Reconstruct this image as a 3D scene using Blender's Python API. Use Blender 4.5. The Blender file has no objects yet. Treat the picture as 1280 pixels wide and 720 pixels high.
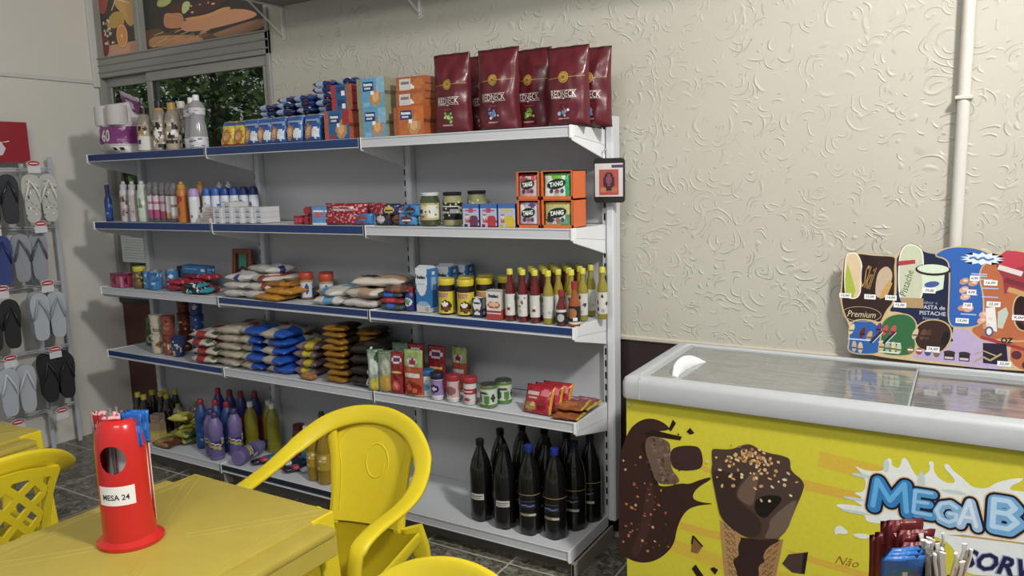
import bpy, bmesh, math, random
from mathutils import Vector, Matrix, noise
random.seed(7)
PI = math.pi
SC = bpy.context.scene
COL = SC.collection

# ------------------------------------------------------------------ camera
cam_d = bpy.data.cameras.new('camera'); cam = bpy.data.objects.new('camera', cam_d); COL.objects.link(cam)
cam_d.sensor_width = 36.0; cam_d.lens = 958.4 / 1280 * 36.0; cam_d.clip_start = 0.02
RT = Vector((0.860665, 0.50850667, -0.02601374)); UP = Vector((-0.05232635, 0.13915278, 0.98888748)); FW = Vector((-0.50647577, 0.84973965, -0.14637223))
cm = Matrix.Identity(4)
for i in range(3):
    cm[i][0] = RT[i]; cm[i][1] = UP[i]; cm[i][2] = -FW[i]
cm.translation = Vector((1.2429, -2.8312, 1.55))
cam.matrix_world = cm
SC.camera = cam

# ------------------------------------------------------------------ world, lights, exposure
w = bpy.data.worlds.new('overcast_sky'); SC.world = w; w.use_nodes = True
nt = w.node_tree; bgn = nt.nodes['Background']
tc = nt.nodes.new('ShaderNodeTexCoord'); sep = nt.nodes.new('ShaderNodeSeparateXYZ'); rmp = nt.nodes.new('ShaderNodeValToRGB')
nt.links.new(tc.outputs['Generated'], sep.inputs[0]); nt.links.new(sep.outputs['Z'], rmp.inputs[0]); nt.links.new(rmp.outputs[0], bgn.inputs[0])
rmp.color_ramp.elements[0].position = 0.0; rmp.color_ramp.elements[0].color = (0.80, 0.82, 0.84, 1)
rmp.color_ramp.elements[1].position = 0.6; rmp.color_ramp.elements[1].color = (0.86, 0.93, 1.0, 1)
bgn.inputs[1].default_value = 0.52
SC.view_settings.view_transform = 'Standard'; SC.view_settings.look = 'None'; SC.view_settings.gamma = 1.0
SC.view_settings.use_curve_mapping = False; SC.view_settings.exposure = 0.0

def area(name, loc, target, size, power, col, sy=None):
    d = bpy.data.lights.new(name, 'AREA'); d.energy = power; d.color = col; d.size = size
    if sy: d.shape = 'RECTANGLE'; d.size_y = sy
    o = bpy.data.objects.new(name, d); COL.objects.link(o); o.location = loc
    o.rotation_euler = (Vector(target) - Vector(loc)).to_track_quat('-Z', 'Y').to_euler()
    return o
sn = bpy.data.lights.new('sun', 'SUN'); sn.energy = 3.0; sn.angle = .01; sn.color = (1, .96, .88)
so_ = bpy.data.objects.new('sun', sn); COL.objects.link(so_); so_.rotation_euler = Vector((.25, -.42, -1)).to_track_quat('-Z', 'Y').to_euler()
area('shop_lamp', (2.2, -1.75, 3.25), (-0.3, 0.0, 0.9), 0.30, 95, (1.0, 0.97, 0.92))
area('ambient_fill_light', (0.8, -3.4, 3.3), (-0.8, -0.6, 0.6), 1.2, 40, (1.0, 0.98, 0.95), 0.4)  # unseen lamp added as ambient fill, also brightens the left wall

# ------------------------------------------------------------------ colour and materials
def lin(c):
    if isinstance(c, str) and len(c) == 4: c = '#' + ''.join(k*2 for k in c[1:])
    if isinstance(c, str): c = [int(c[i:i+2], 16) / 255 for i in (1, 3, 5)]
    L_ = .3*c[0] + .59*c[1] + .11*c[2]; c = [x*.88 + L_*.12 for x in c[:3]]
    return tuple(((x / 12.92) if x <= 0.04045 else ((x + 0.055) / 1.055) ** 2.4) for x in c) + (1.0,)
_m = {}
def mat(name, rough=0.5, color=None, metal=0.0, trans=0.0, coat=0.0, bump=0.02, scale=60.0, var=0.06, ior=1.45, spec=0.5, rvar=0.0, sss=0.0):
    if name in _m: return _m[name]
    m = bpy.data.materials.new(name); m.use_nodes = True; t = m.node_tree; b = t.nodes['Principled BSDF']
    if color is None:
        a = t.nodes.new('ShaderNodeAttribute'); a.attribute_name = 'Col'; src = a.outputs['Color']
    else:
        a = t.nodes.new('ShaderNodeRGB'); a.outputs[0].default_value = lin(color); src = a.outputs[0]
    tc = t.nodes.new('ShaderNodeTexCoord'); n = t.nodes.new('ShaderNodeTexNoise'); n.inputs['Scale'].default_value = scale; n.inputs['Detail'].default_value = 4
    t.links.new(tc.outputs['Object'], n.inputs['Vector'])
    mr = t.nodes.new('ShaderNodeMapRange'); mr.inputs['To Min'].default_value = 1 - var; mr.inputs['To Max'].default_value = 1 + var
    t.links.new(n.outputs['Fac'], mr.inputs['Value'])
    mx = t.nodes.new('ShaderNodeMix'); mx.data_type = 'RGBA'; mx.blend_type = 'MULTIPLY'; mx.inputs['Factor'].default_value = 1
    t.links.new(src, mx.inputs['A']); t.links.new(mr.outputs[0], mx.inputs['B']); t.links.new(mx.outputs['Result'], b.inputs['Base Color'])
    if bump:
        bp = t.nodes.new('ShaderNodeBump'); bp.inputs['Strength'].default_value = min(1, bump * 10); bp.inputs['Distance'].default_value = bump * 0.02
        t.links.new(n.outputs['Fac'], bp.inputs['Height']); t.links.new(bp.outputs[0], b.inputs['Normal'])
    if rvar:
        m2 = t.nodes.new('ShaderNodeMapRange'); m2.inputs['To Min'].default_value = max(0, rough - rvar); m2.inputs['To Max'].default_value = rough + rvar
        t.links.new(n.outputs['Fac'], m2.inputs['Value']); t.links.new(m2.outputs[0], b.inputs['Roughness'])
    else: b.inputs['Roughness'].default_value = rough
    b.inputs['Metallic'].default_value = metal; b.inputs['Transmission Weight'].default_value = trans
    b.inputs['Coat Weight'].default_value = coat; b.inputs['IOR'].default_value = ior; b.inputs['Specular IOR Level'].default_value = spec
    if sss: b.inputs['Subsurface Weight'].default_value = sss; b.inputs['Subsurface Radius'].default_value = (.01, .008, .004)
    _m[name] = m; return m
GLOSS = mat('glossy_coloured_plastic', 0.22, bump=0.0, var=0.03)
PLAST = mat('satin_plastic', 0.4, bump=0.01, var=0.04)
PAPER = mat('printed_card', 0.5, bump=0.0, var=0.12, scale=90)
FILM = mat('printed_film', 0.24, bump=0.14, scale=60, var=0.22, coat=0.2)
MATTEF = mat('matte_foil_film', 0.36, bump=0.10, scale=22, var=0.06, metal=0.15)
CLEAR = mat('clear_plastic', 0.12, trans=0.75, bump=0.0, ior=1.3)
LIQ = mat('bottled_liquid', 0.08, trans=0.35, bump=0.0, coat=0.4, var=0.03)
DARKB = mat('dark_soda_bottle', 0.10, bump=0.03, scale=30, coat=0.5, var=0.03)
PRINT = mat('flat_print', 0.32, bump=0.0, var=0.10, scale=70)
INK = mat('printed_ink', 0.45, bump=0.0, var=0.02)
SHELF = mat('painted_shelf_steel', 0.38, bump=0.015, scale=40, var=0.03)
METAL = mat('bare_metal', 0.3, bump=0.01, metal=0.8)

# ------------------------------------------------------------------ mesh building
class M:
    def __init__(s): s.v = []; s.f = []; s.c = []
    def add(s, vs, fs, cols):
        o = len(s.v); s.v += [tuple(v) for v in vs]; s.f += [tuple(i + o for i in f) for f in fs]
        if isinstance(cols, (str, tuple)): cols = [cols] * len(fs)
        s.c += cols; return s
    def box(s, x0, x1, y0, y1, z0, z1, col='#ffffff', cols=None):
        vs = [(x0,y0,z0),(x1,y0,z0),(x1,y1,z0),(x0,y1,z0),(x0,y0,z1),(x1,y0,z1),(x1,y1,z1),(x0,y1,z1)]
        fs = [(0,3,2,1),(4,5,6,7),(0,1,5,4),(2,3,7,6),(3,0,4,7),(1,2,6,5)]   # bottom top front back left right
        return s.add(vs, fs, cols or col)
    def obox(s, c, h, R, col):                     # oriented box, R = 3 axis vectors
        c = Vector(c); vs = []
        for k in range(8):
            vs.append(c + R[0]*h[0]*(1 if k & 1 else -1) + R[1]*h[1]*(1 if k & 2 else -1) + R[2]*h[2]*(1 if k & 4 else -1))
        return s.add(vs, [(0,2,3,1),(4,5,7,6),(0,1,5,4),(2,6,7,3),(0,4,6,2),(1,3,7,5)], col)
    def lathe(s, prof, seg=16, cols='#ffffff', cx=0, cy=0, sq=1.0, a0=0.0):
        vs = []; fs = []; cc = []
        for r, z in prof:
            for k in range(seg):
                a = 2*PI*k/seg + a0; vs.append((cx + r*math.cos(a), cy + sq*r*math.sin(a), z))
        n = len(prof)
        for i in range(n-1):
            for k in range(seg):
                k2 = (k+1) % seg; fs.append((i*seg+k, i*seg+k2, (i+1)*seg+k2, (i+1)*seg+k)); cc.append(cols if isinstance(cols, str) else cols[i])
        if prof[0][0] > 1e-5: fs.append(tuple(reversed(range(seg)))); cc.append(cc[0])
        if prof[-1][0] > 1e-5: fs.append(tuple(range((n-1)*seg, n*seg))); cc.append(cc[-1])
        return s.add(vs, fs, cc)
    def tube(s, pts, r, seg=8, col='#ffffff', flat=1.0):
        pts = [Vector(p) for p in pts]; vs = []; fs = []; up = Vector((0, 0, 1)); n = len(pts)
        for i, p in enumerate(pts):
            t = (pts[min(i+1, n-1)] - pts[max(i-1, 0)]).normalized()
            u = t.cross(up)
            if u.length < .05: u = t.cross(Vector((1, 0, 0)))
            u.normalize(); v = u.cross(t)
            rr = r[i] if isinstance(r, (list, tuple)) else r
            for k in range(seg):
                a = 2*PI*k/seg; vs.append(p + u*math.cos(a)*rr + v*math.sin(a)*rr*flat)
        for i in range(n-1):
            for k in range(seg):
                k2 = (k+1) % seg; fs.append((i*seg+k, i*seg+k2, (i+1)*seg+k2, (i+1)*seg+k))
        fs.append(tuple(reversed(range(seg)))); fs.append(tuple(range((n-1)*seg, n*seg)))
        return s.add(vs, fs, col)
    def prism(s, pts, fn, t, col):                 # pts 2D, fn(u,v,h)->3D, thickness t
        n = len(pts); vs = [fn(u, v, 0) for u, v in pts] + [fn(u, v, t) for u, v in pts]
        fs = [tuple(range(n)), tuple(reversed(range(n, 2*n)))] + [(i, i+n, (i+1) % n + n, (i+1) % n) for i in range(n)]
        return s.add(vs, fs, col)
    def sweep(s, pts, sides, w, t, col, seg=10):   # rounded ribbon: sides = direction of width at each point
        vs = []; fs = []; n = len(pts)
        for i, p in enumerate(pts):
            p = Vector(p); tn = (Vector(pts[min(i+1, n-1)]) - Vector(pts[max(i-1, 0)])).normalized()
            sd = Vector(sides[i]); sd = (sd - tn*sd.dot(tn)).normalized(); nn = tn.cross(sd)
            ww = w[i] if isinstance(w, (list, tuple)) else w
            tt = t[i] if isinstance(t, (list, tuple)) else t
            for k in range(seg):
                a = 2*PI*k/seg; ca, sa = math.cos(a), math.sin(a)
                ca = math.copysign(abs(ca)**0.6, ca); sa = math.copysign(abs(sa)**0.6, sa)
                vs.append(p + sd*ca*ww/2 + nn*sa*tt/2)
        for i in range(n-1):
            for k in range(seg):
                k2 = (k+1) % seg; fs.append((i*seg+k, i*seg+k2, (i+1)*seg+k2, (i+1)*seg+k))
        fs.append(tuple(reversed(range(seg)))); fs.append(tuple(range((n-1)*seg, n*seg)))
        return s.add(vs, fs, col)
    def mesh(s, name, bev=0.0, smooth=40, seg=1, recalc=True, clean=True):
        bm = bmesh.new(); cl = bm.loops.layers.float_color.new('Col')
        vs = [bm.verts.new(v) for v in s.v]
        for f, c in zip(s.f, s.c):
            try: fc = bm.faces.new([vs[i] for i in f])
            except ValueError: continue
            l = lin(c) if isinstance(c, str) else c
            for lp in fc.loops: lp[cl] = l
        if recalc: bmesh.ops.recalc_face_normals(bm, faces=bm.faces)
        if bev:
            es = [e for e in bm.edges if len(e.link_faces) == 2 and e.calc_face_angle(0) > 0.6]
            bmesh.ops.bevel(bm, geom=es, offset=bev, segments=seg, profile=0.6, affect='EDGES', clamp_overlap=True)
        me = bpy.data.meshes.new(name); bm.to_mesh(me); bm.free()
        if smooth:
            me.polygons.foreach_set('use_smooth', [True]*len(me.polygons)); me.set_sharp_from_angle(angle=math.radians(smooth))
        return me

def obj(name, me, material, parent=None, loc=(0,0,0), rot=(0,0,0)):
    o = bpy.data.objects.new(name, me)
    if material and not me.materials: me.materials.append(material)
    COL.objects.link(o); o.parent = parent; o.location = loc; o.rotation_euler = rot
    return o
def empty(name, loc=(0,0,0), rot=(0,0,0)):
    o = bpy.data.objects.new(name, None); o.empty_display_size = .02; COL.objects.link(o); o.location = loc
    o.rotation_euler = rot if isinstance(rot, tuple) else (0, 0, rot); return o
def tag(o, label, cat, group=None, kind=None):
    if label: o['label'] = label
    if cat: o['category'] = cat
    if group: o['group'] = group
    if kind: o['kind'] = kind
    return o
def struct(name, me, m, parent=None):
    o = obj(name, me, m, parent); o['kind'] = 'structure'; return o
# a kind is a list of parts (name, mesh, material, label, [sub-parts]); spawn makes one thing from it
def spawn(name, kind, loc, rot, label, cat, group=None):
    if isinstance(rot, (int, float)): rot = (0, 0, rot)
    if isinstance(kind, tuple): kind = [kind]
    if len(kind) == 1 and kind[0][0] is None:
        o = obj(name, kind[0][1], kind[0][2], None, loc, rot)
        for p in kind[0][4]: q = obj(p[0], p[1], p[2], o); q.update_tag()
    else:
        o = empty(name, loc, rot)
        for p in kind:
            q = obj(p[0], p[1], p[2], o)
            if p[3]: q['label'] = p[3]
            for r in p[4]: obj(r[0], r[1], r[2], q)
    tag(o, label, cat, group); return o
def P(name, me, m, label=None, subs=()): return (name, me, m, label, list(subs))

# ------------------------------------------------------------------ flat prints
_tx = {}
def text_mesh(s, bold=0.0, shear=0.0):
    k = (s, bold, shear)
    if k in _tx: return _tx[k]
    cu = bpy.data.curves.new('t', 'FONT'); cu.body = s; cu.resolution_u = 2; cu.offset = bold; cu.shear = shear; cu.fill_mode = 'FRONT'
    o = bpy.data.objects.new('t', cu); COL.objects.link(o)
    dg = bpy.context.evaluated_depsgraph_get(); ev = o.evaluated_get(dg); me = ev.to_mesh()
    vs = [(v.co.x, v.co.y) for v in me.vertices]; fs = [tuple(p.vertices) for p in me.polygons]
    ev.to_mesh_clear(); bpy.data.objects.remove(o); bpy.data.curves.remove(cu)
    x0 = min(v[0] for v in vs); x1 = max(v[0] for v in vs); y0 = min(v[1] for v in vs); y1 = max(v[1] for v in vs)
    _tx[k] = ([(v[0]-x0, v[1]-y0) for v in vs], fs, x1-x0, y1-y0); return _tx[k]
class Art:
    def __init__(s): s.v = []; s.f = []; s.c = []
    def poly(s, pts, col, L=0):
        L += (len(s.f) % 60)*.012; o = len(s.v); s.v += [(p[0], p[1], L) for p in pts]; s.f.append(tuple(range(o, o+len(pts)))); s.c.append(col); return s
    def rect(s, x0, y0, x1, y1, col, L=0): return s.poly([(x0,y0),(x1,y0),(x1,y1),(x0,y1)], col, L)
    def ell(s, cx, cy, rx, ry, col, L=0, n=18, rot=0):
        c, d = math.cos(rot), math.sin(rot)
        return s.poly([(cx + rx*math.cos(2*PI*k/n)*c - ry*math.sin(2*PI*k/n)*d, cy + rx*math.cos(2*PI*k/n)*d + ry*math.sin(2*PI*k/n)*c) for k in range(n)], col, L)
    def line(s, pts, wd, col, L=0):
        for a, b in zip(pts, pts[1:]):
            d = Vector((b[0]-a[0], b[1]-a[1])); 
            if d.length < 1e-6: continue
            d.normalize(); n = Vector((-d.y, d.x))*wd/2
            s.poly([(a[0]+n.x, a[1]+n.y), (a[0]-n.x, a[1]-n.y), (b[0]-n.x, b[1]-n.y), (b[0]+n.x, b[1]+n.y)], col, L)
        return s
    def text(s, t, cx, cy, w=None, h=None, col='#000000', L=1, bold=0.0, shear=0.0, rot=0.0):
        vs, fs, W1, H1 = text_mesh(t, bold, shear); _, _, W, H = text_mesh(t, 0.0, shear)
        if w is None: sx = sy = h/H
        elif h is None: sx = sy = w/W
        else: sx, sy = w/W, h/H
        o = len(s.v); c, d = math.cos(rot), math.sin(rot)
        for x, y in vs:
            X, Y = (x-W1/2)*sx, (y-H1/2)*sy; s.v.append((cx + X*c - Y*d, cy + X*d + Y*c, L))
        s.f += [tuple(i+o for i in f) for f in fs]; s.c += [col]*len(fs); return s
    def mesh(s, name, fn, eps=0.0003, cut=None, smooth=False):   # fn(u,v,h)->3D
        bm = bmesh.new(); cl = bm.loops.layers.float_color.new('Col')
        vs = [bm.verts.new(v) for v in s.v]
        for f, c in zip(s.f, s.c):
            try: fc = bm.faces.new([vs[i] for i in f])
            except ValueError: continue
            l = lin(c)
            for lp in fc.loops: lp[cl] = l
        bmesh.ops.triangulate(bm, faces=[f for f in bm.faces if len(f.verts) > 4], ngon_method='BEAUTY')
        if cut:
            us = [v.co.x for v in bm.verts]; ws = [v.co.y for v in bm.verts]
            for ax, (lo, hi) in ((0, (min(us), max(us))), (1, (min(ws), max(ws)))):
                st = cut[ax]
                if not st: continue
                k = math.floor(lo/st)+1
                while k*st < hi:
                    co = [0,0,0]; co[ax] = k*st; no = [0,0,0]; no[ax] = 1
                    bmesh.ops.bisect_plane(bm, geom=list(bm.verts)+list(bm.edges)+list(bm.faces), plane_co=co, plane_no=no); k += 1
        for f in bm.faces:
            f.normal_update()
            if f.normal.z < 0: f.normal_flip()
        for v in bm.verts: v.co = fn(v.co.x, v.co.y, (v.co.z+1)*eps)
        me = bpy.data.meshes.new(name); bm.to_mesh(me); bm.free()
        if smooth: me.polygons.foreach_set('use_smooth', [True]*len(me.polygons))
        return me
def smooth(p, n=2):
    for _ in range(n):
        q = []
        for a_, b_ in zip(p, p[1:]+p[:1]): q += [(a_[0]*.75+b_[0]*.25, a_[1]*.75+b_[1]*.25), (a_[0]*.25+b_[0]*.75, a_[1]*.25+b_[1]*.75)]
        p = q
    return p
def front(y=0.0): return lambda u, v, h: (u, y-h, v)
def wrap(r, cx=0, cy=0): return lambda u, v, h: (cx + (r+h)*math.sin(u/r), cy - (r+h)*math.cos(u/r), v)

def paint(base, shapes=()):
    """colour lookup in uv (0..1): ('r',u0,v0,u1,v1,col) ('e',u,v,ru,rv,col) ('n',amount,col) speckle"""
    def f(u, v):
        c = base
        for s in shapes:
            if s[0] == 'r' and s[1] <= u <= s[3] and s[2] <= v <= s[4]: c = s[5]
            elif s[0] == 'e' and ((u-s[1])/s[3])**2 + ((v-s[2])/s[4])**2 <= 1: c = s[5]
            elif s[0] == 'd' and s[1] <= v + s[3]*(u-.5) <= s[2]: c = s[4]
        return c
    return f
def blend(c, k):
    r = [int(c[i:i+2], 16) for i in (1, 3, 5)]; return '#%02x%02x%02x' % tuple(max(0, min(255, int(x*k))) for x in r)

# cards, boxes and cartons with painted faces
def carton(w, d, h, fr, side=None, top=None, n=(14, 18), name='carton', bev=0.0):
    side = side or fr; m = M(); nu, nv = n
    def face(fn, p, a, b):
        for i in range(a):
            for j in range(b):
                u0, u1, v0, v1 = i/a, (i+1)/a, j/b, (j+1)/b
                m.add([fn(u0,v0), fn(u1,v0), fn(u1,v1), fn(u0,v1)], [(0,1,2,3)], p((u0+u1)/2, (v0+v1)/2))
    face(lambda u, v: ((u-.5)*w, -d/2, v*h), fr, nu, nv)
    face(lambda u, v: (w/2, (u-.5)*d, v*h), side, max(2, nu//2), nv)
    face(lambda u, v: (-w/2, (.5-u)*d, v*h), side, max(2, nu//2), nv)
    tp = top or paint(side(.5, .97))
    face(lambda u, v: ((u-.5)*w, (v-.5)*d, h), tp, max(2, nu//2), 3)
    m.add([(-w/2,d/2,0),(w/2,d/2,0),(w/2,d/2,h),(-w/2,d/2,h)], [(0,3,2,1)], side(.5,.5)); m.add([(-w/2,-d/2,0),(w/2,-d/2,0),(w/2,d/2,0),(-w/2,d/2,0)], [(0,3,2,1)], side(.5,.5))
    me = m.mesh(name, smooth=0, recalc=False); return me

# pillow bags: standing (mode 's'), flat standing with crimped ends ('p'), lying ('l')
def bag(w, h, t, pf, mode='p', n=(14, 18), seed=0, name='bag', wr=0.006, pb=None):
    m = M(); nu, nv = n; pb = pb or pf
    rnd = random.Random(seed); ox, oy = rnd.random()*50, rnd.random()*50
    def th(u, v):
        a = max(0.0, 1-abs(2*u-1)**3.0)**0.6
        if mode == 's': b = (min(1, (v+.02)/.08))**.5 * (1-v)**0.55*1.05 + .0; b *= 1
        elif mode == 'g': b = min(1, ((v+.01)/.06))**.5 * (1.0 if v < .62 else max(0.04, 1-(v-.62)/.38*0.96)) 
        else: b = max(0.0, 1-abs(2*v-1)**5)**0.55
        return t/2*a*b
    def pt(u, v, sgn, h_=0.0):
        tt = th(u, v); k = wr*noise.noise(Vector((u*4+ox, v*5+oy, sgn*3.1)))*(1 if tt > 1e-4 else .3)
        nar = 1.0 if mode == 'l' else (1 - 0.05*math.sin(PI*v))
        x = (u-.5)*w*nar; d = tt + k*min(1, tt/(t*.2+1e-6)) + h_
        wav = 0.35*wr*math.sin(u*17+ox)*(1 if v > .97 or v < .03 else 0)
        if mode == 'l':
            zc = t*.5
            z = zc + (d if sgn > 0 else -min(d*1.0, t*.5)); return (x, (v-.5)*h, max(0.0, z) + wav)
        return (x, -sgn*d + wav, v*h)
    for sgn, pp in ((1, pf), (-1, pb)):
        for i in range(nu):
            for j in range(nv):
                u0, u1, v0, v1 = i/nu, (i+1)/nu, j/nv, (j+1)/nv
                q = [pt(u0,v0,sgn), pt(u1,v0,sgn), pt(u1,v1,sgn), pt(u0,v1,sgn)]
                if sgn < 0: q.reverse()
                m.add(q, [(0,1,2,3)], pp((u0+u1)/2, (v0+v1)/2))
    bm = bmesh.new(); cl = bm.loops.layers.float_color.new('Col')
    for f, c in zip(m.f, m.c):
        fc = bm.faces.new([bm.verts.new(m.v[i]) for i in f])
        for lp in fc.loops: lp[cl] = lin(c)
    bmesh.ops.remove_doubles(bm, verts=bm.verts, dist=0.0004)
    me = bpy.data.meshes.new(name); bm.to_mesh(me); bm.free(); me.polygons.foreach_set('use_smooth', [True]*len(me.polygons))
    surf = lambda uu, vv, hh: pt(min(1, max(0, uu/w+.5)), min(1, max(0, vv/h)), 1, hh)
    return me, surf
def label_band(r, z0, z1, p, nu=40, nv=16, name='label', sq=1.0):
    m = M()
    for i in range(nu):
        for j in range(nv):
            a0, a1 = 2*PI*i/nu, 2*PI*(i+1)/nu; v0, v1 = j/nv, (j+1)/nv
            g = lambda a, v: (r*math.sin(a), -sq*r*math.cos(a), z0 + v*(z1-z0))
            # u = 0.5 faces -y, one repeat per half turn so that a front shows from either side
            u = ((i+.5)/nu*2 + .5) % 1.0
            m.add([g(a0,v0), g(a1,v0), g(a1,v1), g(a0,v1)], [(0,1,2,3)], p(u, (v0+v1)/2))
    return m.mesh(name, smooth=60, recalc=False)

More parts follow.
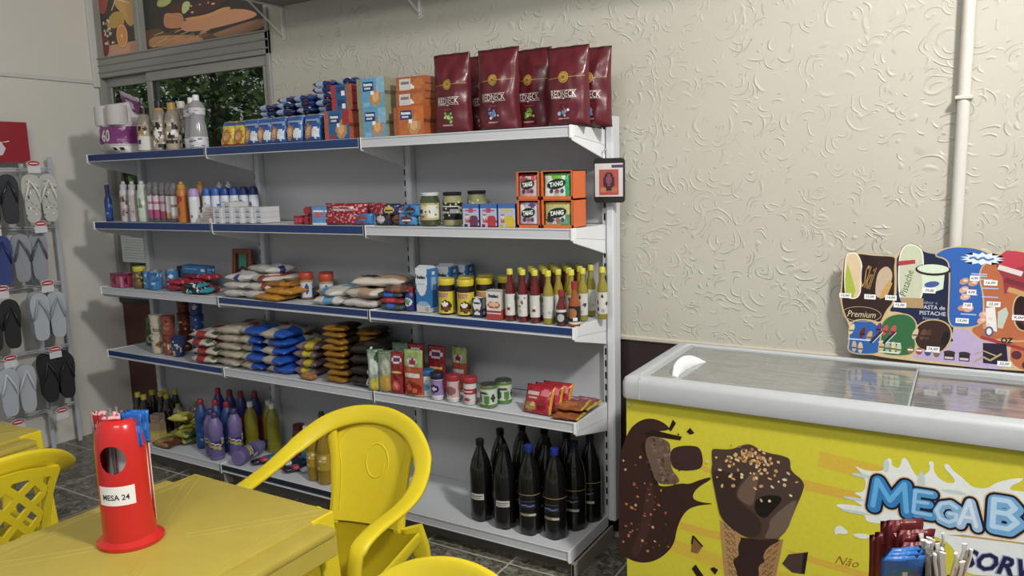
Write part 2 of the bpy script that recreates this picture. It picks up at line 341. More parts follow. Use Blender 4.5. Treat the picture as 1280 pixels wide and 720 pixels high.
# outlines of the flat prints in millimetres: (x, z) on the wall-parallel plane of each print
PX={
'bar':[(260,581),(278,636),(300,691),(331,723),(365,739),(399,739),(429,727),(445,709),(370,693),(376,673),(344,642),(370,600),(387,551),(395,510),(433,513),(477,534),(508,536),(536,554),(576,574),(580,566),(532,528),(515,491),(541,481),(597,487),(533,468),(500,446),(478,407),(464,361),(460,326),(439,286),(400,246),(356,223),(312,219),(271,232),(258,235)],
'bite':[(365,684),(437,674),(445,646),(443,579),(477,547),(467,528),(395,515),(378,567),(352,631)],
'crust':[(352,686),(382,702),(445,696),(482,694),(476,680),(391,679),(365,642),(382,568),(404,512),(387,513),(357,606),(339,642),(364,667)],
'swirl':[(303,253),(330,313),(348,396),(357,477),(370,523),(387,491),(383,404),(357,301),(321,231)],
'chunkA':[(441,641),(474,662),(531,671),(545,659),(551,635),(552,611),(540,592),(483,577),(446,583)],
'sh1':[(437,712),(451,747),(462,736),(445,706)],
'sh2':[(497,713),(509,728),(523,712),(509,705)],
'cone':[(579,664),(586,671),(640,675),(678,699),(704,705),(738,685),(810,683),(821,670),(820,639),(865,612),(855,568),(839,525),(809,423),(744,396),(683,394),(613,437),(601,484),(588,547),(578,595),(583,616)],
'mouth':[(716,499),(722,533),(770,554),(806,550),(771,499),(750,469),(727,478)],
'fold1':[(654,532),(709,619),(732,615),(722,573),(713,499),(681,509)],
'fold2':[(761,469),(842,561),(839,525),(809,423),(744,399),(765,445)],
'fold3':[(579,611),(642,598),(695,616),(650,535),(682,500),(742,465),(736,407),(683,394),(613,437),(596,508)],
'wafL':[(609,436),(644,419),(683,404),(667,358),(671,325),(646,311),(666,274),(679,193),(688,111),(706,22),(694,19),(665,121),(628,247)],
'wafR':[(806,416),(752,378),(737,342),(753,329),(727,306),(735,275),(725,206),(719,120),(709,24),(729,30),(757,148),(787,289)],
'chocmid':[(664,390),(714,395),(809,417),(759,379),(745,343),(754,329),(731,307),(737,276),(725,206),(716,68),(697,63),(681,194),(666,274),(650,308),(673,326),(667,358),(680,394)],
'waf1':[(518,331),(522,361),(554,331),(538,303),(515,304)],
'dk1':[(518,245),(531,263),(564,222),(543,212)],
'dk2':[(579,260),(591,269),(606,263),(596,243)],
'chunkB':[(804,334),(822,369),(878,390),(868,316),(834,313)],
'chunkBs':[(866,385),(879,391),(871,317),(862,318)],
'st1':[(544,609),(575,602),(578,586),(548,589)],
'st2':[(478,399),(614,391),(614,366),(478,373)],
'st3':[(858,618),(1113,597),(1114,575),(865,585)],
'st4':[(810,384),(1117,359),(1118,336),(875,359)],
'nuts':[(278,577),(285,546),(288,423),(308,414),(322,426),(376,404),(412,496),(383,360),(286,343),(296,310),(276,283),(346,303),(390,311),(365,270),(317,500),(329,458),(404,443)],
'nuts2':[(595,643),(607,604),(615,552),(650,559),(637,622),(676,592),(718,563),(736,574),(762,531),(737,528),(805,591),(824,561),(840,607),(769,578),(664,614),(650,582),(626,636),(641,651),(779,631),(805,608),(761,603),(728,622),(746,629),(815,630)],
'splash':[(993,691),(1026,675),(1077,684),(1087,708),(1080,719),(1088,726),(1095,719),(1093,704),(1114,696),(1120,733),(1132,731),(1151,691),(1166,680),(1188,702),(1190,720),(1184,727),(1192,736),(1200,727),(1197,711),(1211,688),(1235,677),(1255,683),(1238,707),(1227,716),(1222,729),(1232,735),(1245,716),(1269,699),(1293,676),(1327,679),(1348,704),(1407,728),(1402,714),(1381,700),(1376,685),(1409,688),(1461,688),(1480,482),(1417,452),(1306,423),(1282,439),(1256,497),(1219,518),(1146,516),(1096,527),(1032,520),(1034,543),(955,549),(951,560),(997,566),(1030,565),(997,581),(990,587),(1029,591),(993,604),(1028,610),(1030,654)],
'drop1':[(952,487),(966,497),(990,480),(981,469),(961,470),(955,461),(950,471)],
'drop2':[(997,476),(1033,486),(1050,479),(1034,466),(1007,468)],
'underl':[(1240,528),(1277,537),(1334,541),(1475,550),(1476,546),(1335,536),(1277,531)],
'box_M':[(1034,659),(1160,548)],
'box_E':[(1148,644),(1210,555)],
'box_G':[(1203,624),(1276,545)],
'box_A':[(1261,641),(1320,544)],
'box_B':[(1335,660),(1414,552)],
'box_O':[(1411,651),(1470,555)],
'box_sorv':[(1270,501),(1422,474)],
'box_nao':[(953,398),(1023,377)],
'box_yelT':[(295,792),(1398,864)],
'outline':[(896,892),(912,954),(905,1002),(883,1043),(871,1099),(879,1156),(882,1227),(894,1252),(924,1256),(942,1240),(964,1249),(989,1249),(1014,1245),(1036,1240),(1052,1267),(1077,1287),(1105,1285),(1125,1256),(1149,1246),(1182,1271),(1227,1283),(1276,1281),(1327,1260),(1362,1273),(1411,1262),(1484,1235),(1537,1188),(1555,1065),(1542,964),(1557,884)],
'prem':[(877,1103),(878,1156),(880,1232),(890,1251),(938,1251),(975,1246),(1036,1246),(1044,1235),(1040,1209),(1044,1170),(1045,1090),(1023,1060),(1014,1036),(1005,1012),(978,1022),(931,1021),(910,1005),(896,1022),(881,1062)],
'pack1':[(886,1221),(891,1247),(906,1252),(922,1251),(931,1234),(940,1211),(939,1153),(936,1095),(893,1092),(886,1151)],
'pack1g':[(894,1215),(909,1169),(922,1123),(917,1097),(892,1095),(887,1163)],
'pack2':[(944,1243),(962,1248),(973,1230),(988,1236),(986,1219),(977,1184),(970,1109),(943,1113),(938,1182)],
'pack3':[(987,1184),(1007,1208),(1022,1209),(1036,1187),(1032,1152),(1006,1099),(983,1104)],
'pack3b':[(1005,1128),(1027,1163),(1036,1152),(1021,1106),(999,1096)],
'navy':[(1044,1235),(1051,1246),(1060,1277),(1079,1288),(1109,1284),(1124,1257),(1206,1254),(1215,1222),(1217,1084),(1224,996),(1211,972),(1140,1034),(1116,1009),(1100,1042),(1059,1057),(1026,1054),(1050,1090),(1049,1170)],
'pop':[(1052,1221),(1058,1266),(1074,1285),(1099,1284),(1119,1268),(1125,1235),(1130,1090),(1073,1080),(1057,1114)],
'popred':[(1048,1228),(1100,1235),(1102,1222),(1052,1213)],
'popstick':[(1059,1105),(1131,1107),(1131,1073),(1078,1072)],
'bluec':[(903,897),(909,945),(905,993),(920,1015),(947,1022),(978,1019),(1002,1000),(1009,972),(1003,930),(1004,901)],
'greenc':[(1004,901),(1005,942),(1009,978),(1005,1006),(1024,1037),(1059,1051),(1095,1048),(1116,1021),(1112,986),(1116,952),(1111,906)],
'tub':[(1119,1201),(1189,1206),(1186,1141),(1162,1130),(1130,1131)],
'blue':[(1154,1249),(1172,1268),(1198,1279),(1235,1282),(1277,1277),(1314,1260),(1325,1248),(1300,1232),(1286,1207),(1288,1171),(1300,1128),(1304,1073),(1301,1036),(1281,1022),(1244,1016),(1206,1019),(1204,1117),(1202,1210),(1192,1241)],
'orange':[(1325,1248),(1354,1273),(1404,1272),(1521,1240),(1541,1066),(1469,1001),(1401,982),(1360,991),(1320,975),(1293,985),(1265,1014),(1301,1036),(1304,1073),(1300,1128),(1288,1171),(1286,1207),(1300,1232)],
'purple':[(1111,917),(1138,936),(1216,934),(1217,1010),(1265,1014),(1293,985),(1320,975),(1376,977),(1384,888),(1298,888),(1207,898),(1109,899)],
'brownc':[(1109,969),(1113,1008),(1134,1029),(1161,1038),(1194,1034),(1214,1016),(1219,985),(1209,952),(1189,925),(1144,930),(1121,938)],
'rbox':[(1325,1245),(1354,1273),(1384,1271),(1424,1257),(1406,1230),(1428,1189),(1411,1141),(1381,1157),(1357,1132),(1349,1186),(1332,1215)],
'rboxr':[(1325,1245),(1354,1273),(1384,1271),(1424,1257),(1406,1230),(1368,1211),(1342,1222)],
'rcirc':[(1380,1078),(1385,1121),(1402,1137),(1461,1132),(1474,1073),(1458,1030),(1399,1013)],
'wr1':[(1308,1086),(1334,1091),(1344,1011),(1315,1015)],
'wr2':[(1342,1076),(1364,1093),(1371,1072),(1358,1022),(1344,1024)],
'magn':[(1307,971),(1371,974),(1380,903),(1311,905)],
'orb':[(1381,987),(1429,1009),(1541,995),(1548,888),(1386,888)],
'tag0':[(871,1112),(909,1093)],
'tag1':[(951,1112),(987,1093)],
'tag2':[(1016,1111),(1051,1095)],
'tag3':[(1043,1089),(1081,1070)],
'tagb0':[(1129,1143),(1165,1124)],
'tagb1':[(1227,1049),(1264,1030)],
'tagb2':[(1299,1179),(1336,1157)],
'tagb3':[(1310,1109),(1348,1090)],
'tagb4':[(1148,945),(1186,930)],
'tagb5':[(1350,916),(1388,900)],
'tagb6':[(1246,1097),(1271,1085)],
'tagb7':[(1254,1143),(1280,1127)],
'tagb8':[(1260,1187),(1286,1174)],
'tagb9':[(1381,1069),(1417,1052)],
'glass':[(-3419,2718),(-3318,2704),(-3335,2645),(-3366,2587),(-3433,2599)],
'glass2':[(-3438,2493),(-3378,2478),(-3357,2405),(-3373,2351),(-3426,2325)],
'orangeR':[(-3274,2447),(-3169,2436)],
'lemon':[(-3363,2524),(-3327,2574),(-3256,2592),(-3192,2573),(-3179,2533),(-3206,2490),(-3354,2499)],
'fruit2':[(-3270,2667),(-3245,2694),(-3034,2665),(-3095,2485),(-3153,2491),(-3184,2541),(-3229,2593),(-3265,2620)],
'pinkb':[(-3433,2325),(-3352,2349),(-3158,2384),(-3149,2314),(-3292,2304),(-3430,2305)],
'wood1':[(-3006,2437),(-2980,2445),(-2854,2449),(-2823,2408),(-2488,2364),(-2386,2367),(-1972,2410),(-1973,2347),(-2460,2318),(-2622,2306),(-3010,2331)],
'wood2':[(-2968,2398),(-2873,2405),(-2635,2384),(-2488,2360),(-2493,2322),(-2619,2328),(-2932,2345),(-2974,2357)],
'bunL':[(-2816,2496),(-2794,2523),(-2735,2512),(-2641,2508),(-2635,2424),(-2747,2429),(-2818,2445)],
'bunR':[(-2669,2435),(-2623,2466),(-2442,2451),(-2264,2478),(-2129,2460),(-2040,2429),(-2052,2410),(-2188,2399),(-2451,2388),(-2610,2396),(-2660,2412)],
'bunT':[(-2634,2474),(-2440,2468),(-2283,2494),(-2221,2476),(-2353,2461),(-2488,2446),(-2624,2462)],
'meat':[(-2585,2490),(-2568,2531),(-2497,2550),(-2471,2574),(-2277,2548),(-2292,2509),(-2394,2480),(-2507,2473)],
'meat2':[(-2757,2526),(-2739,2567),(-2634,2561),(-2628,2517),(-2700,2508)],
'let':[(-2873,2570),(-2842,2610),(-2722,2601),(-2739,2567),(-2814,2555)],
'let2':[(-2653,2505),(-2634,2561),(-2576,2560),(-2568,2531),(-2620,2494)],
'wood3':[(-2410,2355),(-2386,2367),(-1972,2407),(-1978,2348),(-2304,2323)],
}

# ------------------------------------------------------------------ the room
XL = -3.45; YW = 0.10; ZS = [1.717, 1.344, 0.973, 0.604, 0.1125]
def stucco():
    m = bpy.data.materials.new('swirled_stucco_wall'); m.use_nodes = True; t = m.node_tree; b = t.nodes['Principled BSDF']; N = t.nodes.new; L = t.links.new
    tc = N('ShaderNodeTexCoord'); cur = None
    nz = N('ShaderNodeTexNoise'); nz.inputs['Scale'].default_value = 2.2; L(tc.outputs['Object'], nz.inputs['Vector'])
    def math_(op, a, b_=None, c_=None):
        n = N('ShaderNodeMath'); n.operation = op
        for i, x in enumerate((a, b_, c_)):
            if x is None: continue
            if isinstance(x, (int, float)): n.inputs[i].default_value = x
            else: L(x, n.inputs[i])
        return n.outputs[0]
    wn = N('ShaderNodeTexNoise'); wn.inputs['Scale'].default_value = 9; wn.inputs['Detail'].default_value = 1; L(tc.outputs['Object'], wn.inputs['Vector'])
    wm = N('ShaderNodeVectorMath'); wm.operation = 'MULTIPLY_ADD'; L(wn.outputs['Color'], wm.inputs[0]); wm.inputs[1].default_value = (.05,.05,.05); L(tc.outputs['Object'], wm.inputs[2])
    for i, (sc, ph) in enumerate(((12.0, 0.0), (16.0, 3.7), (9.0, 8.1))):
        add = N('ShaderNodeVectorMath'); add.operation = 'ADD'; add.inputs[1].default_value = (ph, 0, ph*1.7); L(wm.outputs[0], add.inputs[0])
        mp = N('ShaderNodeMapping'); mp.inputs['Scale'].default_value = (sc, 0, sc); L(add.outputs[0], mp.inputs['Vector'])
        vo = N('ShaderNodeTexVoronoi'); vo.inputs['Scale'].default_value = 1.0; L(mp.outputs[0], vo.inputs['Vector'])
        sub = N('ShaderNodeVectorMath'); sub.operation = 'SUBTRACT'; L(mp.outputs[0], sub.inputs[0]); L(vo.outputs['Position'], sub.inputs[1])
        sp = N('ShaderNodeSeparateXYZ'); L(sub.outputs[0], sp.inputs[0])
        ang = math_('ARCTAN2', sp.outputs['Z'], sp.outputs['X'])
        cs = N('ShaderNodeSeparateColor'); L(vo.outputs['Color'], cs.inputs[0])
        a2 = math_('MULTIPLY_ADD', cs.outputs[0], 6.283, ang)
        mask = math_('MULTIPLY_ADD', math_('COSINE', a2), 1.4, -0.35); 
        mask = math_('MINIMUM', math_('MAXIMUM', mask, 0.0), 1.0)
        ring = math_('SINE', math_('MULTIPLY_ADD', vo.outputs['Distance'], 24.0, math_('MULTIPLY', cs.outputs[1], 6.28)))
        ring = math_('POWER', math_('MAXIMUM', ring, 0.0), 4.0)
        on = math_('GREATER_THAN', cs.outputs[2], 0.40)
        h = math_('MULTIPLY', math_('MULTIPLY', ring, mask), on)
        cur = h if cur is None else math_('MAXIMUM', cur, h)
    n3 = N('ShaderNodeTexNoise'); n3.inputs['Scale'].default_value = 26; n3.inputs['Detail'].default_value = 2; L(tc.outputs['Object'], n3.inputs['Vector'])
    n4 = math_('MULTIPLY', n3.outputs['Fac'], 0.35)
    amp = N('ShaderNodeMapRange'); amp.inputs['From Min'].default_value = .35; amp.inputs['From Max'].default_value = .65; amp.inputs['To Min'].default_value = .45; amp.inputs['To Max'].default_value = 1.0; L(nz.outputs['Fac'], amp.inputs['Value'])
    hh = math_('ADD', math_('MULTIPLY', cur, amp.outputs[0]), n4)
    bp = N('ShaderNodeBump'); bp.inputs['Strength'].default_value = 0.8; bp.inputs['Distance'].default_value = 0.0034; L(hh, bp.inputs['Height']); L(bp.outputs[0], b.inputs['Normal'])
    cr = N('ShaderNodeValToRGB'); cr.color_ramp.elements[0].color = lin('#b5b1a3'); cr.color_ramp.elements[1].color = lin('#bdbaad'); L(nz.outputs['Fac'], cr.inputs[0])
    L(cr.outputs[0], b.inputs['Base Color']); b.inputs['Roughness'].default_value = .42; b.inputs['Specular IOR Level'].default_value = .35
    return m
STUC = stucco()
LW = mat('grey_pvc_panel_wall', 0.38, '#d3d0c8', bump=0.02, scale=3, var=0.04)
TRIMW = mat('white_paint_trim', 0.4, '#c8c9c4', bump=0.0)
TILEM = None
def tile_mat():
    m = bpy.data.materials.new('dark_granite_floor_tile'); m.use_nodes = True; t = m.node_tree; b = t.nodes['Principled BSDF']
    tc = t.nodes.new('ShaderNodeTexCoord'); oi = t.nodes.new('ShaderNodeObjectInfo')
    ad = t.nodes.new('ShaderNodeVectorMath'); t.links.new(tc.outputs['Object'], ad.inputs[0]); sc = t.nodes.new('ShaderNodeVectorMath'); sc.operation = 'SCALE'; sc.inputs[3].default_value = 9
    t.links.new(oi.outputs['Random'], sc.inputs[0]); t.links.new(sc.outputs[0], ad.inputs[1])
    n = t.nodes.new('ShaderNodeTexNoise'); n.inputs['Scale'].default_value = 26; n.inputs['Detail'].default_value = 6; n.inputs['Roughness'].default_value = .7; n.inputs['Distortion'].default_value = 1.5
    t.links.new(ad.outputs[0], n.inputs['Vector'])
    cr = t.nodes.new('ShaderNodeValToRGB'); e = cr.color_ramp.elements
    e[0].position = .38; e[0].color = lin('#38362f'); e[1].position = .68; e[1].color = lin('#a19d8e'); k = cr.color_ramp.elements.new(.52); k.color = lin('#6c685c')
    t.links.new(n.outputs['Fac'], cr.inputs[0]); t.links.new(cr.outputs[0], b.inputs['Base Color']); b.inputs['Roughness'].default_value = .28
    return m
TILEM = tile_mat()
# floor: grout slab and single tiles
fl = struct('floor', M().box(-3.6, 3.4, -4.2, 0.12, -0.06, -0.0015, '#77766f').mesh('floor', smooth=0), mat('cement_grout', 0.8, '#b0ada2', bump=.05))
tm = M().box(-.2038, .2038, -.2038, .2038, -.012, 0.0).mesh('tile', bev=0.002, smooth=0)
ts = 0.415
for i in range(-7, 9):
    for j in range(0, 10):
        x = -0.69 + ts*(i+.5); y = -0.365 + ts - ts*(j+.5)
        if y > .11 or x < -3.5 or x > 3.3: continue
        obj('tile', tm, TILEM, fl, (x, y, 0))
# window opening x -3.43..-1.93, z .96..3.0
wb = struct('wall_back', M().box(-1.93, 3.4, YW, YW+.16, .875, 3.45).box(-3.6, -1.93, YW, YW+.16, 3.0, 3.45).mesh('wall_back', smooth=0), STUC)
DARKW = mat('dark_maroon_dado_paint', .35, '#33262a', bump=.02)
dado = struct('wall_back', M().box(-1.93, 3.4, YW-.006, YW+.16, 0, .860).mesh('wall_dado', smooth=0), DARKW)
struct('trim_1', M().box(-1.93, 3.4, YW-.016, YW+.02, .858, .877).mesh('dado_rail', bev=.004, smooth=30), mat('cream_dado_rail', .4, '#bfb6a6'))
bd = struct('wall_back', M().box(-3.6, -1.93, YW, YW+.16, 0.0, .80).mesh('brown_dado', smooth=0), mat('brown_dado_tile', .3, '#5a3027', bump=.02, scale=8))
struct('trim_2', M().box(-3.6, -1.93, YW-.02, YW+.02, .80, .885).mesh('sill_skirt', bev=.003, smooth=0), mat('dark_window_sill', .35, '#2c2928'))
struct('wall_left', M().box(XL-.12, XL, -4.2, YW, 0, 2.17).box(XL-.12, XL+.0, -4.2, YW, 2.19, 3.45).mesh('wall_left', smooth=0), LW)
struct('trim_3', M().box(XL-.02, XL+.012, -4.2, YW-.0, 2.168, 2.192).mesh('wall_joint_trim', bev=.003, smooth=0), TRIMW)
struct('trim_4', M().box(XL, XL+.022, YW-.05, YW, 2.15, 3.2).mesh('corner_trim', bev=.003, smooth=0), TRIMW)
struct('ceiling', M().box(-3.6, 3.4, -4.2, 1.0, 3.45, 3.55, '#c9c7c0').mesh('ceiling', smooth=0), mat('white_ceiling_paint', .7, '#d2cfc8'))  # overhang beyond the wall is added to keep sun out of the window

# ---- window with sliding panes, posters in the fixed lights above
ALU = mat('grey_aluminium_frame', .4, '#8f8f88', bump=.01, var=.03)
win = empty('window_1', (0, 0, 0)); win['kind'] = 'structure'
f = M()
f.box(-3.45, -1.93, .085, .16, 2.205, 2.325); f.box(-3.45, -1.93, .078, .10, 2.232, 2.240); f.box(-3.45, -1.93, .078, .10, 2.275, 2.283); f.box(-3.45, -1.93, .076, .11, 2.316, 2.326)
f.box(-3.45, -3.425, .085, .16, .885, 3.0); f.box(-1.955, -1.93, .085, .16, .885, 3.0); f.box(-3.04, -2.995, .085, .16, 2.325, 3.0); f.box(-3.45, -1.93, .085, .16, 2.97, 3.0)
f.box(-3.45, -1.93, .085, .16, .885, .94)
obj('window_frame', f.mesh('window_frame', bev=.003, smooth=0), ALU, win)
GL = mat('window_glass', 0.03, '#cfd8d4', trans=1.0, bump=0, ior=1.02, var=0.0)
def sash(x0, x1, y, nm='sliding_sash'):
    s = M().box(x0, x1, y, y+.025, 2.15, 2.205).box(x0, x0+.045, y, y+.025, .94, 2.15).box(x1-.045, x1, y, y+.025, .94, 2.15).box(x0, x1, y, y+.025, .94, .985)
    o = obj(nm, s.mesh(nm, bev=.003, smooth=0), ALU, win)
    g = obj('pane', M().box(x0+.045, x1-.045, y+.010, y+.014, .985, 2.15).mesh('pane', smooth=0), mat('tinted_window_glass', 0.02, '#c3cac6', trans=1.0, bump=0, ior=1.01, var=0.0), o)
sash(-3.425, -2.94, .125); sash(-2.99, -1.955, .098)
sd = M().box(-2.955, -2.945, .09, .10, .985, 2.15, '#ffffff'); 

# posters fixed in the upper lights (flat prints)
a = Art(); a.rect(-3.425, 2.326, -3.04, 2.97, '#4b4038', 0)
for k in ('pinkb',): a.poly([(x/1000, z/1000) for x, z in PX[k]], '#dba083', 1)
a.rect(-3.425, 2.326, -3.04, 2.40, '#d59b80', 0.5)
a.poly(smooth([(x/1000, z/1000) for x, z in PX['fruit2']]), '#d9a75c', 1); a.poly(smooth([(x/1000, z/1000) for x, z in PX['lemon']]), '#c9a04f', 2)
a.poly(smooth([(x/1000, z/1000) for x, z in PX['glass']]), '#b4574d', 1); a.poly(smooth([(x/1000, z/1000) for x, z in PX['glass2']]), '#8c3a33', 2)
ocx, ocz = -3.222, 2.442
a.ell(ocx, ocz, .058, .073, '#c97a34', 2.5, 28); a.ell(ocx, ocz, .052, .067, '#f0c48c', 3, 28); a.ell(ocx, ocz, .046, .060, '#e8924a', 4, 28)
for k in range(10):
    th = 2*PI*k/10; a.line([(ocx, ocz), (ocx+.045*math.cos(th), ocz+.058*math.sin(th))], .002, '#f2c08a', 5)
a.ell(ocx, ocz, .008, .01, '#f8e0c0', 6)
for k in range(26): a.ell(random.uniform(-3.40, -3.30), random.uniform(2.40, 2.56), .010, .008, random.choice(['#c9b9ae', '#e5dcd2', '#a98b84']), 3, 7)
a.line([(-3.30, 2.60), (-3.25, 2.66), (-3.12, 2.62)], .008, '#f0d9a0', 3); a.ell(-3.17, 2.70, .09, .05, '#e5c173', 2); a.ell(-3.33, 2.75, .04, .09, '#d98a3e', 2)
m_ = a.mesh('fruit_poster', front(.128), eps=.0004); o = obj('fruit_poster', m_, PRINT); tag(o, 'poster of a cut orange, lemon and red drink behind the narrow upper window pane', 'poster')
a = Art(); a.rect(-2.995, 2.326, -1.955, 2.97, '#3a3633', 0)
for k, c_, l in (('wood1', '#6a4a36', 1), ('wood2', '#c08a5c', 2), ('wood3', '#a87a5a', 2), ('bunL', '#c9875a', 3), ('bunR', '#cf9068', 3), ('meat2', '#5a3328', 4), ('meat', '#4f3430', 4), ('bunT', '#d89a5e', 5), ('let', '#b7bd6a', 5), ('let2', '#c9cf8a', 5)):
    a.poly(smooth([(x/1000, z/1000) for x, z in PX[k]], 2), c_, l)
for k in range(60):
    x = random.uniform(-2.62, -2.15); a.ell(x, 2.60+.28*(x+2.6)*0+random.uniform(-.02, .07), random.uniform(.006, .016), .006, random.choice(['#6b4a40', '#7a5348', '#8a6a60', '#3d2722']), 4.5, 8)
for k in range(50):
    x = random.uniform(-2.60, -2.12); a.ell(x, 2.51+(x+2.6)*.12+random.uniform(-.02, .02), random.uniform(.006, .018), .005, random.choice(['#e0b090', '#b97850', '#d8a078', '#c58560']), 3.5, 8)
for k in range(24):
    x = random.uniform(-2.95, -2.5); z = 2.345+random.uniform(0, .07); a.line([(x, z), (x+.09, z+.012)], .004, random.choice(['#8a5f40', '#d6a878', '#9c7350']), 2.5)
a.ell(-2.35, 2.80, .17, .05, '#c98a50', 3); a.ell(-2.35, 2.74, .18, .02, '#a94436', 3); a.ell(-2.35, 2.71, .19, .02, '#9aa54f', 3)
o = obj('burger_poster', a.mesh('burger_poster', front(.128), eps=.0004), PRINT); tag(o, 'poster of grilled meat burgers on a wooden board behind the wide upper pane', 'poster')
BACKLIT = bpy.data.materials.new('backlit_paper'); BACKLIT.use_nodes = True; t_ = BACKLIT.node_tree; t_.nodes.remove(t_.nodes['Principled BSDF'])
at_ = t_.nodes.new('ShaderNodeAttribute'); at_.attribute_name = 'Col'; df_ = t_.nodes.new('ShaderNodeBsdfDiffuse'); tl_ = t_.nodes.new('ShaderNodeBsdfTranslucent'); ms_ = t_.nodes.new('ShaderNodeMixShader'); ms_.inputs[0].default_value = .85
for q_ in (df_, tl_): t_.links.new(at_.outputs['Color'], q_.inputs[0])
t_.links.new(df_.outputs[0], ms_.inputs[1]); t_.links.new(tl_.outputs[0], ms_.inputs[2]); t_.links.new(ms_.outputs[0], t_.nodes['Material Output'].inputs[0])
# notice taped on the glass seen through the end of the shelving
a = Art(); a.rect(-3.372, 1.065, -3.075, 1.315, '#ffffff', 0)
for k in range(13):
    z = 1.29 - k*.0165; x1 = -3.11 - random.random()*.06*(k % 3 == 2); a.line([(-3.345, z), (x1, z-.002)], .0028 if k > 1 else .004, '#d9aebb' if k > 1 else '#b78f9c', 1)
nm = a.mesh('paper_notice', front(.082)); o = obj('paper_notice', nm, BACKLIT); tag(o, 'white paper notice with rows of pink writing taped to the window pane', 'notice')
bx = Art()

# board over the shelves on white brackets
BRD = mat('grey_board_underside', .6, '#8d857c', bump=.01, scale=6)
brd = empty('wall_board', (0, .1, 2.43)); tag(brd, 'wide grey board fixed to the wall above the shelving on white brackets', 'wall shelf')
obj('board', M().box(-1.85, 2.4, -.40, -.003, 0, .03).mesh('board', bev=.002, smooth=0), BRD, brd)
WB = mat('white_steel_bracket', .35, '#d6d4cf', bump=0)
for bxx in (-1.825, -.95, .0, 1.6):
    b_ = M().tube([(0, -.008, -.155), (0, -.008, -.01)], .007, 6).tube([(0, -.008, -.006), (0, -.30, -.006)], .007, 6).tube([(0, -.012, -.145), (0, -.22, -.008)], .005, 6).box(-.012, .012, -.004, 0, -.165, -.005)
    obj('bracket', b_.mesh('bracket', smooth=50), WB, brd, (bxx, 0, 0))
# pipe
pp = M().tube([(1.213, .075, .9), (1.213, .075, 3.4)], .019, 20, '#cfccc4')
o = obj('conduit_pipe', pp.mesh('pipe'), mat('painted_pvc_pipe', .35, '#cdcac2', bump=0)); 
for z in (2.9, 1.75): obj('pipe_clip', M().box(1.188, 1.238, .052, .098, z, z+.012).mesh('clip', bev=.002), o.data.materials[0], o)
tag(o, 'cream vertical pipe running down the wall behind the freezer', 'pipe')

# ------------------------------------------------------------------ outside the window
LEAF = mat('tree_leaf', .5, None, var=.2, scale=6, sss=0.0, bump=0)
BARK = mat('tree_bark', .8, '#55483a', bump=.2, scale=20)
def tree(x, y, h, r, n, seed, label, z0=.6):
    R = random.Random(seed); t = empty('tree', (x, y, -.3)); tag(t, label, 'tree', None)
    tr = M().tube([(0, 0, 0), (.05, 0, h*.35), (-.04, .05, h*.7), (.02, 0, h)], [.11, .09, .06, .02], 9)
    for k in range(7):
        a0 = R.random()*6.28; z = h*(.3+.08*k); tr.tube([(0, 0, z), (math.cos(a0)*r*.4, math.sin(a0)*r*.4, z+.25), (math.cos(a0)*r*.8, math.sin(a0)*r*.8, z+.35)], [.035, .02, .008], 6)
    obj('trunk', tr.mesh('trunk'), BARK, t)
    m = M()
    for k in range(n):
        a0 = R.random()*6.28; rr = r*R.random()**.5; z = z0+.3 + (h*1.15-z0)*R.random(); c = Vector((rr*math.cos(a0), rr*math.sin(a0), z))
        s = R.uniform(.035, .085); u = Vector((R.gauss(0,1), R.gauss(0,1), R.gauss(0,.6))).normalized(); v = u.cross(Vector((R.gauss(0,1), R.gauss(0,1), R.gauss(0,1)))).normalized()
        m.add([c-u*s, c-v*s*.45, c+u*s, c+v*s*.45], [(0,1,2,3)], R.choice(['#4c6238', '#5d7542', '#3c5030', '#7a9450', '#33452b', '#93ad62']))
    fo = obj('foliage', m.mesh('foliage', smooth=0, recalc=False), LEAF, t); fo['kind'] = 'stuff'
tree(-4.9, 2.1, 3.4, 1.0, 5600, 1, 'leafy tree outside the window seen through the right part of the glass', z0=.1)
tree(-7.3, 2.7, 3.5, 1.2, 6500, 2, 'dense dark tree outside the window nearest the corner', z0=.1)
tree(-6.7, 5.2, 4.2, 1.3, 6500, 3, 'tall tree standing behind the nearest tree outside the window', z0=.1)
tree(-9.9, 4.9, 4.4, 1.5, 7000, 4, 'broad dark tree behind the corner tree outside the window', z0=.1)
tree(-10.0, 8.2, 5.0, 1.7, 7500, 5, 'furthest tall tree outside the window behind the others', z0=.1)
struct('ground_outside', M().box(-16, 6, .3, 16, -.4, -.3, '#4a5138').mesh('ground', smooth=0), mat('grass_ground', .9, '#4a5138', bump=.1))

# ------------------------------------------------------------------ gondola shelving, three bays
WS, GREYL, BLUE, PAN = '#c3c8ce', '#c3c6cb', '#1f3a72', '#b2b3b7'
BS = [(0, 0, 2), (0, 0, 2), (2, 0, 0), (0, 2, 2), (2, 1, 2)]   # strip per shelf: bay 1..3, 0 blue, 2 none, 1 dark
UPM = {}
def upright_meshes():
    m = M().box(-.014, .006, -.004, .05, 0, 1.665, '#b9bbbe').box(.006, .040, -.012, .05, 0, 1.665, '#c6c9cd').box(.010, .036, -.016, -.010, 0, 1.665, '#cfd2d6')
    s = M()
    for k in range(32): 
        z = .06 + k*.05; s.box(-.0065, .0005, -.0052, -.0035, z, z+.027, '#0d0d0e')
    return m.mesh('upright', bev=.002, smooth=0), s.mesh('slots', smooth=0)
um, usm = upright_meshes()
bays = []
desc = ['left bay of the grey steel shelving beside the sandal rack', 'middle bay of the grey steel shelving behind the yellow chair', 'right bay of the grey steel shelving beside the ice cream freezer']
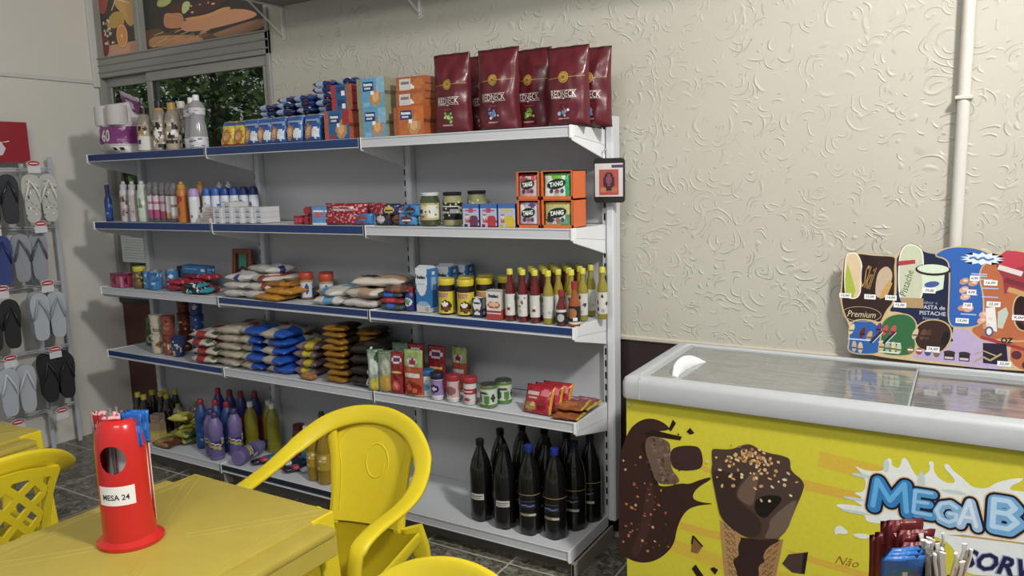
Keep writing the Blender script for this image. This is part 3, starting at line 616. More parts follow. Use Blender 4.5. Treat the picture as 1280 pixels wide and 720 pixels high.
for b in range(3):
    x0, x1 = -3.0 + b, -2.0 + b
    u = empty('gondola_shelving', (x0, 0, 0)); tag(u, desc[b], 'shelving unit'); bays.append(u)
    for k, xx in enumerate((0.0,) if b < 2 else (0.0, 1.0)):
        up = obj('upright', um, SHELF, u, (xx, 0, .10)); s_ = obj('slots', usm, INK, up); s_['kind'] = 'stuff'
    zt = [1.735] + ZS[1:]
    edges = [.10, .604, .973, 1.344, 1.735]
    for k in range(4):
        obj('back_panel', M().box(.042 if b or 1 else 0, .984, .020, .034, edges[k]+.0015, edges[k+1]-.0015, PAN).mesh('panel', bev=.002, smooth=0), SHELF, u)
    for s in range(5):
        Z = ZS[s]; D = .298 if s < 4 else .364
        m = M(); m.box(.004, .996, -D+.004, .018, -.012, 0.0, WS)                       # deck
        m.box(.004, .996, -D, -D+.010, -.036, .003, GREYL); m.box(.004, .996, -D-.003, -D, -.038, -.033, WS); m.box(.004, .996, -D-.003, -D, -.003, .003, WS)
        sh = obj('shelf', m.mesh('shelf', bev=.0012, smooth=0), SHELF, u, (0, 0, Z))
        st = BS[s][b]
        if st != 2:
            lo = -.033 if s < 2 else -.026
            obj('price_strip', M().box(.006, .994, -D-.0035, -D-.0005, lo, .002, BLUE if st == 0 else '#1c2836').mesh('strip', bev=.0008, smooth=0), PLAST, sh)
        for k, xx in enumerate((.001, .999)):
            if s < 4:
                pts = [(-D-.004, .005), (-D-.006, -.040), (-D+.002, -.050), (-.004, -.118), (-.004, -.022), (-D+.02, .005)]
            else: pts = [(-D-.004, .005), (-D-.004, -.048), (.0, -.048), (0, .004)]
            q = M().prism(pts, lambda a_, b_, h_: (xx-.0018+h_, a_, b_), .0036, '#e2e4e6')
            if s < 4: q.prism([(-D+.018, .004), (-D+.018, -.034), (-.004, -.062), (-.004, -.002)], lambda a_, b_, h_: (xx-.0035+h_, a_, b_), .007, '#dcdee1')
            q.box(xx-.006, xx+.006, -D-.0065, -D-.003, -.042, .005, '#eceeef')
            obj('shelf_bracket', q.mesh('bracket', bev=.0008, smooth=0), SHELF, sh)
    kb = M().box(.01, .99, -.30, -.285, .0, .072, '#6b655d')
    obj('kick_plate', kb.mesh('kick', smooth=0), SHELF, u)
    for xx in ((0.004,) if b < 2 else (0.004, 1.008)):
        obj('foot', M().box(xx-.006, xx+.014, -.36, -.34, 0, .066, '#8e867b').box(xx-.004, xx+.006, -.36, .02, .0, .062, '#9a9085').mesh('foot', bev=.001, smooth=0), SHELF, u)

# ------------------------------------------------------------------ ice cream freezer
FW_, FY0, FY1 = 2.2, -.50, .035
fr = empty('ice_cream_freezer', (1.2, -.24, 0)); tag(fr, 'chest freezer with white rim, sliding glass lids and yellow printed front', 'freezer')
fo = (-1.2, .24, 0)
WHT = mat('white_freezer_plastic', .35, '#b2b6b9', bump=.006, scale=30)
obj('body', M().box(.287, FW_, FY0, FY1, .05, .81, '#cfcf3a').mesh('body', bev=.006, smooth=30), mat('freezer_steel', .35, '#8e8478'), fr, fo)
def rr_(x0, x1, y0, y1, r=.02, n=5):
    o = []
    for cx, cy, a0 in ((x1-r, y0+r, -PI/2), (x1-r, y1-r, 0), (x0+r, y1-r, PI/2), (x0+r, y0+r, PI)):
        o += [(cx+r*math.cos(a0+PI/2*k/n), cy+r*math.sin(a0+PI/2*k/n)) for k in range(n+1)]
    return o
def ring(outs, col):   # stack of outlines (list of pts, z), same count
    m = M(); n = len(outs[0][0]); vs = []
    for pts, z in outs: vs += [(p[0], p[1], z) for p in pts]
    fs = [(i*n+k, i*n+(k+1) % n, (i+1)*n+(k+1) % n, (i+1)*n+k) for i in range(len(outs)-1) for k in range(n)]
    return m.add(vs, fs, col)
X0, X1, Y0, Y1 = .281, FW_+.006, -.528, .062
prof = [(rr_(X0+.012, X1-.012, Y0+.012, Y1-.012), .802), (rr_(X0+.002, X1-.002, Y0+.002, Y1-.002), .806), (rr_(X0, X1, Y0, Y1), .815), (rr_(X0, X1, Y0, Y1), .858), (rr_(X0+.005, X1-.005, Y0+.005, Y1-.005), .872), (rr_(X0+.016, X1-.016, Y0+.016, Y1-.016), .880),
        (rr_(X0+.046, X1-.046, Y0+.042, Y1-.030), .880), (rr_(X0+.050, X1-.050, Y0+.046, Y1-.034), .874), (rr_(X0+.062, X1-.062, Y0+.052, Y1-.040), .874), (rr_(X0+.064, X1-.064, Y0+.054, Y1-.042), .80), (rr_(X0+.064, X1-.064, Y0+.054, Y1-.042), .20)]
obj('rim', ring(prof, '#ffffff').mesh('rim', smooth=35), WHT, fr, fo)
obj('liner', M().box(X0+.064, X1-.064, Y0+.054, Y1-.042, .18, .20).mesh('liner', smooth=0), mat('frosted_liner', .7, '#b9bdc0', bump=.1, scale=15), fr, fo)
def rail(pts, r=.004): return M().tube(pts, r, 8)
obj('corner_seam', M().box(.3445, .3465, -.5295, -.5283, .806, .868, '#f2f2ee').box(.3445, .3465, -.528, -.51, .8805, .8815, '#f2f2ee').mesh('seam', smooth=0), TRIMW, fr, fo)
FG = bpy.data.materials.new('frosty_freezer_glass'); FG.use_nodes = True; t_ = FG.node_tree; pb_ = t_.nodes['Principled BSDF']
tc_ = t_.nodes.new('ShaderNodeTexCoord'); mp_ = t_.nodes.new('ShaderNodeMapping'); mp_.inputs['Scale'].default_value = (3.0, 30, 1); nz_ = t_.nodes.new('ShaderNodeTexNoise'); nz_.inputs['Scale'].default_value = 3; nz_.inputs['Detail'].default_value = 5
t_.links.new(tc_.outputs['Object'], mp_.inputs[0]); t_.links.new(mp_.outputs[0], nz_.inputs['Vector'])
cr_ = t_.nodes.new('ShaderNodeValToRGB'); cr_.color_ramp.elements[0].position = .35; cr_.color_ramp.elements[0].color = lin('#7d7f80'); cr_.color_ramp.elements[1].position = .7; cr_.color_ramp.elements[1].color = lin('#a3a5a5')
t_.links.new(nz_.outputs['Fac'], cr_.inputs[0]); t_.links.new(cr_.outputs[0], pb_.inputs['Base Color'])
rr2 = t_.nodes.new('ShaderNodeMapRange'); rr2.inputs['To Min'].default_value = .05; rr2.inputs['To Max'].default_value = .22; t_.links.new(nz_.outputs['Fac'], rr2.inputs['Value']); t_.links.new(rr2.outputs[0], pb_.inputs['Roughness'])
bp_ = t_.nodes.new('ShaderNodeBump'); bp_.inputs['Strength'].default_value = .12; bp_.inputs['Distance'].default_value = .002; t_.links.new(nz_.outputs['Fac'], bp_.inputs['Height']); t_.links.new(bp_.outputs[0], pb_.inputs['Normal'])
pb_.inputs['Transmission Weight'].default_value = .2; pb_.inputs['IOR'].default_value = 1.6; pb_.inputs['Coat Weight'].default_value = .6; pb_.inputs['Coat Roughness'].default_value = .05
FRM = mat('lid_trim', .35, '#aab0b2', bump=0)
for (xa, xb, z, lb) in ((.345, 1.13, .873, 'left glass lid with white handle'), (1.05, 2.13, .862, 'right glass lid')):
    g = obj('glass_lid', M().box(xa, xb, -.474, .018, z-.005, z, '#ffffff').mesh('lid', smooth=0), FG, fr, fo); g['label'] = lb
    obj('lid_trim', M().box(xa, xa+.012, -.476, .020, z-.007, z+.003).box(xb-.006, xb, -.476, .020, z-.005, z+.001).box(xa, xb, .010, .020, z-.007, z+.003).box(xa, xb, -.480, -.472, z-.007, z+.002).mesh('lid_trim', bev=.001, smooth=0), FRM if xa > 1 else FRM, g)
    if xa < 1:   # crescent handle on the left lid
        pts = [(.425, -.436), (.412, -.40), (.408, -.34), (.414, -.28), (.428, -.235), (.452, -.205)]; inn = [(.470, -.200), (.447, -.265), (.440, -.33), (.442, -.40), (.446, -.44)]
        hm = M(); top = []; n1 = 14
        def cr(pl_, t):
            k = t*(len(pl_)-1); i = min(int(k), len(pl_)-2); return Vector(pl_[i]).lerp(Vector(pl_[i+1]), k-i)
        vs = []; fs = []
        for i in range(n1+1):
            t = i/n1; a_ = cr(pts, t); b_ = cr(inn[::-1], t); hgt = .034*math.sin(PI*min(1, max(0, t)))**.7+.004
            for q, hz in ((0, 0), (0.0, .6), (.25, 1), (.7, .75), (1, .15), (1, 0)): 
                p_ = a_.lerp(b_, q); vs.append((p_.x, p_.y, z + hgt*hz))
        for i in range(n1):
            for k in range(5): fs.append((i*6+k, i*6+k+1, (i+1)*6+k+1, (i+1)*6+k))
        fs.append(tuple(range(6))); fs.append(tuple(range(n1*6+5, n1*6-1, -1)))
        obj('lid_handle', hm.add(vs, fs, '#fff').mesh('handle', smooth=50), mat('white_handle', .3, '#e6e8ea', bump=0), g)
obj('rivet', M().lathe([(0, .004), (.004, .003), (.006, 0)], 10).mesh('rivet'), METAL, fr, (.302-1.2, -.5035+.24, .775), (PI/2, 0, 0))

SOFT = {'bar', 'swirl', 'chunkA', 'cone', 'fold1', 'fold2', 'fold3', 'bite', 'mouth', 'splash', 'drop1', 'drop2', 'chocmid', 'outline', 'prem', 'pack1', 'pack2', 'pack3', 'navy', 'pop', 'bluec', 'greenc', 'blue', 'orange', 'purple', 'brownc', 'rcirc', 'orb'}
def pp_(k):
    p = [(x/1000, z/1000) for x, z in PX[k]]
    return smooth(p, 2) if k in SOFT else p
a = Art(); a.rect(.289, .055, FW_-.002, .802, '#d3c92c', 0)
for k in ('st1', 'st2', 'st3', 'st4'): a.poly(pp_(k), '#d9ae35', 1)
for x0, z0, x1, z1, wd in ((.9, .69, 1.9, .62, .05), (.3, .33, 1.0, .28, .045), (.9, .30, 1.9, .20, .05)): a.line([(x0, z0), ((x0+x1)/2, (z0+z1)/2-.02), (x1, z1)], wd, '#d8b433', .5)
CH, CH2, CH3 = '#3a221f', '#5c4438', '#2a1715'
a.poly(pp_('bar'), CH, 2); a.poly(pp_('swirl'), '#482b27', 3); a.poly(pp_('crust'), CH3, 4); a.poly(pp_('bite'), '#6d5648', 5); a.poly(pp_('chunkA'), '#3f2826', 6)
br = [p for p in pp_('bite')]
for k in range(70):
    u = random.random(); x = .425 + random.uniform(-.03, .035) + (random.random()*.02); z = .665 + random.uniform(-.085, .085)
    z = .60 + random.uniform(-.078, .078); x = .40 + (.68-z)*.22 + random.uniform(-.026, .030)
    a.ell(x, z, random.uniform(.003, .008), random.uniform(.003, .006), random.choice(['#8a7364', '#4a362e', '#7c6558', '#5d483d']), 5.5, 6, random.random()*3)
for k in ('sh1', 'sh2', 'dk1', 'dk2'): a.poly(pp_(k), CH3, 6)
a.poly(pp_('chunkB'), '#4a3632', 6); a.poly(pp_('chunkBs'), '#241412', 7); a.poly(pp_('waf1'), '#8a5f38', 6)
w1 = pp_('waf1'); a.line([w1[0], w1[1], w1[2]], .006, CH3, 7)
# splashes of chocolate
a.line([(.455, .600), (.475, .625), (.497, .640)], .006, CH3, 3)
for x, z in ((.468, .60), (.480, .585), (.474, .578), (.470, .70)): a.ell(x, z, .003, .003, CH3, 7, 8)
a.poly(pp_('wafL'), '#b38957', 7); a.poly(pp_('wafR'), '#a87e4e', 7); a.poly(pp_('chocmid'), '#35211e', 8)
cL = pp_('wafL'); 
for i in range(16):
    z = .425-i*.025; lx = .622+i*.0028; rx = .800-i*.0045
    for k in range(2): a.line([(lx+k*.018, z), (lx+k*.018+.016, z-.018)], .003, '#6e4a2a', 7.6); a.line([(lx+k*.018, z-.018), (lx+k*.018+.016, z)], .0026, '#8a6238', 7.7); a.line([(rx-.034+k*.017, z-.018), (rx-.034+k*.017+.015, z)], .003, '#6e4a2a', 7.6); a.line([(rx-.034+k*.017, z), (rx-.034+k*.017+.015, z-.018)], .0026, '#8a6238', 7.7)
a.poly(pp_('cone'), '#4d3a33', 9); a.poly(pp_('fold3'), '#3b2a26', 10); a.poly(pp_('fold1'), '#6e5748', 11); a.poly(pp_('fold2'), '#6f5c50', 11); a.poly(pp_('mouth'), '#1e1412', 12)
cx0, cz0 = .575, .715
for k in range(90):
    x = .700 + random.gauss(0, .034); z = .668 + random.gauss(0, .014) - abs(x-.70)*.25
    a.ell(x, z, random.uniform(.003, .006), random.uniform(.003, .005), random.choice(['#c9975c', '#b47a45', '#dcb27a', '#8f6238', '#e3c491']), 13, 7, random.random()*3)
for k, L in (('nuts', 6), ('nuts2', 13)):
    for x, z in pp_(k): a.ell(x, z, random.uniform(.004, .008), random.uniform(.003, .006), random.choice(['#c07a4a', '#d19a66', '#a85a36'] if k == 'nuts' else ['#d9b27c', '#c99558', '#e5cfa0']), L, 8, random.random()*3)
RN = random.Random(11)
for k in range(34):
    x, z = RN.uniform(.30, .44), RN.uniform(.26, .60)
    if x < .44-(.60-z)*.0 and x > .29+.0: a.ell(x, z, RN.uniform(.002, .006), RN.uniform(.002, .005), RN.choice(['#a8603c', '#8a4a34', '#c58a58', '#6a3a30']), 6, 7, RN.random()*3)
for k in range(20): a.ell(.70+RN.gauss(0, .06), .615+RN.gauss(0, .025), RN.uniform(.003, .007), RN.uniform(.003, .005), RN.choice(['#d9b27c', '#c99558', '#e5cfa0']), 13, 7, RN.random()*3)
# logo
a.poly(pp_('splash'), '#e3e8e6', 3); a.poly(pp_('drop1'), '#dfe6dc', 4); a.poly(pp_('drop2'), '#dfe6dc', 4)
for x, z, rx2, rz2 in ((1.02, .66, .03, .006), (1.08, .70, .008, .02), (1.17, .67, .01, .03), (1.25, .655, .03, .006), (1.00, .585, .03, .005), (1.005, .545, .04, .005)): a.ell(x, z, rx2, rz2, '#c3d2cb', 3.5)
STK = {'M': [[(0, 0), (.10, 1), (.5, .30), (.90, 1), (1, 0)]], 'E': [[(1, 1), (.05, 1), (0, 0), (1, 0)], [(0, .5), (.8, .52)]], 'A': [[(0, 0), (.5, 1), (1, 0)], [(.2, .32), (.8, .32)]],
       'G': [[(.95, .80), (.6, 1), (.2, .88), (0, .5), (.18, .12), (.6, 0), (.95, .18), (.95, .46), (.6, .46)]], 'B': [[(.0, 0), (.0, 1), (.6, 1), (.88, .78), (.6, .54), (.05, .54)], [(.6, .54), (1, .28), (.65, 0), (0, 0)]]}
def stroke(a, pts, wd, col, L):
    a.line(pts, wd, col, L)
    for p in pts: a.ell(p[0], p[1], wd/2, wd/2, col, L+.01, 14)
for ch, k, c1, hl in (('M', 'M', '#2f7fc4', '#5fb0ea'), ('E', 'E', '#4b93d0', '#8cc4ee'), ('G', 'G', '#7fb0da', '#b5d4ee'), ('A', 'A', '#9fbfe0', '#cfe0f2'), ('B', 'B', '#6fa9dc', '#b5d8f2')):
    (xa, za), (xb, zb) = pp_('box_'+k); cx, cz = (xa+xb)/2, (za+zb)/2+.008; W, H = abs(xb-xa)*.80, abs(za-zb)*.90
    if k != 'M': cz -= .002
    W *= .86; H *= .80; wd = .034 if k in 'MB' else .024
    for dw, c_, L in ((.020, '#e3bd86', 4), (.013, '#141f38', 5), (.0, c1, 6)):
        for st_ in STK[ch]: stroke(a, [(cx+(u-.5)*W, cz+(v-.5)*H) for u, v in st_], wd+dw, c_, L)
    for st_ in STK[ch]: stroke(a, [(cx+(u-.5)*W-.003, cz+(v-.5)*H+.004) for u, v in st_], wd*.40, hl, 7)
a.poly(pp_('underl'), '#c99a5a', 4)
a.text('SORV', 1.365, .472, .165, .050, '#9aa2c4', 4.5, .07, .3); a.text('SORV', 1.365, .472, .165, .050, '#1f2250', 5, .03, .3)
a.text('N\u00e3o', .988, .386, .066, .026, '#a0402a', 4, -.01, .45)
obj('printed_front', a.mesh('printed_front', front(FY0), eps=.00025), PRINT, fr, fo)

# ------------------------------------------------------------------ die-cut ice cream price board
sg = empty('price_board', (1.1, .03, .882)); tag(sg, 'wavy-edged ice cream price board standing on the back rim of the freezer', 'sign')
so = (-1.1, -.03, -.882)
ol = [(x, max(.882, z)) for x, z in pp_('outline')]
obj('board', M().prism(ol, lambda u, v, h: (u, .03+h, v), .004, '#b99b6a').mesh('board', smooth=0), PAPER, sg, so)
a = Art()
cl_ = lambda k: [(x, max(.884, z)) for x, z in pp_(k)]
a.poly(ol, '#cdb58a', 0)
for k, c_, L in (('navy', '#1d2747', 1), ('prem', '#33211f', 2), ('orange', '#b9653d', 1.5), ('orb', '#c46a40', 1.6), ('purple', '#b9a6cf', 2), ('blue', '#2f62b8', 3), ('bluec', '#2a5fae', 3), ('greenc', '#2f6b3d', 3), ('brownc', '#3b2622', 4),
                 ('pack1', '#d9c09a', 4), ('pack1g', '#a7b83c', 5), ('pack2', '#2d1c1c', 5), ('pack3', '#c3ac90', 5), ('pack3b', '#c79a55', 6), ('pop', '#c3c9ab', 4), ('popstick', '#b08f62', 5), ('popred', '#b93540', 5),
                 ('tub', '#cfe0c8', 5), ('rbox', '#9c3340', 4), ('rboxr', '#c23a4a', 5), ('rcirc', '#2a1a1c', 3), ('wr1', '#e3e0dc', 5), ('wr2', '#b9c6b9', 4.5), ('magn', '#2c2136', 5)):
    a.poly([(x, z) for x, z in cl_(k)], c_, L)
def outl(k, c_, L, wd=.004): p_ = cl_(k); a.line(p_+[p_[0]], wd, c_, L)
for k, L in (('prem', 2.5), ('blue', 3.5), ('bluec', 3.5), ('greenc', 3.5), ('brownc', 4.5), ('orange', 2.2), ('rcirc', 3.5)): outl(k, '#c9b07c', L)
for k in ('pack1', 'pop'): outl(k, '#ecebe2', 4.5, .0035)
tb = cl_('tub'); a.ell((tb[0][0]+tb[1][0])/2, (tb[0][1]+tb[1][1])/2, .052, .020, '#3a2723', 6, 20); a.ell((tb[0][0]+tb[1][0])/2, (tb[0][1]+tb[1][1])/2+.003, .046, .015, '#cfe0c8', 7, 20); a.ell(1.153, 1.155, .022, .010, '#4458a8', 8, rot=.2)
a.text('Premium', .944, 1.040, .090, .022, '#d8c8a0', 4, 0, .3); 
for k in range(24): th = 2*PI*k/24; th2 = th+2*PI/24; a.line([(.944+.062*math.cos(th), 1.040+.026*math.sin(th)), (.944+.062*math.cos(th2), 1.040+.026*math.sin(th2))], .0015, '#c9b07c', 4)
a.text('Skil', .962, 1.170, .030, .080, '#b98a4c', 6, 0, 0, -.25); a.text('Pistache', 1.078, 1.155, .090, .022, '#48604c', 6, 0, .2, 1.35)
a.text('Sabor e', 1.150, 1.106-.012, .045, .010, '#9aa6c8', 4); a.text('PASTA de', 1.160, 1.078, .070, .013, '#c8d0e0', 4, .01); a.text('PISTACHE', 1.160, 1.058, .076, .013, '#c8d0e0', 4, .01); a.text('Natural', 1.155, 1.040, .045, .010, '#9aa6c8', 4)
# burst on the blue panel
pts = []
for k in range(28):
    th = 2*PI*k/28; r = 1.0 if k % 2 else .68; pts.append((1.290+.062*r*math.cos(th), 1.2445+.021*r*math.sin(th)))
a.poly(pts, '#d5e2ee', 5); a.line([(1.255, 1.244), (1.268, 1.249), (1.278, 1.240), (1.292, 1.249), (1.305, 1.240), (1.322, 1.246)], .006, '#4a6ba6', 6)
for x, z in ((1.285, 1.195), (1.285, 1.188), (1.262, 1.127), (1.318, 1.150), (1.318, 1.122), (1.262, 1.062), (1.300, 1.178)): a.rect(x-.022, z-.002, x+.022, z+.002, '#a9bde0', 5)
R2 = random.Random(3)
for x, z in ((1.245, 1.170), (1.270, 1.165), (1.245, 1.142), (1.265, 1.135), (1.250, 1.118), (1.245, 1.082), (1.262, 1.080), (1.305, 1.065), (1.320, 1.050), (1.315, 1.030), (1.300, 1.045)):
    a.ell(x, z, .015, .010, R2.choice(['#b5473c', '#c98f70', '#8f2f2c', '#d9a58c']), 5, 9, R2.random()); a.ell(x+.003, z+.002, .007, .004, '#e3cdbb', 6, 7)
# small products in the lower panels
for x, z, c_ in ((.915, .985, '#d8c9ac'), (.950, .975, '#6c2b2a'), (.972, .965, '#c8a070'), (.925, .925, '#b9a98c'), (.945, .922, '#c7b79c'), (1.00, .995, '#5b3f86'), (1.02, .990, '#c94b4f'), (1.045, .990, '#c94b4f'), (1.012, .935, '#cdb87c'), (1.03, .932, '#9fb0a5'), (1.048, .932, '#d0c68c'), (1.065, .93, '#b7c7a7'), (1.112, .985, '#cdb89a'), (1.135, .985, '#6b4336'), (1.150, .985, '#5a382e')):
    w_, h_ = .008, .020; a.ell(x, z, w_, h_, c_, 5, 12, -.3 if z > .95 else 0); a.rect(x-w_, z-h_*.4, x+w_, z-h_*.1, blend(c_, .55), 6)
for x, z in ((.995, .962), (1.035, .962)): a.line([(x-.018, z-.02), (x+.015, z+.022)], .010, '#2b2a3c', 5.5); a.line([(x-.012, z-.02), (x+.020, z+.022)], .002, '#e8e8e8', 6)
a.rect(.905, .948, .985, .952, '#d0dcec', 5); a.rect(1.00, .946, 1.07, .949, '#d0dcec', 5); a.rect(1.005, .911, 1.065, .916, '#d5e3d5', 6)
for k in range(4): a.ell(1.100+k*.026, .928-k*.002, .010, .012, ['#8d6b2e', '#9a4a3a', '#4a4a7a', '#7a6a4a'][k], 5, 8); a.rect(1.092+k*.026, .926, 1.108+k*.026, .931, '#efe9ee', 6)
a.line([(1.195, .955), (1.205, 1.0)], .016, '#1c1a20', 5); a.line([(1.190, .960), (1.222, .975)], .010, '#1c1a20', 5)
for x in (1.215, 1.258): a.rect(x-.015, .905, x+.015, .930, '#2b2026', 5); a.ell(x, .930, .017, .007, '#3c2f36', 6); a.rect(x-.013, .908, x+.012, .916, '#c9bcae', 6)
a.line([(1.285, .905), (1.31, .925), (1.33, .915), (1.36, .94)], .006, '#b3a070', 6); a.line([(1.285, .93), (1.31, .945), (1.35, .93)], .004, '#b3a070', 6)
a.line([(1.30, .99), (1.42, .96)], .010, '#a8343c', 5); a.text('OZ', 1.372, .985, .03, .016, '#1f1f24', 7, .05)
a.ell(1.322, 1.01, .012, .017, '#4a5a8a', 6); a.ell(1.322, 1.01, .007, .011, '#e3e0dc', 7)
for k, (x, z) in enumerate(((1.38, 1.21), (1.40, 1.17), (1.41, 1.14))): a.line([(x-.045, z+.01), (x+.02, z-.01)], .016, ['#d8d0cc', '#7b2a35', '#c69a60'][k], 6)
for x, z in ((1.40, 1.06), (1.42, 1.05), (1.40, .94), (1.43, .91)): a.ell(x, z, .014, .014, '#5e2c34', 5)
i = 0
for k, t in (('tag0', '12,00'), ('tag1', '12,00'), ('tag2', '14,00'), ('tag3', '12,00'), ('tagb0', '39,00'), ('tagb1', '15,00'), ('tagb2', '16,00'), ('tagb3', '22,00'), ('tagb4', '16,00'), ('tagb5', '22,00'), ('tagb6', '7,00'), ('tagb7', '8,00'), ('tagb8', '6,00'), ('tagb9', '9,00')):
    (xa, za), (xb, zb) = pp_(k); xa, xb = min(xa, xb), max(xa, xb); zc = (za+zb)/2; za, zb = zc-.0085, zc+.0085
    a.rect(xa, za, xb, zb, '#eeeeee', 8); a.text(t, (xa+xb)/2, zc, (xb-xa)*.7, .009, '#222222', 9, .02, .2)
obj('printed_face', a.mesh('printed_face', front(.0298), eps=.00012), PRINT, sg, so)

# ------------------------------------------------------------------ yellow plastic tables
YEL = mat('yellow_moulded_plastic', .36, '#dcc414', bump=.02, scale=45, var=.04, sss=.0)
YTAB = mat('worn_yellow_table_plastic', .36, '#b5a13c', bump=.03, scale=18, var=.09)
def table_parts():
    W, D, H = .275, .325, .70    # lug half width, half depth
    top = M(); top.box(-W, W, -D, D, H-.018, H, '#fff')
    top.box(-W-.062, -W+.005, -D+.055, D-.055, H-.030, H-.010); top.box(W-.005, W+.062, -D+.055, D-.055, H-.030, H-.010)
    ap = M().box(-W-.058, -W-.046, -D+.05, D-.05, H-.085, H-.03).box(W+.046, W+.058, -D+.05, D-.05, H-.085, H-.03).box(-W, W, -D+.006, -D+.016, H-.075, H-.015).box(-W, W, D-.016, D-.006, H-.075, H-.015)
    rib = M()
    for sx in (-1, 1):
        for sy in (-1, 1):
            for o in (-.016, .016):
                p = Vector((sx*(W-.02), sy*(D-.02), H-.0008)); q = Vector((sx*.05, sy*.05, H-.0008)); d = (q-p).normalized(); n = Vector((-d.y, d.x, 0))
                rib.tube([p+n*o, q+n*o*.6], .0016, 6)
    rib.tube([(-W+.03, -D+.04, H-.0008), (-W+.03, D-.04, H-.0008)], .0014, 6).tube([(W-.03, -D+.04, H-.0008), (W-.03, D-.04, H-.0008)], .0014, 6)
    legs = []
    for sx in (-1, 1):
        for sy in (-1, 1):
            l = M(); a_ = [(0, 0), (.075, 0), (.0, .075)]
            vs = []; 
            for z, s, ox in ((H, .078, 0), (H-.12, .062, .006), (0, .040, .042)):
                bx_, by_ = sx*(W+ox+.004*0), sy*(D+ox*.6)
                for (u, v) in ((0, 0), (-s, 0), (-s, -.012), (-.012, -.012), (-.012, -s), (0, -s)): vs.append((bx_+sx*u, by_+sy*v, z))
            fs = [(i*6+k, i*6+(k+1) % 6, (i+1)*6+(k+1) % 6, (i+1)*6+k) for i in range(2) for k in range(6)] + [tuple(range(5, -1, -1)), tuple(range(12, 18))]
            l.add(vs, fs, '#fff'); legs.append(l.mesh('leg', bev=.003, smooth=30))
    return [P('table_top', top.mesh('top', bev=.006, seg=2, smooth=40), YTAB), P('ribs', rib.mesh('ribs'), YTAB), P('apron', ap.mesh('apron', bev=.003, smooth=0), YTAB)] + [P('leg', l, YEL) for l in legs]
TB = table_parts()
spawn('plastic_table', TB, (-.408, -1.782, 0), 0.0, 'worn yellow plastic table in the front with the red dispenser on it', 'table', 'yellow plastic tables')
spawn('plastic_table', TB, (-1.79, -1.785, 0), .06, 'yellow plastic table at the left edge in front of the sandal rack', 'table', 'yellow plastic tables')
spawn('plastic_table', TB, (1.24, -1.99, 0), 0.03, 'yellow plastic table under the red dispenser in front of the freezer', 'table', 'yellow plastic tables')

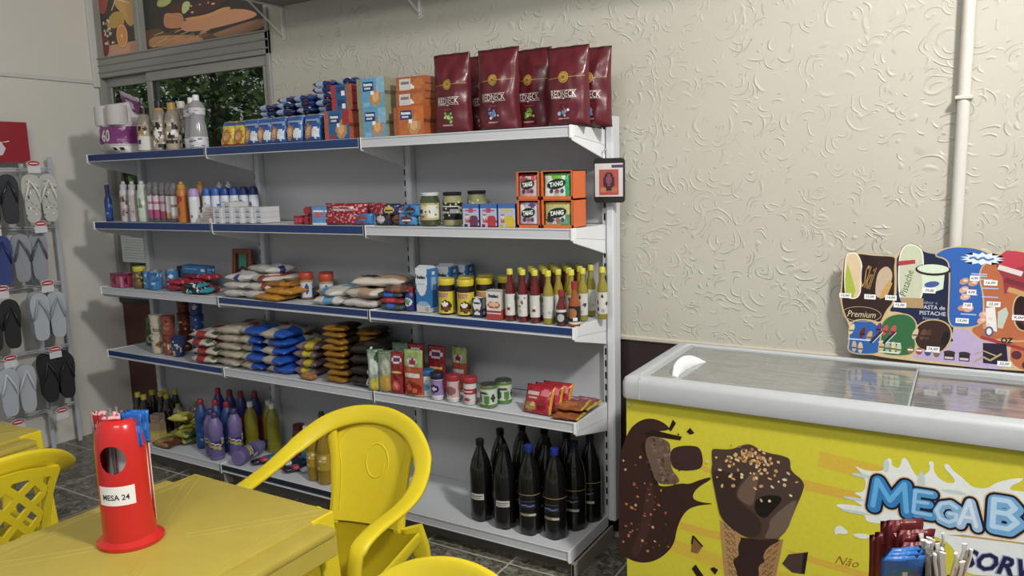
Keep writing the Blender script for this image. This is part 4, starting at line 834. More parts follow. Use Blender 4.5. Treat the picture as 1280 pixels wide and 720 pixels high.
# ------------------------------------------------------------------ yellow armchairs
def crom(pts, n=5):
    pts = [Vector(p) for p in pts]; o = []
    for i in range(len(pts)-1):
        p0, p1, p2, p3 = pts[max(i-1, 0)], pts[i], pts[i+1], pts[min(i+2, len(pts)-1)]
        for k in range(n):
            t = k/n; o.append(.5*((2*p1) + (p2-p0)*t + (2*p0-5*p1+4*p2-p3)*t*t + (3*p1-p0-3*p2+p3)*t**3))
    o.append(pts[-1]); return o
def chair_parts(lattice=False):
    h = [(-.246, -.262, .440), (-.250, -.262, .530), (-.258, -.246, .592), (-.266, -.18, .618), (-.276, -.05, .628), (-.270, .05, .648), (-.240, .145, .694), (-.172, .212, .752), (-.09, .246, .783), (0, .258, .792)]
    path = crom(h + [(-x, y, z) for x, y, z in h[::-1][1:]], 5)
    sides = []
    for p in path:
        k = max(0, min(1, (p.z-.645)/.15)); ox = (1 if p.x > 0 else -1)
        flat = Vector((ox, 0, .10)); upv = Vector((p.x*2.0, .30, 1.0)).normalized()
        sides.append((flat*(1-k) + upv*k).normalized() if True else flat)
    rim = M().sweep(path, sides, [(.046 if p.y < -.25 else .056) if abs(p.x) > .24 else .064 for p in path], .020, '#fff', 14)
    # seat
    st = M(); nu, nv = 12, 12; vs = []
    for j in range(nv+1):
        for i in range(nu+1):
            u, v = i/nu*2-1, j/nv
            wd = .235 - .035*v; y = -.235 + .42*v; z = .435 - .012*(1-u*u)*1.0 - .015*math.sin(PI*v) - (.035*max(0, .12-v)/.12) 
            vs.append((u*wd, y, z))
    fs = [(j*(nu+1)+i, j*(nu+1)+i+1, (j+1)*(nu+1)+i+1, (j+1)*(nu+1)+i) for j in range(nv) for i in range(nu)]
    bm = bmesh.new(); bv = [bm.verts.new(v) for v in vs]; bf = [bm.faces.new([bv[i] for i in f]) for f in fs]
    bmesh.ops.solidify(bm, geom=bf, thickness=.012); bmesh.ops.recalc_face_normals(bm, faces=bm.faces)
    seat = bpy.data.meshes.new('seat'); bm.to_mesh(seat); bm.free(); seat.polygons.foreach_set('use_smooth', [True]*len(seat.polygons)); seat.set_sharp_from_angle(angle=.8)
    # back panel
    def bp(u, v):      # u -1..1
        wd = .130 + .034*v - .010*math.sin(PI*v)
        z = .43 + v*(.340 - .035*u*u*v); y = .165 + .085*v + .018*(1-u*u) ; return Vector((u*wd, y, z))
    bm = bmesh.new(); bf = []
    if not lattice:
        n1, n2 = 14, 16; g = [[bm.verts.new(bp(i/n1*2-1, j/n2)) for i in range(n1+1)] for j in range(n2+1)]
        for j in range(n2):
            for i in range(n1): bf.append(bm.faces.new((g[j][i], g[j][i+1], g[j+1][i+1], g[j+1][i])))
    else:
        c = .092; hole = .64
        def quad(pts): bf.append(bm.faces.new([bm.verts.new(bp(*p)) for p in pts]))
        W_, H_ = .165, .35
        inside = lambda x, y: abs(x) <= W_*.90 and .03 <= y <= H_*.93
        for a_ in range(-14, 15):
            for b_ in range(-14, 15):
                x = (a_-b_)*c/2*1.0; y = (a_+b_)*c/2 + .17
                if not (abs(x) < W_+c*.5 and -c*.5 < y < H_+c*.5): continue
                o4 = [(x, y-c/2), (x+c/2, y), (x, y+c/2), (x-c/2, y)]; i4 = [(x+(p-x)*hole, y+(q-y)*hole) for p, q in o4]
                cp = lambda p: (max(-1, min(1, p[0]/W_)), max(0, min(1, p[1]/H_)))
                for k in range(4):
                    q4 = [o4[k], o4[(k+1) % 4], i4[(k+1) % 4], i4[k]]; q4 = [cp(p) for p in q4]
                    if len({(round(p[0], 3), round(p[1], 3)) for p in q4}) == 4 and abs(sum(q4[m][0]*q4[(m+1) % 4][1]-q4[(m+1) % 4][0]*q4[m][1] for m in range(4))) > 1e-3: quad(q4)
        def strip(f0, f1, n=14):
            for k in range(n): quad([f0(k/n), f0((k+1)/n), f1((k+1)/n), f1(k/n)])
        strip(lambda t: (-1, t), lambda t: (-.86, t)); strip(lambda t: (.86, t), lambda t: (1, t)); strip(lambda t: (2*t-1, 0), lambda t: (2*t-1, .09)); strip(lambda t: (2*t-1, .90), lambda t: (2*t-1, 1))
        bmesh.ops.remove_doubles(bm, verts=bm.verts, dist=.0008); bf = list(bm.faces)
        for f in bf:
            f.normal_update()
            if f.normal.y > 0: f.normal_flip()
        r_ = bmesh.ops.extrude_face_region(bm, geom=bf)
        bmesh.ops.translate(bm, vec=(0, .010, 0), verts=[e for e in r_['geom'] if isinstance(e, bmesh.types.BMVert)])
    if not lattice:
        bmesh.ops.recalc_face_normals(bm, faces=bf); bmesh.ops.solidify(bm, geom=bf, thickness=.010)
    bmesh.ops.recalc_face_normals(bm, faces=bm.faces)
    back = bpy.data.meshes.new('backrest'); bm.to_mesh(back); bm.free(); back.polygons.foreach_set('use_smooth', [True]*len(back.polygons)); back.set_sharp_from_angle(angle=.7)
    parts = []
    gr = M()
    if not lattice:      # raised border line and moulded swirl on the backrest
        ln = [(-.80, .10), (-.80, .5), (-.84, .80), (-.62, .93), (0, .965), (.62, .93), (.84, .80), (.80, .5), (.80, .10)]
        pts = [bp(*p) - Vector((0, .0108, 0)) for p in [(q.x, q.y) for q in crom([(a_, b_, 0) for a_, b_ in ln], 5)]]
        gr.tube(pts, .0028, 6)
        gr.tube([bp(.12 + .34*math.cos(t)*(1-.055*t), .60 + .20*math.sin(t)*(1-.055*t)) - Vector((0, .0092, 0)) for t in [k*.3 for k in range(-3, 22)]], .0035, 6)
        parts.append(P('moulded_line', gr.mesh('moulded_line'), YEL))
    sides_ = []
    for s in (-1, 1):   # posts between seat and rim at the back
        sides_.append(M().sweep([(s*.126, .168, .42), (s*.130, .190, .52), (s*.140, .212, .64), (s*.156, .226, .735)], [(1, 0, 0)]*4, [.040, .028, .028, .040], .020, '#fff').mesh('post', smooth=50))
    legs = []
    for s in (-1, 1):
        legs.append(M().sweep(crom([(s*.246, -.262, .47), (s*.246, -.262, .44), (s*.250, -.262, .34), (s*.262, -.250, .22), (s*.275, -.262, 0)], 4), [(s*.35, 1, 0)]*17, [.052]*4+[.062]*6+[.052]*7, .018, '#fff').sweep([(s*.235, -.22, .44), (s*.238, -.12, .425), (s*.215, .14, .43)], [(0, 0, 1)]*3, .045, .012, '#fff').mesh('leg', smooth=50))
        legs.append(M().sweep(crom([(s*.175, .170, .45), (s*.195, .190, .34), (s*.215, .235, .16), (s*.235, .285, 0)], 4), [(1, s*.4, 0)]*13, [.07]*4+[.058]*5+[.048]*4, .018, '#fff').mesh('leg', smooth=50))
    parts = [P('seat', seat, YEL), P('backrest', back, YEL, 'lattice backrest with diamond holes' if lattice else None), P('arm_rim', rim.mesh('rim', smooth=60), YEL), *[P('back_post', q, YEL) for q in sides_]] + parts + [P('leg', l, YEL) for l in legs]
    return parts
CHR = chair_parts(); CHL = chair_parts(True)
for k_ in (CHR, CHL):
    for p_ in k_: p_[1].transform(Matrix.Diagonal((1, 1, .968, 1)))
g_ = 'yellow plastic armchairs'
spawn('plastic_armchair', CHR, (-.395, -1.195, 0), math.radians(8), 'yellow plastic armchair with solid back between the front table and the shelves', 'chair', g_)
spawn('plastic_armchair', CHL, (-1.335, -1.795, 0), math.radians(-90), 'yellow plastic armchair with lattice back between the two tables at left', 'chair', g_)
spawn('plastic_armchair', CHR, (.400, -1.925, 0), math.radians(-12), 'yellow plastic armchair cut off by the bottom edge right of the front table', 'chair', g_)

# ------------------------------------------------------------------ red table dispensers
RED = mat('red_dispenser_plastic', .22, '#d22320', bump=0, var=.02)
def holder_body():
    m = M(); m.lathe([(.047, .004), (.046, .13), (.0455, .175), (.043, .195), (.037, .212), (.030, .219), (.026, .220)], 40)
    me = m.mesh('b', smooth=0)
    bm = bmesh.new(); bm.from_mesh(me)
    for f in [f for f in bm.faces if len(f.verts) > 8]: bm.faces.remove(f)
    bmesh.ops.solidify(bm, geom=list(bm.faces), thickness=.0025); bmesh.ops.recalc_face_normals(bm, faces=bm.faces); bm.to_mesh(me); bm.free()
    o = bpy.data.objects.new('b', me); COL.objects.link(o)
    cut = M()
    cut.lathe([(.024, -.02), (.024, .08)], 28, cx=0, cy=0)
    cme = cut.mesh('c', smooth=0); c1 = bpy.data.objects.new('c', cme); COL.objects.link(c1); c1.rotation_euler = (PI/2, 0, 0); c1.location = (0, -.005, .158)   # window towards -y
    c2m = M().prism([(.5*.028*math.cos(t)*1.0, .115+.085*math.sin(t)) for t in [k*2*PI/20 for k in range(20)]], lambda u, v, h: (.02+h, u+.01, v), .06, '#fff').mesh('c2', smooth=0)
    c2 = bpy.data.objects.new('c2', c2m); COL.objects.link(c2)
    c3m = M().box(-.034, .040, -.008, .034, .196, .26).mesh('c3', smooth=0); c3 = bpy.data.objects.new('c3', c3m); COL.objects.link(c3)
    for c in (c1, c2, c3):
        md = o.modifiers.new('b', 'BOOLEAN'); md.operation = 'DIFFERENCE'; md.object = c; md.solver = 'EXACT'
    dg = bpy.context.evaluated_depsgraph_get(); out = bpy.data.meshes.new_from_object(o.evaluated_get(dg)); out.name = 'dispenser_body'
    for q in (o, c1, c2, c3): bpy.data.objects.remove(q)
    out.polygons.foreach_set('use_smooth', [True]*len(out.polygons)); out.set_sharp_from_angle(angle=.6); return out
K_ = 1.26
HB = holder_body()
HBASE = M().lathe([(.058, 0), (.060, .002), (.060, .007), (.056, .010), (.0475, .016), (.0475, .020)], 40, sq=.92).mesh('base', smooth=35)
HRING = M().lathe([(.0165, .0455), (.0188, .0455), (.0188, .0475), (.0165, .0475)], 28).mesh('ring', smooth=0)
NAP = M().box(-.014, .045, -.008, .050, .02, .255, '#ecebe8').mesh('napkins', bev=.004)
for q in (HB, HBASE): q.transform(Matrix.Diagonal((K_, K_, 1.40, 1)))
def dispenser(loc, rz, label, parts=(), lab=None):
    o = spawn('table_dispenser', [P('dispenser_body', HB, RED), P('base', HBASE, RED)], loc, rz, label, 'dispenser', 'red table dispensers')
    if lab:
        a = Art(); a.rect(-.044, .112, .044, .158, '#e9e7e4', 0); a.text(lab, 0, .132, .062, .013, '#2a2a2c', 1, .02)
        obj('paper_label', a.mesh('paper_label', wrap(.0463*K_), cut=(.004, None)), PAPER, o)
    return o
hl = (-.457, -1.808, .70)
d1 = dispenser(hl, math.radians(34), 'red plastic table dispenser labelled MESA 24 on the front table', lab='MESA 24')
d2 = dispenser((1.225, -1.715, .70), math.radians(55), 'red plastic table dispenser at the bottom edge in front of the freezer')
nk = obj('napkin_pack', NAP, PAPER, None, (hl[0], hl[1], .70+.004), (0, 0, math.radians(34))); tag(nk, 'white folded napkins inside the red dispenser on the front table', 'napkins', None)
def sachet(w, h, pf, seed, t=.004): return bag(w, h, t, pf, 'p', (8, 10), seed, 'sachet', .003)[0]
KET = sachet(.045, .075, paint('#c4202c', [('r', 0, 0, 1, .1, '#e35560'), ('r', 0, .9, 1, 1, '#e3a0a4'), ('e', .5, .5, .3, .18, '#e8c9c4'), ('r', .2, .25, .8, .3, '#8d1720')]), 1)
MAY = sachet(.050, .080, paint('#1f66c4', [('r', 0, 0, 1, .08, '#2c78d8'), ('e', .5, .5, .34, .16, '#4a90e0'), ('r', .2, .72, .8, .80, '#b43a48'), ('r', .25, .3, .75, .34, '#cfe0f4')]), 2)
DKR = sachet(.055, .095, paint('#5e1518', [('r', 0, 0, 1, .06, '#7a2024'), ('r', .2, .3, .8, .34, '#8a2c30'), ('e', .5, .6, .3, .12, '#6e1a1e')]), 3)
BLS = sachet(.058, .058, paint('#1b4a8c', [('e', .5, .45, .38, .26, '#2d4b5c'), ('e', .56, .42, .14, .2, '#9a9488'), ('r', 0, .9, 1, 1, '#2a64b0'), ('r', .1, .12, .3, .2, '#b05a3a')]), 4)
STR = M().tube([(0, 0, 0), (0, 0, .155)], .0032, 8, '#cfc4c4').tube([(0, 0, .0), (0, 0, .155)], .0034, 4, '#d8d4d0').mesh('straw')
def wrapped(L, c1, seed):
    R = random.Random(seed); m = M(); m.tube([(0, 0, 0), (0, 0, L*.86)], .0016, 6, c1)
    m.tube([(0, 0, 0), (.0006, 0, L*.9), (-.001, .0005, L)], [.0030, .0034, .0045], 7, '#c9c6c0', .5)
    return m.mesh('wrapped_pick', smooth=60)
WR = [wrapped(.085, '#c9a878', 1), wrapped(.092, '#b99560', 2)]
R = random.Random(5); OR3 = ['first', 'second', 'third', 'fourth', 'fifth', 'sixth', 'seventh']
def put(name, me, m, base, off, z, rz, tilt, label, cat, group, rx=0):
    o = obj(name, me, m, None, (base[0]+off[0], base[1]+off[1], z), (tilt, rx, rz)); tag(o, label, cat, group); return o
# contents of the first dispenser
for k in range(7):
    put('ketchup_sachet', KET, FILM, hl, (-.040 + .0078*k*math.cos(.1), -.022+.0065*(k % 3)), .700+.243+R.uniform(-.002, .008), .2+R.uniform(-.5, .5), R.uniform(-.15, .1), f'red foil sachet in the MESA 24 dispenser, {OR3[k]} from the left', 'sachet', 'red sachets in the MESA 24 dispenser')
for k in range(16):
    put('wrapped_straw', STR, CLEAR, hl, (-.044 + R.uniform(0, .052), -.030+R.uniform(0, .030)), .700+.170+R.uniform(-.006, .008), 0, R.uniform(-.06, .06), 'clear wrapped straw standing upright in the MESA 24 dispenser', 'straw', 'wrapped straws in the MESA 24 dispenser', R.uniform(-.06, .06))
for k in range(5):
    put('mayonnaise_sachet', MAY, FILM, hl, (.028+.007*(k % 3), -.006+.008*k), .700+.242, .15+R.uniform(-.3, .5), -.25+.1*k-.2*(k > 2), f'blue foil sachet in the MESA 24 dispenser, {OR3[k]} from the left', 'sachet', 'blue sachets in the MESA 24 dispenser')
h2 = (1.225, -1.715, .70)
for k in range(6):
    put('ketchup_sachet', DKR, MATTEF, h2, (-.052+.007*k, .010-.010*(k % 2)), .70+.245+[.0, .012, .022, .030, .018, .005][k], .5+R.uniform(-.2, .2), R.uniform(-.08, .08), f'dark red sachet in the dispenser before the freezer, {OR3[k]} from the left', 'sachet', 'dark red sachets in the dispenser before the freezer')
for k in range(3):
    put('sauce_sachet', BLS, FILM, h2, (-.034+.005*k, -.046+.010*k), .70+.285, .55+.06*k, .1-.1*k, f'blue sachet in the dispenser before the freezer, {OR3[k]} from the front', 'sachet', 'blue sachets in the dispenser before the freezer')
for k in range(34):
    a0 = R.random()*6.28; r_ = R.random()**.5*.022; dx, dy = r_*math.cos(a0), r_*math.sin(a0)
    put('wrapped_toothpick', WR[k % 2], CLEAR if k % 3 == 0 else mat('wood_in_film', .3, None, var=.2), h2, (.012+dx, -.010+dy), .70+.252+R.uniform(0, .012), R.random()*6, R.uniform(-.05, .05)+dy*-6, 'film-wrapped toothpick standing in the dispenser before the freezer', 'toothpick', 'toothpicks in the dispenser before the freezer', dx*9+.12)

# ------------------------------------------------------------------ sandal rack at the left wall
RK = mat('pale_grey_rack_tube', .3, '#b9bcc4', bump=0); rx_ = -3.385
rk = empty('sandal_rack', (rx_, -.5, 0)); tag(rk, 'white tubular sandal rack standing against the left wall', 'display rack')
m = M()
for y in (-.30, -.46, -.95, -1.1): obj('pole', M().box(-.008, .008, -.012, .012, 0.0, 1.72 if y in (-.3, -1.1) else 1.70).mesh('pole', bev=.003, smooth=30), RK, rk, (0, y+.5, 0))
rowz = [1.655, 1.325, .99, .61, .25]
for z in rowz:
    obj('crossbar', M().tube([(.006, .21, z), (.006, -.62, z)], .005, 8).tube([(.006, .21, z-.012), (.006, -.62, z-.012)], .003, 6).mesh('crossbar'), RK, rk)
    for y in (-.49, -.73, -.97):
        obj('hook', M().tube([(.004, y+.5, z), (.17, y+.5, z+.004), (.185, y+.5, z+.012)], .003, 6).tube([(.004, y+.5, z-.012), (.17, y+.5, z-.012), (.172, y+.5, z+.002)], .0022, 6).mesh('hook'), METAL, rk)
        a = Art(); a.rect(-.034, -.040, .034, -.004, '#d7d9df', 0); a.ell(0, .012, .036, .0165, '#e6cfd2', 0, 22); a.ell(0, .012, .032, .0135, '#b8202f', 1, 22); a.ell(0, .012, .026, .004, '#e9dfe0', 2, 12)
        obj('price_tag', a.mesh('price_tag', lambda u, v, h: (h, u, v), eps=.0005), PRINT, rk, (.190, y+.5, z+.012))
# header sign
a = Art(); a.rect(-.33, 0, .22, .222, '#a32834', 0)
a.ell(.045, .075, .050, .045, '#e2cfd6', 1, 7); a.ell(.040, .078, .020, .018, '#7a2a48', 2, 12)
a.poly([(-.02, .17), (.03, .155), (.062, .135), (.05, .125), (-.02, .13)], '#e2cfd6', 1); a.poly([(.075, .108), (.10, .114), (.118, .118), (.118, .113), (.095, .108)], '#e6dcdc', 1); a.line([(-.30, .05), (-.22, .17), (-.15, .06), (-.08, .16)], .02, '#e2cfd6', 1)
hs = M().box(-.004, 0, -.22-.0, .33, 0, .222, '#a32834').mesh('header_board', smooth=0)
obj('header_board', M().box(-.006, 0, -.33, .22, 0, .222).mesh('header', bev=.001, smooth=0), mat('red_sign_board', .35, '#a32834', bump=0), rk, (.03, -.64+.5, 1.69))
obj('header_print', a.mesh('header_print', lambda u, v, h: (h, u, v), eps=.0004), PRINT, rk, (.0305, -.64+.5, 1.69))
# flip-flops: toe up, sole facing the room (+x)
def flipflop(sole, strap, pat=None, side=1):
    ol = crom([(0, .270, 0), (.034, .258, 0), (.050, .222, 0), (.051, .175, 0), (.042, .120, 0), (.038, .07, 0), (.036, .03, 0), (.022, .004, 0), (0, 0, 0), (-.022, .004, 0), (-.034, .03, 0), (-.036, .07, 0), (-.038, .120, 0), (-.046, .175, 0), (-.044, .222, 0), (-.030, .256, 0), (0, .270, 0)], 2)[:-1]
    ol = [(p.x*side, p.y) for p in ol]
    sm = M().prism(ol, lambda u, v, h: (h, u, v-.29), .008, blend(sole, .8)).prism(ol, lambda u, v, h: (.008+h, u, v-.29), .008, sole)
    sub = []
    if pat:
        a = Art(); Rr = random.Random(9)
        for k in range(26):
            x, z = Rr.uniform(-.03, .03), Rr.uniform(-.26, -.05); a.line([(x, z), (x+Rr.uniform(-.014, .02), z+Rr.uniform(-.02, .02))], Rr.uniform(.003, .009), Rr.choice(pat), k*.02)
        sub = [P('printed_pattern', a.mesh('pattern', lambda u, v, h: (.0162+h, u, v), eps=.0002), INK)]
    s1 = crom([(.016, side*-.004, -.055), (.030, side*.012, -.085), (.036, side*.028, -.12), (.030, side*.038, -.155), (.014, side*.040, -.180)], 4)
    s2 = crom([(.016, side*-.004, -.055), (.030, side*-.014, -.09), (.036, side*-.024, -.125), (.030, side*-.032, -.155), (.014, side*-.034, -.175)], 4)
    st = M().tube(s1, [.004+.0022*math.sin(PI*i/len(s1)) for i in range(len(s1))], 8, strap, 1.0).tube(s2, [.004+.0022*math.sin(PI*i/len(s2)) for i in range(len(s2))], 8, strap)
    return [P('sole', sm.mesh('sole', bev=.0012, smooth=40), RUB, None, sub), P('strap', st.mesh('strap'), PLAST)]
RUB = mat('foam_rubber', .55, None, bump=.05, scale=120, var=.04)
FF = {k: (flipflop(*v, side=1), flipflop(*v, side=-1)) for k, v in dict(
    navy=('#20242f', '#2a2e3a'), pattern=('#b6b7b0', '#d9d9d4', ['#4d4f4c', '#8b8d86', '#3c3f40', '#e0dfd8', '#a58a70']), blue=('#2c3d86', '#27306a'), grey=('#8f939e', '#55585f'),
    black=('#1c1d20', '#26282c'), pale=('#a9b1bb', '#c3c8ce'), light=('#aab2bc', '#9aa1a8')).items()}
def pair(kind, y, z, x0, n, label, col, sp=.022, yaw=.28):
    for k in range(n):
        for s in (0, 1):
            nm = 'flip_flop'; lb = f"{['left', 'right'][s]} {label}" if n == 1 else f"{['left', 'right'][s]} {label}, {['frontmost', 'second on its hook', 'third on its hook', 'fourth on its hook', 'rearmost'][k]}"
            spawn(nm, FF[kind][s], (x0 - k*sp, y + (.048 if s else -.048) + k*.010, z-.006+.0), (0, 0, -yaw), lb, 'sandal', 'sandals on the rack')
pair('pattern', -.455, 1.650, -3.235, 2, "white patterned flip-flop on the rack's top row", None)
pair('navy', -.665, 1.650, -3.235, 2, "navy flip-flop on the rack's top row", None)
pair('grey', -.530, 1.325, -3.265, 2, "grey flip-flop on the rack's second row", None)
pair('blue', -.735, 1.325, -3.235, 1, 'blue flip-flop on the second row at the left edge', None)
pair('light', -.492, .990, -3.215, 4, "pale blue-grey flip-flop on the rack's third row", None, .032)
pair('black', -.735, .975, -3.225, 2, "black flip-flop at the left edge of the rack's third row", None)
pair('pale', -.705, .610, -3.205, 2, "pale flip-flop at the left edge of the rack's fourth row", None)
pair('black', -.475, .625, -3.225, 5, "black flip-flop on the rack's fourth row", None, .028)

# ------------------------------------------------------------------ goods: kinds
ORD = ['first', 'second', 'third', 'fourth', 'fifth', 'sixth', 'seventh', 'eighth', 'ninth', 'tenth', 'eleventh', 'twelfth']
def bottle(prof, cap, body, capc, lab=None, m=PLAST, cm_=PLAST, seg=18, sq=1.0, extra=(), capname='cap'):
    mm = M().lathe(prof, seg, body, sq=sq); out = [P('bottle_body', mm.mesh('bottle_body', smooth=50), m)]
    if cap: out.append(P(capname, M().lathe(cap, 16, capc, sq=sq).mesh('cap', smooth=40), cm_))
    if lab: out.append(P('label', label_band(*lab, sq=sq), PRINT))
    return out + list(extra)
def jar(r, h, body, lid, lidh, lab, m=PLAST, lm=PLAST, neck=.9, lr=1.0):
    pr = [(r*.92, 0), (r, .006), (r, h-lidh-.014), (r*neck, h-lidh-.002), (r*neck, h-lidh)]
    cp = [(r*lr*.98, h-lidh), (r*lr, h-lidh+.002), (r*lr, h-.003), (r*lr*.95, h), (0, h)]
    return bottle(pr, cp, body, lid, lab, m, lm, 22, capname='lid')
def rlabel(base, seed, n, cols, v0=.1, v1=.9, u0=.1, u1=.9):
    R = random.Random(seed); s = []
    for k in range(n):
        u, v = R.uniform(u0, u1), R.uniform(v0, v1)
        s.append(('e', u, v, R.uniform(.04, .14), R.uniform(.04, .12), R.choice(cols)))
    return paint(base, s)
def textpart(name, t, fn, w, h, col, cut=None, bold=.01, cx=0, cy=0, back=None, shear=0, outline=None):
    a = Art()
    if back: a.rect(cx-w/2-.003, cy-h/2-.003, cx+w/2+.003, cy+h/2+.003, back, 0)
    if outline: a.text(t, cx, cy, w*1.06, h*1.2, outline, 0.5, bold+.05, shear)
    a.text(t, cx, cy, w, h, col, 1, bold, shear); return P(name, a.mesh(name, fn, cut=cut, eps=.0003), INK)
Z1, Z2, Z3, Z4, Z5 = [z+.003 for z in ZS]
Z1 -= .002
def put_(name, kind, x, y, z, rz, label, cat, group=None, rx=0, ry=0): return spawn(name, kind, (x, y, z), (rx, ry, rz), label, cat, group)

# ---- top shelf ------------------------------------------------------
# toilet paper pack
TPB = M()
for i in range(3):
    for k in range(2): TPB.lathe([(.012, .155+.001), (.052, .155), (.054, .165), (.054, .255), (.048, .262), (.014, .262)], 20, '#b8b2b2', cx=(i-1)*.075*.98 if 0 else (-.055+.055*i*2 if i < 2 else 0), cy=(-.05+.10*k)) if i < 2 else None
lo, lsf = bag(.235, .175, .205, paint('#b7b2b1', [('r', 0, .30, 1, .84, '#7d2f74'), ('r', .70, .02, 1, .22, '#d8d6d3'), ('r', 0, 0, .1, 1, '#a9a2a4')]), 'p', (24, 26), 4, 'pack_wrap', .006)
tw = Art(); tw.text('60', .015, .098, .062, .062, '#cfcbd0', 1, .03); tw.text('LEVE', -.060, .118, .035, .014, '#cfcbd0', 1, .02); tw.text('60m', -.060, .098, .030, .012, '#cfcbd0', 1); tw.text('metros', .015, .056, .045, .010, '#cfcbd0', 1); tw.rect(.055, .018, .072, .034, '#26222a', 1); tw.rect(.085, .018, .100, .034, '#26222a', 1)
top_, _ = bag(.20, .13, .15, paint('#c0bbba', [('r', .38, 0, .42, 1, '#918a8c'), ('r', .70, 0, .74, 1, '#958e90')]), 'p', (14, 12), 6, 'upper_rolls', .010)
flap, _ = bag(.16, .10, .02, paint('#7b3574', [('e', .45, .4, .22, .25, '#cdbfce'), ('e', .45, .4, .1, .12, '#4d2a58'), ('r', 0, .8, 1, 1, '#a896a6')]), 'p', (12, 10), 8, 'flap', .012)
CLF = mat('clear_wrap_film', .2, '#cfcaca', bump=.2, scale=20, trans=0, coat=.3)
tp = spawn('toilet_paper_pack', [P('pack_wrap', lo, FILM), P('lettering', tw.mesh('lettering', lsf, cut=(.012, .012), eps=.0006), INK), P('rolls', TPB.mesh('rolls'), mat('tissue_paper', .8, '#c6c1c0', bump=.1))], (-2.835, -.19, Z1), 0.0, 'large purple and clear toilet paper pack at the left end of the top shelf', 'toilet paper')
q = obj('wrap_top', flap, FILM, tp, (.085, .03, .235), (.5, .35, .1)); q = obj('wrap_top', top_, CLF, tp, (.0, .0, .150), (0, 0, 0))
# coconut-milk style black/white/gold bottles
def goldp(seed): return rlabel('#a89a86', seed, 34, ['#2a2524', '#dedad2', '#a9854d', '#4c4440', '#efece4', '#1c1919'])
for k, (x, y, h) in enumerate(((-2.585, -.215, .235), (-2.60, -.11, .275), (-2.475, -.20, .262), (-2.44, -.09, .268), (-2.385, -.19, .25))):
    pr = [(.036, 0), (.038, .004), (.039, h*.62), (.030, h*.78), (.020, h*.86), (.018, h*.88)]
    kd = bottle(pr, [(.021, h*.86), (.021, h), (0, h)], '#8d8378', ['#1d1b1b', '#c7c0ad', '#1c1a1a', '#cfc9bb', '#b98a3d'][k], (.0395, .012, h*.62, goldp(k)), FILM)
    if k == 0: kd.append(P('front_label', label_band(.0402, .012, .085, paint('#d6d3cb', [('e', .5, .6, .12, .18, '#3a4a48'), ('e', .2, .5, .06, .1, '#6a5a50')])), PRINT))
    if k == 2: kd.append(P('neck_sleeve', M().lathe([(.032, h*.72), (.021, h*.87)], 14, '#c68b2e').mesh('sleeve'), MATTEF))
    put_('drink_bottle', kd, x, y, Z1, 0, ['gold and white patterned bottle with black cap next to the toilet paper', 'white patterned bottle with pale cap behind the black capped one on the top shelf', 'black and white bottle with gold neck and black cap among the patterned bottles', 'black patterned bottle with white cap behind the gold necked one', 'black and white patterned bottle just left of the clear bottles'][k], 'bottle', 'patterned bottles on the top shelf')
alc = lambda s: bottle([(.040, 0), (.043, .006), (.044, .07), (.040, .115), (.033, .150), (.038, .178), (.040, .205), (.030, .232), (.014, .245), (.013, .252)], [(.016, .240), (.016, .268), (.012, .272), (0, .272)], '#a7a6aa', '#e6e6e8', (.0446, .012, .062, rlabel('#d0d0d6', s, 12, ['#3d3f4c', '#e8e8ee', '#777a88'])), mat('frosted_clear_bottle', .15, '#b4b2b6', trans=.35, bump=0), PLAST, 20, extra=[P('neck_label', label_band(.0405, .172, .206, rlabel('#c9c9d0', s+4, 8, ['#4a4c58', '#e8e8ee', '#777a88'])), PRINT)])
put_('alcohol_bottle', alc(2), -2.275, -.15, Z1, 0, 'clear waisted bottle with white cap, the left one of two on the top shelf', 'bottle', 'clear waisted bottles')
put_('alcohol_bottle', alc(3), -2.150, -.215, Z1, .3, 'clear waisted bottle with white cap, the right one of two on the top shelf', 'bottle', 'clear waisted bottles')
# instant noodles
ny = paint('#c9b32c', [('e', .5, .35, .34, .28, '#b5632c'), ('e', .5, .35, .2, .16, '#d0a060'), ('r', 0, .78, 1, .92, '#2d4ea0'), ('r', 0, 0, 1, .06, '#a44024')])
nb = paint('#25549c', [('e', .3, .36, .26, .26, '#b3764a'), ('e', .3, .36, .16, .16, '#cfa274'), ('e', .75, .3, .2, .2, '#c9d2de'), ('r', .1, .62, .9, .80, '#8296bc'), ('r', .25, .66, .75, .74, '#24407c'), ('r', 0, .92, 1, 1, '#8fa6c4')])
NY = [P(None, bag(.100, .125, .040, ny, 'p', (14, 14), 1, 'noodle_packet', .006)[0], FILM)]; NB = [[P(None, bag(.110, .125, .040, nb, 'p', (14, 14), k, 'noodle_packet', .008)[0], FILM)] for k in (2, 3)]
NL = [[P(None, bag(.125, .115, .030, paint(c1, [('e', .5, .5, .3, .25, c2), ('r', 0, 0, 1, .10, c3), ('r', 0, .9, 1, 1, c3), ('r', .2, .02, .5, .30, '#9db0cc'), ('r', .6, .1, .8, .2, c4)]), 'l', (12, 12), k, 'noodle_packet', .010)[0], FILM)] for k, (c1, c2, c3, c4) in enumerate((('#1f3f86', '#2c66b4', '#172f66', '#b04a3a'), ('#23468e', '#3a78c4', '#1a3470', '#c08a5a'), ('#1c3878', '#2a5aa8', '#12285c', '#c9d2de')))]
for k, x in enumerate((-1.885, -1.80)): put_('noodle_packet', NY, x, -.255, Z1+.002, 0, f'yellow noodle packet, {ORD[k]} from the left at the front of the top shelf', 'noodles', 'noodle packets on the top shelf', -.22)
for k, x in enumerate((-1.715, -1.625, -1.535, -1.43, -1.315)): put_('noodle_packet', NB[k % 2], x, -.255, Z1+.002, 0, f'blue noodle packet standing in the front row, {ORD[k]} from the left', 'noodles', 'noodle packets on the top shelf', -.16)
